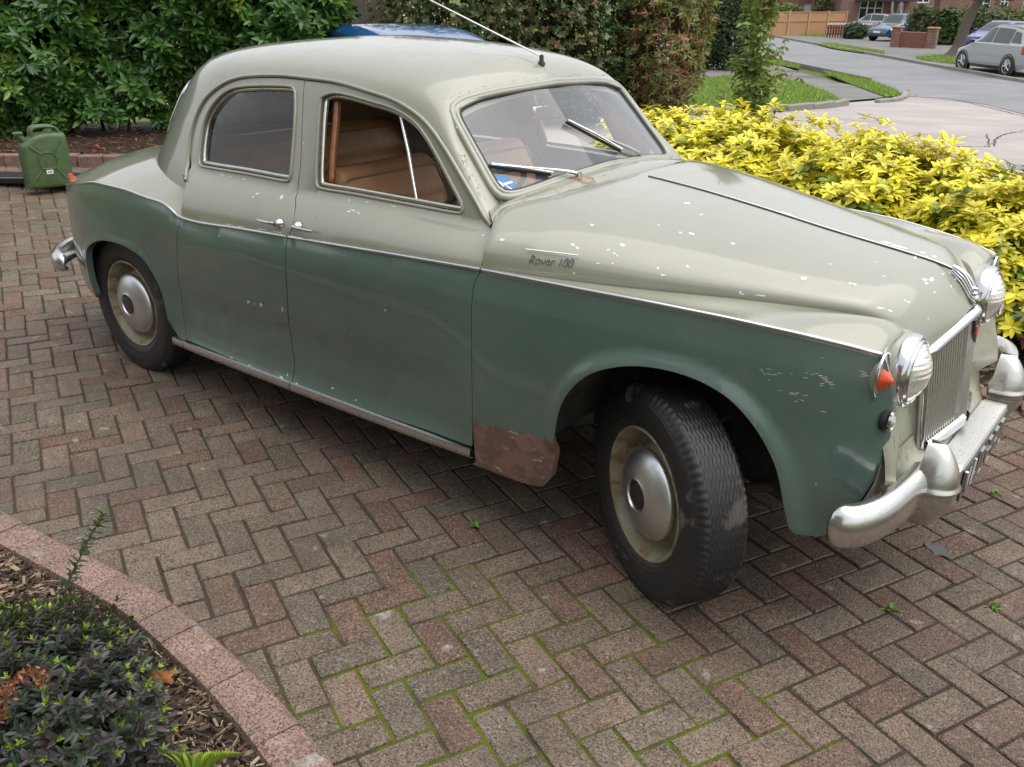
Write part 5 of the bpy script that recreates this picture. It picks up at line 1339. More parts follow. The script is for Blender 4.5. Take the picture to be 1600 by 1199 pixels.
# ---- soil beds
def bed(name, poly, z0, label):
    P = dens(np.asarray(poly, float), .3); lo, hi = P.min(0), P.max(0)
    vo, fo, _ = tri_region(P, [], .25); z = ground_z(vo[:, 0], vo[:, 1]) + z0
    o = mesh(name, np.c_[vo, z], fo, MAT['soil']); o['kind'] = 'structure'; o['label'] = label
    if o.data.polygons[0].normal.z < 0: o.data.flip_normals()
    return o
bed('shrub_bed', np.vstack([KI[::4] * [1, 1] + [0, .02], [(-.2, -4.4), (-5.5, -4.4), (-5.0, -2.7)]]), .015, 'dark soil of the shrub bed under bark chips')
bed('hedge_bed', np.vstack([HB, [(-6.6, 4.6)], [(-8.6, 3.4)], [(-10.6, .6)]]), .07, 'dark soil strip under the laurel hedge')
bed('flower_bed', YB, .012, 'dark soil of the bed under the yellow shrubs')
def chips(name, poly, n, z0, lmin, lmax, cols, label, seed, keep=None, flatleaf=False, stack=.02):
    rg = np.random.default_rng(seed); poly = np.asarray(poly, float); lo, hi = poly.min(0), poly.max(0)
    Q = rg.uniform(lo, hi, (n * 6, 2)); Q = Q[inpoly(Q, poly)][:n]; n = len(Q)
    L = rg.uniform(lmin, lmax, n) * rg.choice([.6, 1, 1.3], n); W = L * rg.uniform(.09, .34, n); T = rg.uniform(.001, .0035, n)
    yaw = rg.uniform(0, 2 * PI, n); pit = rg.normal(0, .22, n); rol = rg.normal(0, .3, n); zz = ground_z(Q[:, 0], Q[:, 1]) + z0 + rg.uniform(0, stack, n)
    base = np.array([(-.5, -.10, -.5), (.42, -.5, -.5), (.5, .22, -.5), (-.30, .5, -.5), (-.5, -.10, .5), (.42, -.5, .5), (.5, .22, .5), (-.30, .5, .5)])
    V = base[None] * np.stack([L, W, T], 1)[:, None]
    cy, sy, cp, sp, cr, sr = np.cos(yaw), np.sin(yaw), np.cos(pit), np.sin(pit), np.cos(rol), np.sin(rol)
    R = np.empty((n, 3, 3)); R[:, 0] = np.stack([cy * cp, cy * sp * sr - sy * cr, cy * sp * cr + sy * sr], 1); R[:, 1] = np.stack([sy * cp, sy * sp * sr + cy * cr, sy * sp * cr - cy * sr], 1); R[:, 2] = np.stack([-sp, cp * sr, cp * cr], 1)
    V = np.einsum('nij,nkj->nki', R, V) + np.c_[Q, zz][:, None]
    f = np.array([(0, 3, 2, 1), (4, 5, 6, 7), (0, 1, 5, 4), (1, 2, 6, 5), (2, 3, 7, 6), (3, 0, 4, 7)]); F = (f[None] + 8 * np.arange(n)[:, None, None]).reshape(-1, 4)
    cols = np.asarray(cols); C = cols[rg.integers(0, len(cols), n)] * rg.uniform(.7, 1.3, (n, 1))
    o = mesh(name, V.reshape(-1, 3), F, MAT['chip']); tinted(o, np.repeat(C, 6, 0)); o['kind'] = 'stuff'; o['label'] = label; return o
BARK = [(.20, .15, .10), (.26, .20, .14), (.055, .034, .022), (.095, .060, .038), (.15, .10, .062), (.23, .165, .105), (.035, .024, .018), (.12, .075, .045), (.07, .045, .03), (.30, .225, .15)]
near_bed = np.vstack([KI[(KI[:, 0] > -2.9) & (KI[:, 0] < .6)], [(.1, -2.9), (-2.9, -2.9)]])
chips('bark_mulch', near_bed, 26000, .016, .012, .055, BARK + [(.05, .032, .022), (.035, .024, .017), (.075, .05, .034), (.06, .04, .028)], 'loose bark chips covering the shrub bed', 5)
chips('bark_mulch', [(-1.2, 1.75), (.2, 1.78), (.72, 1.62), (1.05, 1.7), (1.4, 2.1), (1.5, 3.4), (-.5, 3.2)], 2600, .018, .02, .06, BARK + [(.16, .085, .06)], 'loose bark chips and dead leaves under the yellow shrubs', 6)
chips('leaf_litter', np.vstack([HB + [-.05, .06], [(-6.6, 3.9)], [(-8.6, 2.6)], [(-10.2, .6)]]), 2600, .078, .03, .08, [(.16, .05, .03), (.20, .075, .03), (.08, .035, .022), (.05, .03, .02), (.24, .13, .05), (.03, .02, .015)], 'fallen brown and red leaves under the laurel hedge', 7)
chips('fallen_leaves', [(-1.0, 1.9), (1.3, 2.0), (1.4, 3.2), (-.5, 3.2)], 160, .03, .035, .075, [(.30, .13, .06), (.24, .10, .05), (.35, .2, .1)], 'dry orange leaves scattered on the bark under the yellow shrubs', 8)

# =================================================================== PLANTS NEAR THE CAR
def leafcloud(P, D, N, L, W, C, fold=.22, curl=.18):
    """leaves as folded, drooping blades; P base, D direction, N upper side"""
    P, D, N = (np.asarray(k, float) for k in (P, D, N)); n = len(P)
    L = np.broadcast_to(L, (n,)); W = np.broadcast_to(W, (n,))
    D = D / (np.linalg.norm(D, axis=1)[:, None] + 1e-9); N = N - D * np.sum(N * D, 1)[:, None]; N /= np.linalg.norm(N, axis=1)[:, None] + 1e-9; S = np.cross(D, N)
    def pt(l, w, h): return P + D * (L * l)[:, None] + S * (W * w)[:, None] + N * (L * 0 + W * h if np.ndim(h) == 0 else h)[:, None]
    c = lambda l: -curl * l * l
    def q(l, w): return P + D * (L * l)[:, None] + S * (W * w)[:, None] + N * (W * abs(w) * 2 * fold + L * c(l))[:, None]
    V = np.stack([q(0, 0), q(.28, -.40), q(.30, 0), q(.28, .40), q(.62, -.46), q(.64, 0), q(.62, .46), q(.86, -.24), q(.86, .24), q(1.0, 0)], 1)
    f4 = np.array([(1, 4, 5, 2), (2, 5, 6, 3)]); f3 = np.array([(0, 1, 2), (0, 2, 3), (4, 7, 5), (5, 8, 6), (7, 9, 5), (5, 9, 8)])
    o = 10 * np.arange(n)[:, None, None]
    F = [tuple(k) for k in (f4[None] + o).reshape(-1, 4)] + [tuple(k) for k in (f3[None] + o).reshape(-1, 3)]
    C = np.asarray(C, float); col = np.vstack([np.repeat(C, 2, 0), np.repeat(C, 6, 0)])
    return V.reshape(-1, 3), F, col
def leafobj(name, parts, mat, parent):
    V, F, C, b = [], [], [], 0
    for v, f, c in parts: V.append(v); F += [tuple(i + b for i in k) for k in f]; C.append(c); b += len(v)
    o = mesh(name, np.vstack(V), F, mat, parent, smooth=True); tinted(o, np.vstack(C)); return o
def whorls(C0, A, n, L, W, col, rg, spread=(.6, 1.25), back=0.0, jitterc=.16, **kw):
    """n leaves round every shoot tip C0 with axis A"""
    m = len(C0); A = A / (np.linalg.norm(A, axis=1)[:, None] + 1e-9)
    t = np.where(np.abs(A[:, 2:3]) < .9, np.array([[0, 0, 1.]]), np.array([[1., 0, 0]])); U = np.cross(A, t); U /= np.linalg.norm(U, axis=1)[:, None]; Vv = np.cross(A, U)
    Ps, Ds, Ns, Ls, Ws, Cs = [], [], [], [], [], []
    for k in range(n):
        ph = 2.4 * k + rg.uniform(0, .8, m); sp = rg.uniform(*spread, m)
        r = U * np.cos(ph)[:, None] + Vv * np.sin(ph)[:, None]
        d = A * np.cos(sp)[:, None] + r * np.sin(sp)[:, None]; nn = A * np.sin(sp)[:, None] - r * np.cos(sp)[:, None]
        Ps.append(C0 - A * (back * k / n)); Ds.append(d); Ns.append(nn + np.array([0, 0, .3])); f = rg.uniform(.7, 1.15, m); Ls.append(L * f); Ws.append(W * f * rg.uniform(.85, 1.15, m))
        Cs.append(col * rg.uniform(1 - jitterc, 1 + jitterc, (m, 1)))
    return leafcloud(np.vstack(Ps), np.vstack(Ds), np.vstack(Ns), np.hstack(Ls), np.hstack(Ws), np.vstack(Cs), **kw)
# ---- laurel hedge
def laurel():
    rg = np.random.default_rng(11)
    A, B = np.array([-10.6, -.95]), np.array([-6.55, 4.15]); d = B - A; Ln = np.linalg.norm(d); d /= Ln; nrm = np.array([d[1], -d[0]])     # towards the camera
    if nrm @ (CAM_C[:2] - A) < 0: nrm = -nrm
    root = thing('laurel_hedge', 'tall glossy green cherry laurel hedge behind the fuel can', 'hedge', (*(A + d * Ln / 2 - nrm * .5), .25))
    def place(n, depth_lo, depth_hi, zlo, zhi):
        s = rg.uniform(0, Ln, n); z = rg.uniform(zlo, zhi, n)
        bulge = .16 * np.sin(s * 2.1 + z * 1.7) + .11 * np.sin(s * 5.3 - z * 4.1) + .07 * np.sin(s * 11 + z * 9)
        e = rg.uniform(depth_lo, depth_hi, n)
        und = .10 + .05 * np.sin(s * 3.9 + .6) + .05 * np.sin(s * 9); gap = np.exp(-((s - 4.08) / .36) ** 4) * .22
        ok = z > np.maximum(.05, und + gap)
        P = np.stack([A[0] + d[0] * s + nrm[0] * (bulge - e), A[1] + d[1] * s + nrm[1] * (bulge - e), z + .24], 1)[ok]
        return P
    loc = np.array(root.location)
    P = place(4600, -.03, .16, .02, 2.3); n3 = np.array([nrm[0], nrm[1], .55]); ax = n3[None] + rg.normal(0, .5, (len(P), 3))
    base = np.array([(.048, .130, .024), (.036, .100, .019), (.070, .165, .028), (.10, .19, .032)]); c = base[rg.choice(4, len(P), p=[.38, .32, .22, .08])]
    patch = np.sin(P[:, 0] * 3 + P[:, 2] * 5) * np.cos(P[:, 1] * 4 - P[:, 2] * 2); c = np.where((patch > .72)[:, None], c * [1.7, 1.35, 1.0], c)
    w1 = whorls(P - loc, ax, 7, .128, .048, c, rg, (.55, 1.35), .05)
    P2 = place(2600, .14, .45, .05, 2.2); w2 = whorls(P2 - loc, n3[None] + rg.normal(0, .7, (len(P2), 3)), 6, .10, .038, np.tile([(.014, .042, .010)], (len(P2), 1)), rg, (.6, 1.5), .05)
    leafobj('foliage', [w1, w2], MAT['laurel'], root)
    for i in range(15):
        s = .3 + i * Ln / 15 + rg.uniform(-.15, .15); x, y = A + d * s - nrm * rg.uniform(.2, .5)
        pth = [(x, y, .20), (x + rg.normal(0, .05), y + rg.normal(0, .05), .6), (x + rg.normal(0, .14), y + rg.normal(0, .14), 1.2), (x + rg.normal(0, .2), y + rg.normal(0, .2), 2.0)]
        m = MB(); m.tube(crv(np.array(pth) - loc, 10), np.linspace(.022, .008, 10), 6)
        for k in range(4):
            z = rg.uniform(.4, 1.6); a = rg.uniform(0, 2 * PI); m.tube(np.array([(x, y, z), (x + .2 * math.cos(a), y + .2 * math.sin(a), z + .2), (x + .35 * math.cos(a), y + .35 * math.sin(a), z + .32)]) - loc, [.009, .006, .004], 5)
        m.build('stem', MAT['twig'], root, 60)
    # dark heart of the hedge: dense inner foliage
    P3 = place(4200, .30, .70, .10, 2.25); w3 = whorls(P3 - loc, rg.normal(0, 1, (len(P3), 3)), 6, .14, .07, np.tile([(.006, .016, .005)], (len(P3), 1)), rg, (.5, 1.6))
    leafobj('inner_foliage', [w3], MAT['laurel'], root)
laurel()
# low seedling laurels at the foot of the hedge
# ---- yellow choisya shrubs
def choisya(cx, cy, rx, ry, h, seed, label, nsh, green=.18):
    rg = np.random.default_rng(seed); root = thing('yellow_shrub', label, 'shrub', (cx, cy, 0.0), group=None)
    n = int(nsh * 2.5); u = rg.uniform(0, 2 * PI, n); ph = np.arccos(rg.uniform(-.15, 1, n)); k = rg.uniform(.86, 1.06, n) * (1 + .13 * np.sin(3 * u + seed) * np.sin(ph * 2) + .10 * np.sin(7 * u + 5 * ph + seed))
    P = np.stack([rx * np.sin(ph) * np.cos(u) * k, ry * np.sin(ph) * np.sin(u) * k, .42 * h + .58 * h * np.cos(ph) * k], 1); P = P[P[:, 2] > .12]
    sp = rg.random(len(P)) < .06; P[sp, 2] += rg.uniform(.05, .14, sp.sum()) * (P[sp, 2] > .6 * h)
    ax = np.stack([P[:, 0] / rx ** 2, P[:, 1] / ry ** 2, (P[:, 2] - .42 * h) / (.58 * h) ** 2 + .9], 1) + rg.normal(0, .35, (len(P), 3))
    Y = np.array([(.86, .77, .045), (.78, .69, .055), (.82, .74, .080), (.62, .57, .06), (.48, .50, .06)]); c = Y[rg.choice(5, len(P), p=[.30, .24, .22, .14, .10])]
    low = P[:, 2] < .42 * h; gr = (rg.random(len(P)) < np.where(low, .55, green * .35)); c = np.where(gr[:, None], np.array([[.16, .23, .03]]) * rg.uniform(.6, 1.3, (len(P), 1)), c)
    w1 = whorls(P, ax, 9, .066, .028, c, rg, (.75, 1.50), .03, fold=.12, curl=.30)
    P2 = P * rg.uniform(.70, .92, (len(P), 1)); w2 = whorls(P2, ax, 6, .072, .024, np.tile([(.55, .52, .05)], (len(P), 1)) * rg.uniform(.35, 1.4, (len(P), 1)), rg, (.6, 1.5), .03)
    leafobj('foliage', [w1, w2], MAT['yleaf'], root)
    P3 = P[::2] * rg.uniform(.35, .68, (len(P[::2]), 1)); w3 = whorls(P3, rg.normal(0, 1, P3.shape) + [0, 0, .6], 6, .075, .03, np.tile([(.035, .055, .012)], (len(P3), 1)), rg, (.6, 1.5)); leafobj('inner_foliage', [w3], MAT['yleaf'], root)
    m = MB()
    for i in range(16):
        j = rg.integers(0, len(P)); t = P[j] * .85; m.tube(crv([(t[0] * .12, t[1] * .12, 0), (t[0] * .4, t[1] * .4, t[2] * .5), tuple(t)], 8), np.linspace(.012, .004, 8), 5)
    m.build('stems', MAT['twig'], root, 60)
    return root
choisya(-2.02, 3.05, .66, .80, .92, 31, 'yellow-leaved shrub next to the leafy sapling', 780)
choisya(-1.35, 2.95, .80, .80, .96, 32, 'yellow-leaved shrub with a raised tuft, second from the leafy sapling', 760)
choisya(-.42, 2.85, .72, .75, .93, 33, 'yellow-leaved shrub with three upright tufts beside the bonnet', 720)
choisya(.42, 2.60, .62, .62, .80, 34, 'paler drooping yellow-green shrub beside the front bumper', 700, .5)
# ---- dark hebe in the near bed
def hebe():
    rg = np.random.default_rng(41); c = at_z(66, 1118, .03); root = thing('hebe_shrub', 'low dark-leaved evergreen shrub with lime shoot tips in the bark bed', 'shrub', tuple(c))
    n = 620; u = rg.uniform(0, 2 * PI, n); ph = np.arccos(rg.uniform(.0, 1, n)); k = rg.uniform(.80, 1.08, n) * (1 + .12 * np.sin(3 * u + 1) + .08 * np.sin(8 * u + 4 * ph))
    P = np.stack([.37 * np.sin(ph) * np.cos(u) * k, .29 * np.sin(ph) * np.sin(u) * k, .04 + .155 * np.cos(ph) * k], 1)
    ax = np.stack([P[:, 0] * 1.6, P[:, 1] * 1.6, P[:, 2] * 1.2 + .35], 1) + rg.normal(0, .18, (n, 3)); ax /= np.linalg.norm(ax, axis=1)[:, None]
    parts = []
    D = np.array([(.030, .045, .028), (.044, .034, .040), (.026, .056, .028), (.054, .040, .048), (.040, .036, .040)])
    for lvl in range(6):
        Q = P - ax * (.016 * lvl); col = D[rg.integers(0, 5, n)] * rg.uniform(.8, 1.5, (n, 1))
        parts.append(whorls(Q, ax, 3, .030 + .002 * min(lvl, 3), .0105, col, rg, (.65 + .08 * lvl, 1.05 + .08 * lvl), fold=.2, curl=.2))
    tip = rg.random(n) < .42; Q = P[tip] + ax[tip] * .004; parts.append(whorls(Q, ax[tip], 5, .021, .0065, np.array([[.20, .29, .028]]) * rg.uniform(.7, 1.4, (tip.sum(), 1)), rg, (.15, .55), fold=.3))
    leafobj('foliage', parts, MAT['leaf'], root)
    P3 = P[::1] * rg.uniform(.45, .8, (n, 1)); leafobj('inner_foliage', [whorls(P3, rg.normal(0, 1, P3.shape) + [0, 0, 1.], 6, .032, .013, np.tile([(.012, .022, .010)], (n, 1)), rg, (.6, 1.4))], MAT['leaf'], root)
    m = MB()
    for j in range(0, n, 9): m.tube(crv([(P[j][0] * .1, P[j][1] * .1, 0), tuple(P[j] * [.55, .55, .45]), tuple(P[j])], 6), np.linspace(.005, .002, 6), 5)
    m.build('stems', MAT['twig'], root, 60)
    # one leggy shoot that has outgrown the rest
    a = at_z(100, 935, .16) - c; e = at_z(158, 806, .30); e = a + np.array([.10, .12, .30]) if False else (at_d(160, 806, np.linalg.norm(CAM_R[2] @ (at_z(110, 930, .16) - CAM_C))) - c)
    pth = crv([a * .8 + [0, 0, -.08], a, (a + e) / 2 + [0, 0, .015], e], 22); MB().tube(pth, np.linspace(.0035, .0015, 22), 6).build('leggy_stem', MAT['twig'], root, 60)
    T = np.gradient(pth, axis=0); col = np.tile([(.03, .07, .028)], (22, 1)) * rg.uniform(.8, 1.5, (22, 1)); w = whorls(pth[6:], T[6:], 5, .030, .011, col[6:], rg, (.7, 1.3)); w2 = whorls(pth[-3:], T[-3:], 6, .024, .008, np.tile([(.13, .16, .03)], (3, 1)), rg, (.3, .9)); leafobj('leggy_leaves', [w, w2], MAT['leaf'], root)
hebe()
def small_plants():
    rg = np.random.default_rng(51)
    # fern
    c = at_z(305, 1222, .05); root = thing('fern', 'bright lime-green fern frond poking up between bark chips', 'fern', tuple(c)); parts = []; m = MB()
    for i, a in enumerate(np.linspace(-1.2, 1.9, 8)):
        d = CAM_R[0] * math.sin(a * .9) + np.array([-.2, .25, 0]); d[2] = 0; tip = d * .10 + np.array([0, 0, .055]); pth = crv([(0, 0, 0), tuple(d * .05 + [0, 0, .045]), tuple(tip)], 16); m.tube(pth, np.linspace(.002, .0008, 16), 5)
        T = np.gradient(pth, axis=0); T /= np.linalg.norm(T, axis=1)[:, None]; up = np.array([0, 0, 1.]); S = np.cross(T, up); S /= np.linalg.norm(S, axis=1)[:, None]; L = .026 * np.sin(np.linspace(.5, PI - .1, 16))
        for sg in (-1, 1): parts.append(leafcloud(pth[1:], (S * sg * .4 + up * .9 + T * .3)[1:], (S * .8 + CAM_R[2] * -.6)[1:], L[1:], .008, np.tile([(.20, .30, .03)], (15, 1)) * rg.uniform(.8, 1.2, (15, 1))))
    leafobj('fronds', parts, MAT['leaf'], root); m.build('stalks', MAT['twig'], root, 60)
    # dry flower spike
    c = at_z(-30, 1180, .05); tip = at_z(62, 1052, .25); root = thing('dry_flower_spike', 'arching dead rust-brown flower spike over the dark shrub', 'dead flower', tuple(c)); q = crv([(0, 0, 0), tuple((at_z(0, 1105, .24) - c)), tuple((at_z(30, 1060, .26) - c)), tuple(tip - c), tuple(at_z(68, 1072, .23) - c)], 40)
    MB().tube(q, .0018, 5).build('stalk', MAT['twig'], root, 60); Q = q[12:]; Q = np.repeat(Q, 9, 0) + rg.normal(0, .008, (len(Q) * 9, 3)); leafobj('dry_florets', [leafcloud(Q, rg.normal(0, 1, Q.shape), rg.normal(0, 1, Q.shape), .013, .007, np.array([[.26, .085, .04]]) * rg.uniform(.5, 1.4, (len(Q), 1)))], MAT['leaf'], root)
    # oak leaf
    c = at_z(252, 1058, .10); rr = []
    for i in range(36):
        t = 2 * PI * i / 36; r = .030 * (.62 + .38 * abs(math.sin(2.5 * t)) ** .7) * (1.25 if abs(math.cos(t)) > .7 else .9); rr.append(c + CAM_R[0] * r * math.cos(t) - CAM_R[1] * r * math.sin(t) * .75 + CAM_R[2] * .004 * math.sin(3 * t))
    V = rr + [c]; o = mesh('oak_leaf', V, [(i, (i + 1) % 36, 36) for i in range(36)], MAT['leaf'], smooth=True); tinted(o, [(.42, .165, .07)] * 36); tag(o, 'fallen orange lobed leaf caught in the dark shrub', 'leaf')
    # tufts in the paving joints
    for i, (u, v, lab) in enumerate(((1355, 803, 'small green weed in the paving beyond the number plate'), (1553, 771, 'tiny weed beside the tarnished overrider'), (1390, 955 - 2, 'grass tuft at the seam of the smooth slab'), (1553, 952, 'small clover-like weed low in the paving by the slab'), (744, 822, 'tiny seedling in the paving below the primed wing foot'))):
        c = at_z(u, v, .0); root = thing('joint_weed', lab, 'weed', tuple(c)); n = 14; leafobj('blades', [leafcloud(rg.normal(0, .008, (n, 3)) * [1, 1, 0], rg.normal(0, 1, (n, 3)) * [1, 1, .3] + [0, 0, .7], np.tile([(0, 0, 1.)], (n, 1)), .022, .009, np.tile([(.10, .24, .03)], (n, 1)) * rg.uniform(.7, 1.4, (n, 1)))], MAT['leaf'], root)
    # low bramble leaves and bare twigs by the bumper
    c = np.array([1.02, 2.15, .02]); root = thing('bare_twig_shrub', 'nearly bare twiggy stems with orange leaves under the yellow shrub', 'shrub', tuple(c)); m = MB(); tips = []
    for i in range(16):
        a = rg.uniform(0, 2 * PI); l = rg.uniform(.25, .55); e = np.array([l * math.cos(a) * .8 - .25, l * math.sin(a) * .7, rg.uniform(.12, .5)]); m.tube(crv([(0, 0, 0), tuple(e * [.4, .4, .6]), tuple(e)], 8), np.linspace(.007, .002, 8), 5); tips += [e, e * .8]
    m.build('stems', MAT['twig'], root, 60); T = np.array(tips); leafobj('foliage', [whorls(T, rg.normal(0, 1, T.shape) + [0, 0, .6], 5, .06, .024, np.array([(.34, .12, .04), (.30, .26, .05), (.40, .2, .06)])[rg.integers(0, 3, len(T))], rg, (.5, 1.3))], MAT['leaf'], root)
    for i, (x, y) in enumerate(((.95, 2.45), (1.25, 2.3))):
        root = thing('green_seedling', ('green lobed weed in the bark beside the chrome overrider', 'second green lobed weed further out in the bark')[i], 'weed', (x, y, .02)); n = 26; Pn = rg.normal(0, .05, (n, 3)) * [1, 1, .2] + [0, 0, .04]; leafobj('leaves', [leafcloud(Pn, rg.normal(0, 1, (n, 3)) * [1, 1, .3], np.tile([(0, 0, 1.)], (n, 1)), .06, .035, np.tile([(.12, .26, .05)], (n, 1)) * rg.uniform(.6, 1.3, (n, 1)))], MAT['leaf'], root)
small_plants()
# ---- slab and puddle under the bumper
sl = [at_z(u, v, 0)[:2] for u, v in ((1392, 842), (1480, 905), (1511, 921), (1552, 893), (1600, 862), (1600, 800), (1545, 790), (1470, 838), (1425, 815))]
pud = [at_z(u, v, 0)[:2] for u, v in ((1444, 849), (1452, 848), (1459, 853), (1466, 852), (1474, 858), (1479, 866), (1488, 871), (1484, 876), (1472, 870), (1462, 872), (1456, 862), (1449, 858))]
q = crv(np.array(pud), 60, closed=True); o = mesh('puddle', [(x, y, .0035) for x, y in q], [tuple(range(60))], MAT['water']); o['kind'] = 'structure'; o['label'] = 'small puddle of rainwater on the paving under the bumper'
if o.data.polygons[0].normal.z < 0: o.data.flip_normals()

# ---- fuel can on the black kerb ramp
def jerrycan():
    c = at_z(78, 289, .262); yaw = math.atan2(CAM_C[1] - c[1], CAM_C[0] - c[0]) + PI / 2 + .22
    ramp_c = np.array([-7.15, .10]); 
    a0 = np.array([-8.2, -.72]); b0 = at_z(112, 289, .25)[:2] + np.array([.12, .16]); m = MB(); d = (b0 - a0); L = np.linalg.norm(d); ang = math.atan2(d[1], d[0]); nn = np.array([-d[1], d[0]]) / L
    mid = (a0 + b0) / 2 + nn * .10; zg = float(ground_z(*mid)); rt = thing('kerb_ramp', 'black ribbed plastic ramp lying along the foot of the hedge kerb', 'ramp', (mid[0], mid[1], zg), ang)
    V, F = rbox((L, .30, .045), .008); mesh('base', V + [0, 0, .022], F, MAT['blackplastic'], rt)
    for k in range(7): V, F = rbox((L - .02, .018, .008), .003); mesh('rib', V + [0, -.11 + k * .036, .048], F, MAT['blackplastic'], rt)
    V, F = rbox((L, .016, .012), .004); mesh('front_lip', V + [0, -.146, .047], F, simple('highlight_plastic_edge', (.11, .12, .13), .5), rt)  # greyer lip carries the edge highlight as colour
    c = np.array([c[0], c[1], float(ground_z(c[0], c[1])) + .053]); can = thing('jerry_can', 'dark green pressed-steel jerry can with a small white label on the black ramp', 'fuel can', tuple(c), yaw)
    W, H, T = .345, .455, .165
    # two pressed halves with a rolled seam
    def outl(ins):
        w, h = W / 2 - ins, H - ins; r = .05
        pts = [(-w + .02, ins), (w - .02, ins), (w, ins + .03), (w, h - .09), (w - .015, h - .05), (w - .05, h - .035), (-w + .16, h - .035), (-w + .10, h - .05), (-w + .02, h - .10), (-w, h - .13), (-w, ins + .03)]
        return crv(pts, 64, closed=True)
    rows = []
    for y, ins in ((-T / 2, .030), (-T / 2 + .004, .014), (-T / 2 + .016, .003), (-.008, 0), (-.006, -.006), (.006, -.006), (.008, 0), (T / 2 - .016, .003), (T / 2 - .004, .014), (T / 2, .030)):
        q = outl(ins); rows.append(np.stack([q[:, 0], np.full(64, y), q[:, 1]], 1))
    P = np.array(rows); P = np.concatenate([P, P[:, :1]], 1); V, F = grid(P); n = 65; F = list(F) + [tuple(range(64))[::-1], tuple(9 * n + k for k in range(64))]
    o = mesh('body', V, F, MAT['cangreen'], can); autosmooth(o, 35)
    for sgn in (-1, 1):
        for (x0, z0, x1, z1) in ((-.115, .33, -.04, .265), (.115, .36, .05, .265), (-.115, .07, -.04, .155), (.115, .06, .05, .155)): MB().tube([(x0, sgn * T / 2, z0), (x1, sgn * T / 2, z1)], .007, 8).build('pressed_rib', MAT['cangreen'], can, 60)
        MB().tube(crv([(-.05, sgn * T / 2, .16), (.055, sgn * T / 2, .16), (.055, sgn * T / 2, .265), (-.05, sgn * T / 2, .265)], 32, True), .006, 8, closed=True).build('pressed_panel', MAT['cangreen'], can, 60)
    for y in (-.05, 0, .05): MB().tube(crv([(-.075, y, .395), (-.07, y, .445), (-.04, y, .468), (.07, y, .468), (.11, y, .45), (.13, y, .40)], 24), .011, 8).build('handle', MAT['cangreen'], can, 60)
    m = MB(); m.tube(crv([(-.12, 0, .36), (-.155, 0, .40), (-.165, 0, .42)], 8), .026, 12); m.bbox((-.165, 0, .428), (.07, .06, .022), .006); m.tube([(-.19, -.03, .43), (-.205, -.03, .385), (-.18, -.03, .375)], .004, 6); m.build('spout_cap', MAT['cangreen'], can, 50)
    V, F = rbox((.05, .003, .032), .001); lb = mesh('paper_label', V + [.0, -T / 2 - .004, .125], F, MAT['white'], can); lb['label'] = 'small white paper label'
    m = MB()
    for k in range(4): m.box((-.012 + k * .008, -T / 2 - .0058, .125), (.004, .001, .012))
    m.build('label_print', MAT['rub'], lb)
jerrycan()

# =================================================================== THE STREET
FH = CAM_R[2][:2] / np.linalg.norm(CAM_R[2][:2])
def zt(x, y):
    """the land falls away from the drive to the street"""
    s = (np.asarray(x, float) - CAM_C[0]) * FH[0] + (np.asarray(y, float) - CAM_C[1]) * FH[1]
    return -.72 * sstep(7, 33, s)
def at_t(u, v, off=0.0):
    z = 0.0
    for _ in range(60): P = at_z(u, v, z); z = .5 * z + .5 * (float(zt(P[0], P[1])) + off)
    return P
_g = np.sinh(np.linspace(-5.2, 5.2, 120)) / np.sinh(5.2) * 900
gx, gy = np.meshgrid(_g, _g + 6, indexing='ij'); o_ = bpy.data.objects['ground']; bpy.data.objects.remove(o_)
V, F = grid(np.stack([gx, gy, zt(gx, gy) - .06], -1)); o_ = mesh('ground', V, F, MAT['lawn'], smooth=True); o_['kind'] = 'structure'; o_['label'] = 'wide ground that carries the street and gardens'
if o_.data.polygons[0].normal.z < 0: o_.data.flip_normals()
def tsheet(name, poly, off, mat, g=1.2, label=None, kind='structure'):
    P = dens(np.asarray(poly, float)[:, :2], g); vo, fo, _ = tri_region(P, [], g); o = mesh(name, np.c_[vo, zt(vo[:, 0], vo[:, 1]) + off], fo, mat, smooth=True); o['kind'] = kind
    n = sum(p.normal.z for p in o.data.polygons)
    if n < 0: o.data.flip_normals()
    if label: o['label'] = label
    return o
def pxs(L, off=0.0): return np.array([at_t(u, v, off)[:2] for u, v in L])
mouth = pxs([(1412, 150), (1480, 154), (1540, 163), (1600, 178)])
far = pxs([(1400, 93), (1270, 69)]); dr = far[1] - far[0]; dr /= np.linalg.norm(dr)
near0 = pxs([(1412, 150)])[0]
tsheet('concrete_apron', np.vstack([[(-16, 6.0), (-6.7, 4.5), (-6.0, 3.2), (-5.7, 2.12), (-2.85, 2.16), (-3.05, 3.0), (-3.0, 4.95), (1.7, 4.95), (1.75, 2.5), (3.2, 1.75), (14, 1.0), (16, 12)], mouth[::-1] + [0, .1], pxs([(1200, 130)]), [(-22, 14)]]), -.015, MAT['apron'], .9, 'worn pinkish concrete carriageway of the side road')
NE = pxs([(1400, 141), (1364, 126.5), (1316, 116.5), (1267, 106), (1214, 94)]); nr = NE[-1] + dr * 60; road = np.vstack([mouth[::-1], NE, nr, far[0] + dr * 110, far[0] - dr * 32, [(20, 5)]])
tsheet('road', road, -.006, MAT['road'], 2.5, 'grey asphalt road running past the houses')
tsheet('far_footway', np.vstack([far[0] - dr * 32, far[0] + dr * 110, far[0] + dr * 110 + [14, 12], far[0] + dr * 110 + np.array([-dr[1], dr[0]]) * -30, far[0] - dr * 32 + np.array([dr[1], -dr[0]]) * 30]), .04, MAT['path'], 3, 'pale footway and drives in front of the houses')
tsheet('footpath', np.vstack([pxs([(940, 160), (1065, 131), (1320, 160), (1368, 156), (1404, 150.5)]), near0 + dr * 3, near0 + dr * 60, pxs([(1000, 100)])]), .03, MAT['path'], 1.2, 'grey asphalt footpath round the corner verge')
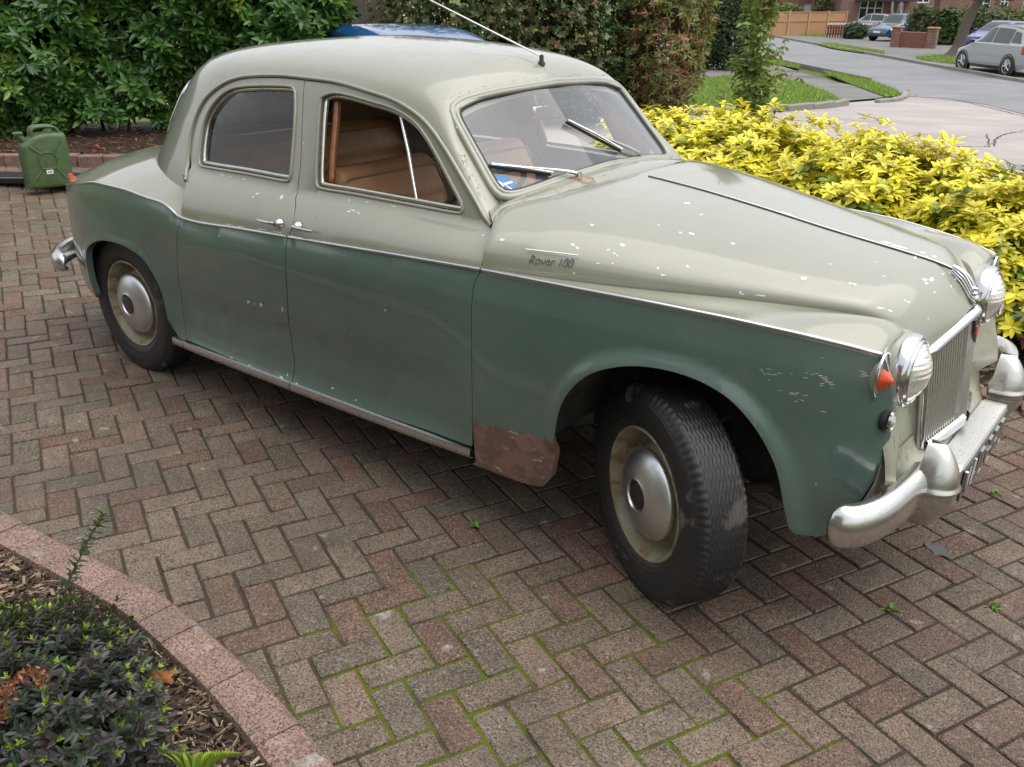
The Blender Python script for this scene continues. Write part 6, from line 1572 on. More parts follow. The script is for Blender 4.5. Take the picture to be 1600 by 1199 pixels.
V1 = pxs([(700, 190), (985, 180), (1100, 176.5), (1200, 173), (1318, 163.5), (1290, 146), (1250, 131), (1205, 121), (1130, 121), (1065, 129), (940, 150), (700, 150)])
V2 = pxs([(1286, 114), (1318, 119.5), (1363, 130), (1396, 143), (1407, 151), (1404, 154), (1384, 154.5), (1345, 140), (1312, 127)])
V3 = pxs([(1200, 93), (1215, 96), (1252, 106), (1246, 109), (1215, 104), (1200, 100)])
V4 = pxs([(1272, 69.5), (1300, 70), (1340, 76), (1383, 83), (1380, 86), (1345, 84), (1300, 77)])
V5 = pxs([(1430, 92), (1470, 88.5), (1500, 88), (1508, 104), (1480, 101), (1440, 96)])
V6 = pxs([(1246, 55), (1288, 53), (1290, 59), (1250, 57)])
verge_cols = np.array([(.19, .34, .040), (.15, .28, .034), (.24, .38, .055), (.28, .35, .08)])
def verge(name, poly, label, nb, hgt, seed):
    o = tsheet(name, poly, .05, MAT['lawn'], .6, label)
    rg = np.random.default_rng(seed); lo, hi = poly.min(0), poly.max(0); Q = rg.uniform(lo, hi, (nb * 5, 2)); Q = Q[inpoly(Q, poly)][:nb]; n = len(Q)
    b = np.c_[Q, zt(Q[:, 0], Q[:, 1]) + .045]; a = rg.uniform(0, 2 * PI, n); w = rg.uniform(.006, .014, n) * hgt / .07; h = rg.uniform(.5, 1.3, n) * hgt; ln = rg.normal(0, .4, (n, 2)) * h[:, None]
    s = np.stack([np.cos(a) * w, np.sin(a) * w, 0 * a], 1); V = np.stack([b - s, b + s, b + np.c_[ln, h]], 1).reshape(-1, 3); F = np.arange(3 * n).reshape(-1, 3)
    g = mesh('grass', V, F, MAT['leaf']); tinted(g, verge_cols[rg.integers(0, 4, n)] * rg.uniform(.7, 1.3, (n, 1))); g['kind'] = 'stuff'; g['label'] = label.replace('verge', 'verge grass blades')
verge('grass_verge', V1, 'bright green corner verge behind the sapling', 26000, .075, 61); verge('grass_verge', V2, 'pointed strip of verge at the bend of the footpath', 7000, .075, 62)
verge('grass_verge', V3, 'short verge strip beyond the footpath', 1500, .08, 63); verge('grass_verge', V4, 'verge in front of the maroon picket fence', 2500, .10, 64); verge('grass_verge', V5, 'verge round the street tree trunk', 2500, .10, 65); verge('grass_verge', V6, 'strip of lawn at the foot of the new timber fence', 800, .1, 66)
def kerbline(label, pts, w=.14, h=.11, off=0.0):
    P = resample(np.asarray(pts)[:, :2], max(8, int(np.linalg.norm(np.asarray(pts)[-1][:2] - np.asarray(pts)[0][:2]) / .92) + 1)); root = thing('road_kerb', label, 'kerb', (P[0][0], P[0][1], float(zt(*P[0]))))
    for a, b in zip(P[:-1], P[1:]):
        c = (a + b) / 2; d = b - a; L = np.linalg.norm(d); V, F = rbox((L - .012, w, h + .1), .018); an = math.atan2(d[1], d[0]); cs, sn = math.cos(an), math.sin(an)
        V = V @ np.array([[cs, sn, 0], [-sn, cs, 0], [0, 0, 1]]) + [c[0] - P[0][0], c[1] - P[0][1], (h - .1) / 2 + float(zt(*c)) - float(zt(*P[0])) + off]; mesh('kerb_stone', V, F, MAT['kerb'], root)
kerbline('grey concrete kerb along the corner verge behind the yellow shrubs', crv(pxs([(985, 181.5), (1100, 178), (1200, 174.5), (1290, 168), (1322, 163.5)]), 40))
kerbline('curved dropped kerb at the mouth of the footpath', crv(pxs([(1370, 160), (1392, 158.5), (1406, 156), (1414, 151), (1413, 147)]), 20), h=.07)
kerbline('kerb along the near edge of the road past the bend', crv(np.vstack([NE[1:], NE[-1:] + dr * 12]), 60) + np.array([-.08, -.05]))
kerbline('kerb on the far side of the road below the garden wall', [far[0] - dr * 12, far[0] + dr * 26])
# cracks in the concrete
def crack(pts, w):
    P = crv(pxs(pts), 40); rg = random.Random(len(pts)); V = []; 
    for i, p in enumerate(P):
        t = P[min(39, i + 1)] - P[max(0, i - 1)]; t /= np.linalg.norm(t); n = np.array([-t[1], t[0]]); k = w * rg.uniform(.4, 1.2); j = n * rg.gauss(0, .012)
        z = float(zt(*p)) - .0105; V += [(*(p + j - n * k), z), (*(p + j + n * k), z)]
    o = mesh('concrete_crack', V, [(2 * i, 2 * i + 1, 2 * i + 3, 2 * i + 2) for i in range(39)], MAT['dark']); o['kind'] = 'structure'
crack([(1340, 222), (1430, 227), (1546, 228)], .016); crack([(1546, 228), (1545, 218), (1542, 208)], .008); crack([(1553, 227), (1562, 212), (1600, 203)], .012); crack([(1340, 176), (1360, 182), (1376, 187)], .015); crack([(1420, 153), (1500, 158), (1600, 181)], .02)

for nm_, pl_, n_, lab_, sd_ in (('fallen_leaves', pxs([(1385, 150), (1420, 140), (1440, 152), (1400, 162)]), 60, 'dry leaves gathered at the dropped kerb', 201), ('fallen_leaves', pxs([(1330, 84), (1420, 95), (1420, 100), (1330, 90)]), 90, 'dry leaves along the far gutter', 202), ('fallen_leaves', pxs([(1430, 96), (1510, 106), (1505, 112), (1430, 101)]), 60, 'dry leaves in the gutter by the street tree', 203)):
    o = chips(nm_, pl_, n_, .03, .04, .10, [(.30, .15, .06), (.24, .11, .05), (.40, .26, .12), (.36, .30, .12)], lab_, sd_); co = o.data; 
    for v_ in co.vertices: v_.co.z += float(zt(v_.co.x, v_.co.y)) - float(ground_z(v_.co.x, v_.co.y))
# ---- hedges and trees along the verge
def leafy(name, label, cat, c, rx, ry, z0, h, n, L, W, cols, seed, stems=True, dens_in=.5, kind_mat='leaf', wh=6, shape=1.0, spread=(.6, 1.4), group=None, up=.4, smin=3):
    rg = np.random.default_rng(seed); zc = float(zt(c[0], c[1])); root = thing(name, label, cat, (c[0], c[1], zc), group=group)
    u = rg.uniform(0, 2 * PI, n); v = rg.uniform(-1, 1, n); e = .55; r = np.sqrt(np.maximum(0, 1 - np.abs(v) ** (2 / e * shape))) ** .9; k = rg.uniform(.8, 1.06, n) * (1 + .10 * np.sin(3 * u + seed + 3 * v) + .08 * np.sin(7 * u - 5 * v))
    P = np.stack([rx * r * np.cos(u) * k, ry * r * np.sin(u) * k, z0 + (h - z0) * (v * k * .5 + .5)], 1); ax = np.stack([P[:, 0] / rx, P[:, 1] / ry, v + up], 1) + rg.normal(0, .45, (n, 3))
    cols = np.asarray(cols); cc = cols[rg.integers(0, len(cols), n)]
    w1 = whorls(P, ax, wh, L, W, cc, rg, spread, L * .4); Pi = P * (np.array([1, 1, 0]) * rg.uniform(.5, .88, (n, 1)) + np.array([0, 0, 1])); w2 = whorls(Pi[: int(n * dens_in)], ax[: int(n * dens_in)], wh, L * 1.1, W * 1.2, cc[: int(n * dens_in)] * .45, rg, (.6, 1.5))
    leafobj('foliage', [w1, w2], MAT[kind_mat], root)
    m = MB()
    for i in range(max(smin, int(6 * rx))):
        a = rg.uniform(0, 2 * PI); q = rg.uniform(.1, .8); m.tube(crv([(rx * .25 * math.cos(a), ry * .25 * math.sin(a), -.05), (rx * .5 * q * math.cos(a), ry * .5 * q * math.sin(a), h * .4), (rx * q * math.cos(a), ry * q * math.sin(a), h * .85)], 8), np.linspace(.02, .006, 8), 5)
    m.build('stems', MAT['twig'], root, 60); return root
GR = [(.045, .085, .022), (.035, .07, .018), (.06, .105, .03), (.05, .08, .02)]
IVY = [(.075, .12, .03), (.05, .085, .02), (.10, .14, .045), (.16, .13, .05), (.06, .10, .025)]
pA = at_d(700, 60, 13.5); pB = at_d(830, 60, 14.0); pC = at_d(915, 60, 14.5)
leafy('ivy_hedge', 'ragged ivy hedge with pale flower buds beside the old fence panel', 'hedge', pA[:2], 1.25, .8, .0, 3.0, 1900, .075, .05, IVY, 71, wh=6)
leafy('mixed_hedge', 'brown-tinged twiggy hedge behind the aerial', 'hedge', pB[:2], 1.1, .8, .0, 3.0, 1700, .075, .040, IVY + [(.17, .10, .05), (.13, .085, .04)], 72, wh=6)
leafy('evergreen_hedge', 'dark clipped evergreen hedge behind the bronze shrub', 'hedge', pC[:2], 1.3, .8, .0, 3.0, 2200, .075, .04, GR, 73, wh=6)
pD = at_d(1035, 60, 13.9); leafy('bronze_shrub', 'upright bronze and green willow-leaved shrub on the verge', 'shrub', pD[:2], .72, .70, .10, 2.7, 1900, .10, .026, [(.17, .20, .05), (.20, .18, .055), (.15, .18, .05), (.26, .15, .06), (.20, .22, .055), (.26, .11, .05)], 74, wh=6, spread=(.5, 1.5), shape=.8)
pE = at_t(1125, 112); leafy('privet_hedge', 'dense dark green privet hedge behind the footpath', 'hedge', pE[:2] + np.array([-.1, .7]), .95, .9, .0, 3.2, 3600, .065, .04, GR, 75, wh=6)
pE2 = at_t(1085, 112); leafy('privet_hedge', 'continuation of the privet hedge behind the white notice', 'hedge', pE2[:2] + np.array([-.6, 1.0]), 1.0, .9, .0, 3.2, 3000, .065, .04, GR, 76, wh=6)
# white flower buds in the ivy
rg = np.random.default_rng(77); n = 70; Pb = np.array([at_d(rg.uniform(620, 790), rg.uniform(2, 60), 12.6 + rg.uniform(-.1, .15)) for _ in range(n)]); ivy = [o for o in bpy.data.objects if o.name == 'ivy_hedge'][0]
Pl = Pb - np.array(ivy.location); o_ = leafobj('flower_buds', [whorls(Pl, rg.normal(0, 1, (n, 3)), 4, .022, .018, np.tile([(.62, .60, .38)], (n, 1)), rg, (.5, 1.3))], MAT['leaf'], ivy); o_['kind'] = 'stuff'
# ---- old lapped fence panel
def lap_fence():
    a, b = at_d(528, 40, 14.6), at_d(640, 40, 15.2); d = (b - a)[:2]; L = np.linalg.norm(d); d /= L; base = a[:2]; z0 = float(zt(*base)); an = math.atan2(d[1], d[0])
    root = thing('lap_fence', 'weathered brown lapped timber fence panel between hedges', 'fence', (base[0], base[1], z0), an)
    for k in range(15):
        m = MB(); z = .10 + k * .125; m.box((L / 2, .0, z), (L, .012, .145), rot=[[1, 0, 0], [0, math.cos(.09), -math.sin(.09)], [0, math.sin(.09), math.cos(.09)]]); m.build('board', MAT['oldwood'], root)
    for x in (0, L * .62, L): m = MB(); m.box((x, -.03, 1.0), (.045, .035, 2.0)); m.build('batten', MAT['oldwood'], root)
lap_fence()
# ---- small white notice on a post
c = at_t(1064, 133); nb = thing('notice_board', 'small white notice on a grey post at the edge of the verge', 'sign', tuple(c), math.atan2(CAM_C[1] - c[1], CAM_C[0] - c[0]) + PI / 2)
m = MB(); m.box((0, 0, .35), (.08, .08, .75)); m.build('post', MAT['oldwood'], nb)
m = MB(); m.box((.04, -.05, .62), (.22, .015, .13)); m.build('notice_face', MAT['sign'], nb); m = MB(); m.box((.0, -.05, .75), (.17, .015, .07)); m.build('notice_face', MAT['sign'], nb)
# ---- sapling with climbing leaves
def sapling():
    rg = np.random.default_rng(81); c = np.array([-2.05, 4.15, 0.0]); c = at_d(1168, 190, 8.6); c = np.array([c[0], c[1], .0]); root = thing('leafy_sapling', 'slender young tree with loose leaves and whippy shoots behind the yellow shrubs', 'tree', tuple(c))
    m = MB(); tr = crv([(0, 0, 0), (.02, .01, .6), (.0, .02, 1.2), (.05, 0, 1.8), (.08, .02, 2.6)], 30); m.tube(tr, np.linspace(.022, .012, 30), 8)
    m.build('trunk', MAT['trunk'], root, 60); limbs = MB(); tips = []
    for i in range(90):
        z = rg.uniform(.12, 2.3); a = rg.uniform(0, 2 * PI); l = rg.uniform(.10, .26) * (1.0 if z > .4 else 1.5); q = np.array([math.cos(a), math.sin(a), 0]); p0 = np.array([np.interp(z, tr[:, 2], tr[:, 0]), np.interp(z, tr[:, 2], tr[:, 1]), z]); e = p0 + q * l + [0, 0, rg.uniform(.08, .3)]
        limbs.tube(crv([p0, (p0 + e) / 2 + [0, 0, .04], e], 8), np.linspace(.006, .002, 8), 5)
        for t in np.linspace(.2, 1, 8): tips.append(p0 + (e - p0) * t)
    # whippy basal shoots
    for u, v in ((1205, 20), (1215, 8), (1118, 130), (1238, 115), (1170, 10), (1230, 60)):
        e = at_d(u, v, 8.5) - c; s = np.array([rg.normal(0, .05), rg.normal(0, .05), .05 if v > 90 else .3]); pth = crv([s, (s * .45 + e * .55) + [0, 0, -.05], e], 20); limbs.tube(pth, np.linspace(.005, .0018, 20), 5); tips += list(pth[6::3])
    limbs.build('limbs', MAT['twig'], root, 60); T = np.array(tips); T = np.repeat(T, 2, 0) + rg.normal(0, .035, (len(T) * 2, 3))
    cols = np.array([(.12, .20, .035), (.17, .26, .045), (.22, .27, .055), (.10, .16, .03), (.28, .16, .06)])[rg.choice(5, len(T), p=[.35, .28, .18, .15, .04])]
    leafobj('crown', [whorls(T, rg.normal(0, 1, T.shape) + [0, 0, -.2], 2, .068, .034, cols, rg, (.7, 1.5), curl=.4)], MAT['leaf'], root)
sapling()

# =================================================================== PARKED CARS
def modern_car(name, label, loc, yaw, L=4.2, W=1.78, H=1.5, paint='c_grey', roof=None, style='hatch', belt=.95, sc=1.0, lamp=True, spokes=5):
    root = thing(name, label, 'car', loc, yaw); root.scale = (sc,) * 3
    w = W / 2; f, r = L / 2, -L / 2
    if style == 'suv': zc = .98; wb, wt = .24 * L, .10 * L; tl = -.46 * L
    else: zc = .92; wb, wt = .24 * L, .06 * L; tl = -.45 * L
    top = lambda X: tab([r, r + .04 * L, tl, tl + .12 * L, -.15 * L, 0, wt, wb, f - .14 * L, f - .03 * L, f], [.62, .93, 1.04, H - .10, H - .01, H, H - .06, zc + .03, zc - .12, .70, .48], X)
    wid = lambda X: w * tab([r, r + .05 * L, -.3 * L, 0, .3 * L, f - .07 * L, f], [.80, .93, .995, 1, .99, .90, .74], X)
    low = lambda X: tab([r, r + .06 * L, 0, f - .08 * L, f], [.42, .24, .20, .20, .34], X)
    T8 = np.array([0, .14, .30, .46, .52, .78, .90, 1.0])
    def sec(X):
        zt_, ww, lo = float(top(X)), float(wid(X)), float(low(X)); b = min(belt, zt_ - .05); mid = min(.62, b - .04); g = max(0, min(1, (zt_ - b - .08) / .25))
        y5 = ww * (.93 - .19 * g); return np.array([(ww * .93, lo), (ww * .995, lo + .45 * (mid - lo)), (ww, mid), (ww * .975, b), (ww * .94, b + .03 + 0 * g), (y5, zt_ - .055 - .02 * g), (y5 * .82, zt_ - .012), (0, zt_)])
    def body(X, t): q = sec(X); return np.array([X, np.interp(t, T8, q[:, 0]), np.interp(t, T8, q[:, 1])])
    Xs = np.unique(np.r_[np.linspace(r, f, 60), wb, wt, tl]); ts = np.unique(np.r_[np.linspace(0, 1, 26), T8])
    G = np.array([[body(X, t) for t in ts] for X in Xs]); G = np.concatenate([G, G[:, ::-1][:, 1:] * [1, -1, 1]], 1)
    V, F = grid(G); n = G.shape[1]; F = list(F) + [tuple(range(n)), tuple((len(Xs) - 1) * n + k for k in range(n))[::-1]]
    o = mesh('body', V, F, MAT[paint], root); autosmooth(o, 28)
    def patch(nm, X0, X1, t0, t1, sgn, mat, X0b=None, X1b=None, off=.008):
        P = []
        for a in np.linspace(0, 1, 8):
            t = t0 + (t1 - t0) * a; xa = X0 + ((X0b if X0b is not None else X0) - X0) * a; xb = X1 + ((X1b if X1b is not None else X1) - X1) * a
            P.append([body(X, t) + [0, off, off * .6] for X in np.linspace(xa, xb, 8)])
        P = np.array(P) * [1, sgn, 1]; V, F = grid(P); mesh(nm, V, F, mat, root, smooth=True)
    gl = MAT['carglass']
    for s in (1, -1):
        patch('side_window', -.02 * L, .185 * L, .53, .76, s, gl, X0b=-.02 * L, X1b=.085 * L); patch('side_window', -.25 * L, -.035 * L, .53, .76, s, gl); patch('side_window', -.385 * L, -.265 * L, .55, .74, s, gl, X0b=-.33 * L)
        patch('tail_lamp' if True else '', r + .03 * L, r + .075 * L, .34, .50, s, MAT['redlamp']); patch('headlamp', f - .10 * L, f - .035 * L, .34, .44, s, MAT['reflector'])
        patch('sill_trim', -.30 * L, .30 * L, .0, .07, s, MAT['c_black'])
    # screens across the car
    for nm, xa, xb in (('windscreen', wb - .025 * L, wt + .015 * L), ('rear_window', tl + .02 * L, tl + .10 * L)):
        P = []
        for X in np.linspace(xa, xb, 8):
            q = [body(X, t) + [.004 if nm == 'windscreen' else -.004, 0, .008] for t in np.linspace(.80, 1, 8)]; q = np.array(q); P.append(np.concatenate([q, q[::-1][1:] * [1, -1, 1]], 0))
        V, F = grid(np.array(P)); mesh(nm, V, F, gl, root, smooth=True)
    if roof:
        P = []
        for X in np.linspace(tl + .13 * L, wt - .01 * L, 10): q = np.array([body(X, t) + [0, 0, .006] for t in np.linspace(.80, 1, 8)]); P.append(np.concatenate([q, q[::-1][1:] * [1, -1, 1]], 0))
        V, F = grid(np.array(P)); mesh('roof_skin', V, F, MAT[roof], root, smooth=True)
    m = MB(); m.bbox((f - .015, 0, .52), (.05, .50, .11), .008); m.build('front_plate', MAT['sign'], root); m = MB(); m.bbox((f - .06, 0, .33), (.14, W * .72, .14), .02); m.build('lower_grille', MAT['c_black'], root)
    for s in (1, -1): m = MB(); m.bbox((wb - .05 * L, s * (w + .07), belt + .06), (.12, .16, .12), .03); m.build('door_mirror', MAT[roof or paint], root, 40)
    R = .325 if style != 'suv' else .345
    for X in (.315 * L, -.30 * L):
        for s in (1, -1):
            ww = float(wid(X)); ax = ([[1, 0, 0], [0, 0, s], [0, 1, 0]], (X, s * (ww - .19), R)); wh = bpy.data.objects.new('wheel', None); COL.objects.link(wh); wh.parent = root
            m = MB(); m.lathe([(R + .055, .150), (R + .055, .196), (R + .02, .198), (R + .0, .150)], 36, mat=ax); m.build('arch_trim', MAT['c_black'], root, 40)
            m = MB(); m.lathe([(.20, .19), (.215, .205), (R - .03, .208), (R, .185), (R, .02)], 36, mat=ax); m.build('tyre', MAT['rub'], wh, 40)
            m = MB(); m.lathe([(.215, .200), (.205, .185), (.19, .15), (0, .145)], 30, mat=ax); m.build('wheel_disc', MAT['c_black'], wh, 40)
            m = MB()
            for k in range(spokes):
                a = 2 * PI * k / spokes; p0 = np.array([X, s * (ww + .015), R]); m.tube([p0, p0 + [.20 * math.cos(a), -s * .006, .20 * math.sin(a)]], [.03, .024], 6)
            m.tube([np.array([X, s * (ww + .012), R]) + [.205 * math.cos(t), 0, .205 * math.sin(t)] for t in np.linspace(0, 2 * PI, 30, endpoint=False)], .012, 6, closed=True); m.build('rim', MAT['alu'], wh, 50)
    return root
def yaw_of(a, b): d = np.asarray(b)[:2] - np.asarray(a)[:2]; return math.atan2(d[1], d[0])
# grey hatchback on the far side of the road
wf_, wr_ = at_t(1507, 111), at_t(1577, 121); mid = (wf_ + wr_) / 2; yw = yaw_of(wr_, wf_); nrm_ = np.array([math.sin(yw), -math.cos(yw)]); nrm_ = nrm_ if nrm_ @ (CAM_C[:2] - mid[:2]) > 0 else -nrm_
wbase = np.linalg.norm(wf_ - wr_)
modern_car('hatchback', 'grey five-door hatchback with black roof parked at the far kerb', (*(mid[:2] - nrm_ * .80), float(zt(*mid[:2]))), yw, 4.26, 1.80, 1.56, 'c_grey', 'c_black', 'hatch', sc=max(.85, min(1.1, wbase / 2.62)))
# cars on the drives behind
p = at_t(1376, 66); modern_car('compact_suv', 'dark teal compact SUV nosing out behind the brick garden wall', (p[0] + .45, p[1] + 2.0, float(zt(*p[:2])) + .05), math.radians(-112), 4.3, 1.82, 1.62, 'c_teal', None, 'suv')
p = at_t(1330, 57); modern_car('estate_car', 'dark grey car with a bright windscreen behind the maroon pickets', (p[0] + .8, p[1] + 2.0, float(zt(*p[:2])) + .05), math.radians(170), 4.3, 1.78, 1.50, 'c_silver', 'c_black', 'hatch')
p = at_t(1520, 84); modern_car('saloon_car', 'royal blue car behind the street tree', (p[0] + .5, p[1] + 3.0, float(zt(*p[:2])) + .05), math.radians(-108), 4.3, 1.80, 1.46, 'c_navy', None, 'hatch')
p = at_t(1585, 84); modern_car('family_car', 'pale car whose windscreen shows above the grey hatchback', (p[0] + .8, p[1] + 6.0, float(zt(*p[:2])) + .05), math.radians(-110), 4.3, 1.8, 1.6, 'c_silver', None, 'suv')
# blue hatchback beyond the saloon's roof
rb_ = at_d(716, 52, 8.4); hd = np.array([-.93, .37]); hd /= np.linalg.norm(hd); cb = rb_[:2] + hd * 1.75; modern_car('small_hatchback', 'bright blue hatchback parked beyond the saloon, its roof showing', (cb[0], cb[1], -.02), math.atan2(hd[1], hd[0]), 3.9, 1.68, 1.445, 'c_blue', None, 'hatch')

# =================================================================== FAR GARDENS AND HOUSES
def facing(u, dep): p = at_d(u, 40, dep); return p, math.atan2(CAM_C[1] - p[1], CAM_C[0] - p[0]) + PI / 2
# new timber fence: posts and boards
def timber_fence():
    a, b = at_t(1196, 57.5), at_t(1318, 54.0); d = (b - a)[:2]; L = np.linalg.norm(d); an = math.atan2(d[1], d[0]); root = thing('timber_fence', 'new orange-brown close-boarded timber fence with concrete posts', 'fence', (a[0], a[1], float(zt(*a[:2]))), an)
    nb = int(L / .14); H = 1.55
    for i in range(nb): m = MB(); m.box(((i + .5) * L / nb, 0, H / 2), (L / nb - .008, .018, H)); m.build('board', MAT['newwood'], root)
    for z in (.62 * H, H): m = MB(); m.box((L / 2, -.03, z), (L, .05, .06)); m.build('rail', MAT['newwood'], root)
    for k in range(5): m = MB(); m.box((k * L / 4, -.04, H / 2 + .03), (.12, .10, H + .1)); m.build('post', simple('pale_post', (.42, .30, .19), .8) if k == 0 else bpy.data.materials['pale_post'], root)
timber_fence()
def low_box(name, label, u0, u1, v, h, mat): 
    a, b = at_t(u0, v), at_t(u1, v); d = (b - a)[:2]; L = np.linalg.norm(d); V, F = rbox((L, .35, h), .02); o = mesh(name, V + [L / 2, 0, h / 2], F, mat); o.location = (a[0], a[1], float(zt(*a[:2]))); o.rotation_euler = (0, 0, math.atan2(d[1], d[0])); tag(o, label, 'planter')
low_box('timber_planter', 'low brown timber planter in front of the new fence', 1216, 1246, 55, .42, MAT['newwood'])
def pickets(u0, u1, v, lab, n):
    a, b = at_t(u0, v), at_t(u1, v); d = (b - a)[:2]; L = np.linalg.norm(d); root = thing('picket_fence', lab, 'fence', (a[0], a[1], float(zt(*a[:2]))), math.atan2(d[1], d[0]))
    for i in range(n):
        x = (i + .5) * L / n; m = MB(); m.box((x, 0, .42), (L / n * .55, .02, .84)); p_ = m.build('picket', MAT['maroon'], root)
        m = MB(); m.box((x, 0, .90), (L / n * .55, .022, .12)); m.build('white_tip', MAT['white'], p_)
    for z in (.25, .66): m = MB(); m.box((L / 2, .025, z), (L, .03, .06)); m.build('rail', MAT['maroon'], root)
pickets(1290, 1327, 60, 'maroon picket fence with white tips beside the clipped grey-green bush', 9); pickets(1344, 1360, 60, 'short run of maroon pickets with white tips between bush and SUV', 4)
def wall_brick():
    a, b = at_t(1391, 74.5), at_t(1461, 77.5); d = (b - a)[:2]; L = np.linalg.norm(d); root = thing('garden_wall', 'low red brick garden wall with capped piers', 'wall', (a[0], a[1], float(zt(*a[:2]))), math.atan2(d[1], d[0])); rg = random.Random(3)
    V, F = rbox((L, .20, .84), .01); mesh('wall_core', V + [L / 2, 0, .42], F, MAT['kerb'], root); bl, bh = .225, .075; nx = int(L / bl); me = None
    V, F = rbox((bl - .010, .03, bh - .010), .004); bm_ = mesh('brick', V, F, MAT['brick']); bd = bm_.data; bpy.data.objects.remove(bm_)
    for r_ in range(11):
        for i in range(nx):
            o = bpy.data.objects.new('brick', bd); COL.objects.link(o); o.parent = root; o.location = ((i + .5 + (.5 if r_ % 2 else 0)) * L / (nx + .5), -.105 + rg.gauss(0, .003), .04 + r_ * bh)
    for x in (.25, L - .25):
        V, F = rbox((.46, .46, 1.02), .01); mesh('pier', V + [x, 0, .51], F, MAT['brickwall'], root); V, F = rbox((.56, .56, .10), .03); mesh('pier_cap', V + [x, 0, 1.06], F, simple('buff_cap', (.36, .20, .10), .8) if 'buff_cap' not in bpy.data.materials else bpy.data.materials['buff_cap'], root)
wall_brick()
def street_tree():
    c = at_t(1490, 91); root = thing('street_tree', 'leaning street tree with a flared grey trunk on the far verge', 'tree', tuple(c)); R0 = CAM_R[0]
    tr = crv([(0, 0, -.05), (R0[0] * .12, R0[1] * .12, .5), (R0[0] * .25, R0[1] * .25, 1.3), (R0[0] * .50, R0[1] * .50, 2.1), (R0[0] * .85, R0[1] * .85, 3.0), (R0[0] * .8, R0[1] * .8, 5)], 30); m = MB(); m.tube(tr, np.interp(np.linspace(0, 1, 30), [0, .05, .12, .4, 1], [.55, .36, .26, .20, .07]), 12); m.build('trunk', MAT['trunk'], root, 60)
    rg = np.random.default_rng(91); m = MB(); tips = []
    for i in range(14):
        z = rg.uniform(1.9, 4.8); p0 = np.array([np.interp(z, tr[:, 2], tr[:, k]) for k in range(3)]); a = rg.uniform(0, 2 * PI); l = rg.uniform(.8, 2.0); e = p0 + [l * math.cos(a), l * math.sin(a), rg.uniform(-.4, 1.2)]; m.tube(crv([p0, (p0 + e) / 2 + [0, 0, .15], e], 8), np.linspace(.05, .012, 8), 6); tips += [p0 + (e - p0) * t for t in np.linspace(.3, 1, 9)]
    m.build('limbs', MAT['trunk'], root, 60); T = np.repeat(np.array(tips), 9, 0); T = T + rg.normal(0, .28, T.shape); leafobj('crown', [whorls(T, rg.normal(0, 1, T.shape), 4, .12, .07, np.array([(.075, .105, .03), (.10, .11, .035), (.06, .085, .025)])[rg.integers(0, 3, len(T))], rg, (.6, 1.5))], MAT['leaf'], root)
street_tree()
def bush(lab, u0, u1, v0, v1, dep, cols, seed, n=700, L=.11, W=.06, name='garden_bush'):
    c = at_d((u0 + u1) / 2, v1, dep); s = dep / CAM_F; rx = (u1 - u0) / 2 * s; zg = float(zt(c[0], c[1])); top_ = at_d((u0 + u1) / 2, v0, dep)[2] - zg
    return leafy(name, lab, 'bush', c[:2], rx, rx * .8, .0, top_, n, L, W, cols, seed, wh=5, shape=1.1)
def dep_of(u, v): p = at_t(u, v); return float(CAM_R[2] @ (p - CAM_C))
d0 = dep_of(1335, 62); bush('clipped round grey-green bush between the picket runs', 1317, 1351, 37, 62, d0, [(.075, .12, .055), (.06, .10, .045)], 101)
d1 = dep_of(1440, 72) + 1.5; bush('large rounded olive-green bush behind the brick wall', 1416, 1462, 10, 56, d1, [(.085, .105, .035), (.065, .085, .028), (.10, .11, .04)], 102, 1000, .12, .07)
bush('glossy ivy-covered bush beside the brick pier', 1456, 1492, 14, 75, d1 - .6, [(.06, .12, .025), (.045, .095, .02), (.09, .15, .03)], 103, 900, .14, .09)
bush('long mixed hedge behind the royal blue car', 1490, 1580, 12, 60, d1 + 3, [(.085, .115, .03), (.065, .095, .025), (.10, .12, .035)], 104, 1400, .13, .08)
bush('bright lime bush at the end of the hedge', 1575, 1640, 14, 60, d1 + 2, [(.16, .21, .03), (.13, .18, .03)], 105, 700, .13, .08)
dF_ = max(dep_of(1198, 57.5), dep_of(1318, 54.0)); bush('shrubs over the timber fence beside the white garage door', 1205, 1252, 8, 50, dF_ + 2, [(.12, .16, .03), (.085, .13, .03), (.15, .17, .04)], 106, 700, .13, .08); bush('climbing shrub on the house wall behind the timber fence', 1266, 1292, -15, 50, dF_ + 3, [(.11, .15, .03), (.15, .16, .04)], 107, 600, .13, .08)
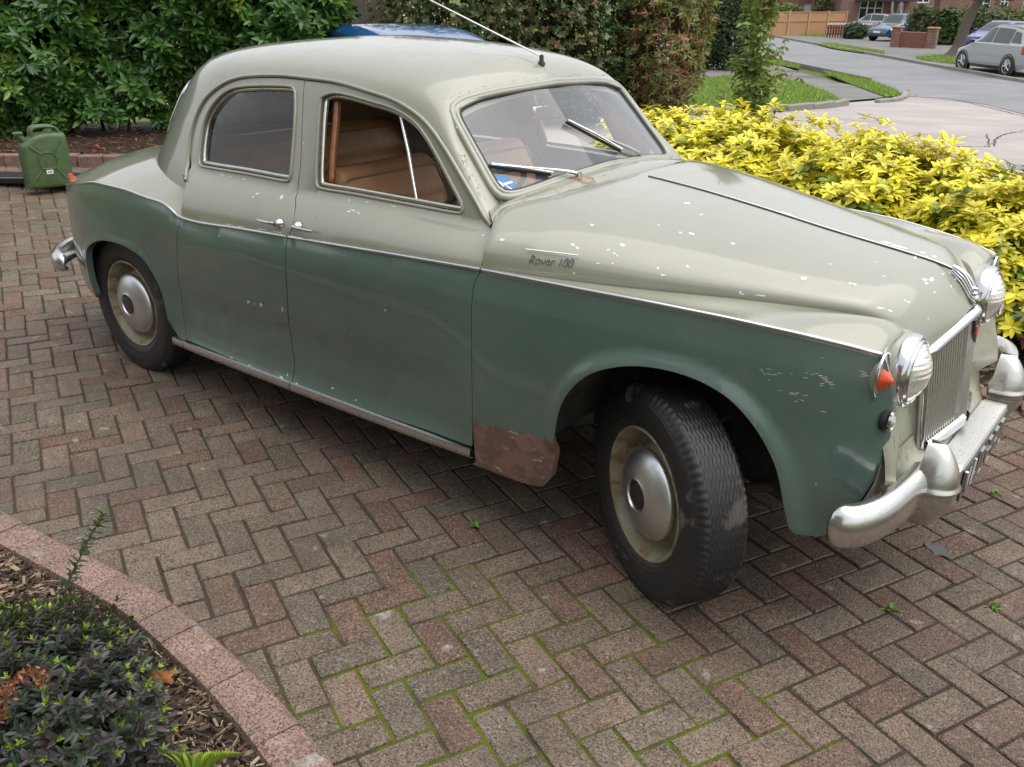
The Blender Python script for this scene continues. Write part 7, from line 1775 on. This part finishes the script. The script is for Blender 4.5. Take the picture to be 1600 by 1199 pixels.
# ---- houses
def house(name, label, u0, u1, dep, wallmat, openings, porch=False):
    s = dep / CAM_F; um = (u0 + u1) / 2; c = at_d(um, 40, dep); zg = float(zt(c[0], c[1])); yaw = math.atan2(CAM_R[0][1], CAM_R[0][0]); Wd = (u1 - u0) * s; root = thing(name, label, 'house', (c[0], c[1], zg), yaw); H = 5.2; Dp = 7.5
    hole = []
    zpx = lambda v: at_d(um, v, dep)[2] - zg
    # front wall as pieces round its openings
    ops = sorted([((a - um) * s, (b_ - um) * s, max(0, zpx(v1)), zpx(v0), k) for a, b_, v0, v1, k in openings])
    m = MB(); x = -Wd / 2
    for xa, xb, za, zb, k in ops:
        m.box(((x + xa) / 2, 0, H / 2), (xa - x, .3, H)); m.box(((xa + xb) / 2, 0, (zb + H) / 2), (xb - xa, .3, H - zb))
        if za > .02: m.box(((xa + xb) / 2, 0, za / 2), (xb - xa, .3, za))
        x = xb
    m.box(((x + Wd / 2) / 2, 0, H / 2), (Wd / 2 - x, .3, H)); m.build('front_wall', wallmat, root)
    m = MB(); m.box((0, Dp / 2 + .15, H / 2), (Wd - .02, Dp, H - .02)); m.build('rear_walls', wallmat, root)
    rh = 2.6; V = [(-Wd / 2 - .35, -.5, H - .05), (Wd / 2 + .35, -.5, H - .05), (Wd / 2 + .35, Dp + .6, H - .05), (-Wd / 2 - .35, Dp + .6, H - .05), (-Wd / 2 + 1.5, Dp / 2, H + rh), (Wd / 2 - 1.5, Dp / 2, H + rh)]
    mesh('roof', V, [(0, 1, 5, 4), (1, 2, 5), (2, 3, 4, 5), (3, 0, 4), (3, 2, 1, 0)], MAT['tile'], root)
    for xa, xb, za, zb, k in ops:
        w_, h_ = xb - xa, zb - za; xc_ = (xa + xb) / 2; zc_ = (za + zb) / 2
        if k == 'door' or k == 'garage':
            m = MB(); m.box((xc_, .02, zc_), (w_ - .04, .06, h_ - .03)); d_ = m.build('garage_door' if k == 'garage' else 'door', MAT['upvc'], root)
            if k == 'door': m = MB(); m.box((xc_, -.015, zc_ + .25 * h_), (w_ * .5, .02, h_ * .3)); m.build('pane', MAT['pane'], d_)
        else:
            m = MB(); t = .07
            m.box((xc_, -.02, zb - t / 2), (w_, .12, t)); m.box((xc_, -.02, za + t / 2), (w_, .14, t)); nl = max(2, int(round(w_ / .55)))
            for i in range(nl + 1): m.box((xa + t / 2 + i * (w_ - t) / nl, -.025, zc_), (t, .11, h_ - 2 * t))
            m.box((xc_, -.022, za + h_ * .68), (w_ - 2 * t, .09, t * .7)); fr_ = m.build('window', MAT['upvc'], root)
            for i in range(nl): m = MB(); m.box((xa + (i + .5) * w_ / nl, .03, zc_), (w_ / nl - t, .02, h_ - .1)); m.build('pane', MAT['pane'], fr_)
    return root, s, um, zpx
hb, s_, um_, zp_ = house('brick_house', 'red brick house with white bay windows and braced porch canopy', 1312, 1452, max(d1 + 9, dep_of(1400, 56) + 2), MAT['brickwall'], [(1338, 1375, -2, 45, 'win'), (1397, 1408, 4, 58, 'door'), (1425, 1445, -40, 4, 'win')])
m = MB(); m.box(((1372 - um_) * s_, -.75, zp_(1)), (86 * s_, 1.5, .10)); m.build('porch_canopy', MAT['c_black'], hb)
for u in (1378, 1391): m = MB(); m.tube(crv([((u - um_) * s_, -1.35, zp_(3)), ((u + 7 - um_) * s_, -.6, zp_(16)), ((u + 13 - um_) * s_, -.20, zp_(24))], 10), .09, 6); m.build('porch_brace', MAT['upvc'], hb)
house('terrace_house', 'brown brick house with white garage door behind the timber fence', 1150, 1311, dF_ + 9, MAT['brickwall'], [(1212, 1228, 4, 30, 'win'), (1251, 1268, 5, 52, 'garage'), (1285, 1306, 4, 40, 'win')])
house('distant_house', 'brick house with white windows showing over the long hedge', 1462, 1660, max(d1 + 16, dep_of(1400, 56) + 8), MAT['brickwall'], [(1518, 1540, -2, 22, 'win'), (1555, 1568, -10, 30, 'win'), (1590, 1610, -6, 24, 'win')])
# ---- house added out of view: shades the car's near side and feeds its reflections
hm = thing('added_boarded_house', 'weatherboarded house added unseen behind the camera to shade the car and reflect in it', 'house', (-3.5, -8.6, 0))
rgw = random.Random(2)
for k in range(27):
    m = MB(); m.box((0, .0, .12 + k * .19), (13.0, .03, .20), rot=[[1, 0, 0], [0, math.cos(-.08), -math.sin(-.08)], [0, math.sin(-.08), math.cos(-.08)]]); m.build('weatherboard', MAT['cladding'], hm)
m = MB(); m.box((0, -3.6, 2.55), (12.9, 7.0, 5.1)); m.build('walls', MAT['brickwall'], hm)
mesh('roof', [(-6.9, .5, 5.1), (6.9, .5, 5.1), (6.9, -7.6, 5.1), (-6.9, -7.6, 5.1), (-6.9, -3.5, 7.6), (6.9, -3.5, 7.6)], [(0, 4, 5, 1), (1, 5, 2), (2, 5, 4, 3), (3, 4, 0), (0, 1, 2, 3)], MAT['tile'], hm)
for x in (-3.4, 1.6): m = MB(); m.box((x, .06, 1.75), (1.9, .10, 1.3)); w_ = m.build('window', MAT['upvc'], hm); m = MB(); m.box((x, .115, 1.75), (1.7, .02, 1.1)); m.build('pane', MAT['pane'], w_)
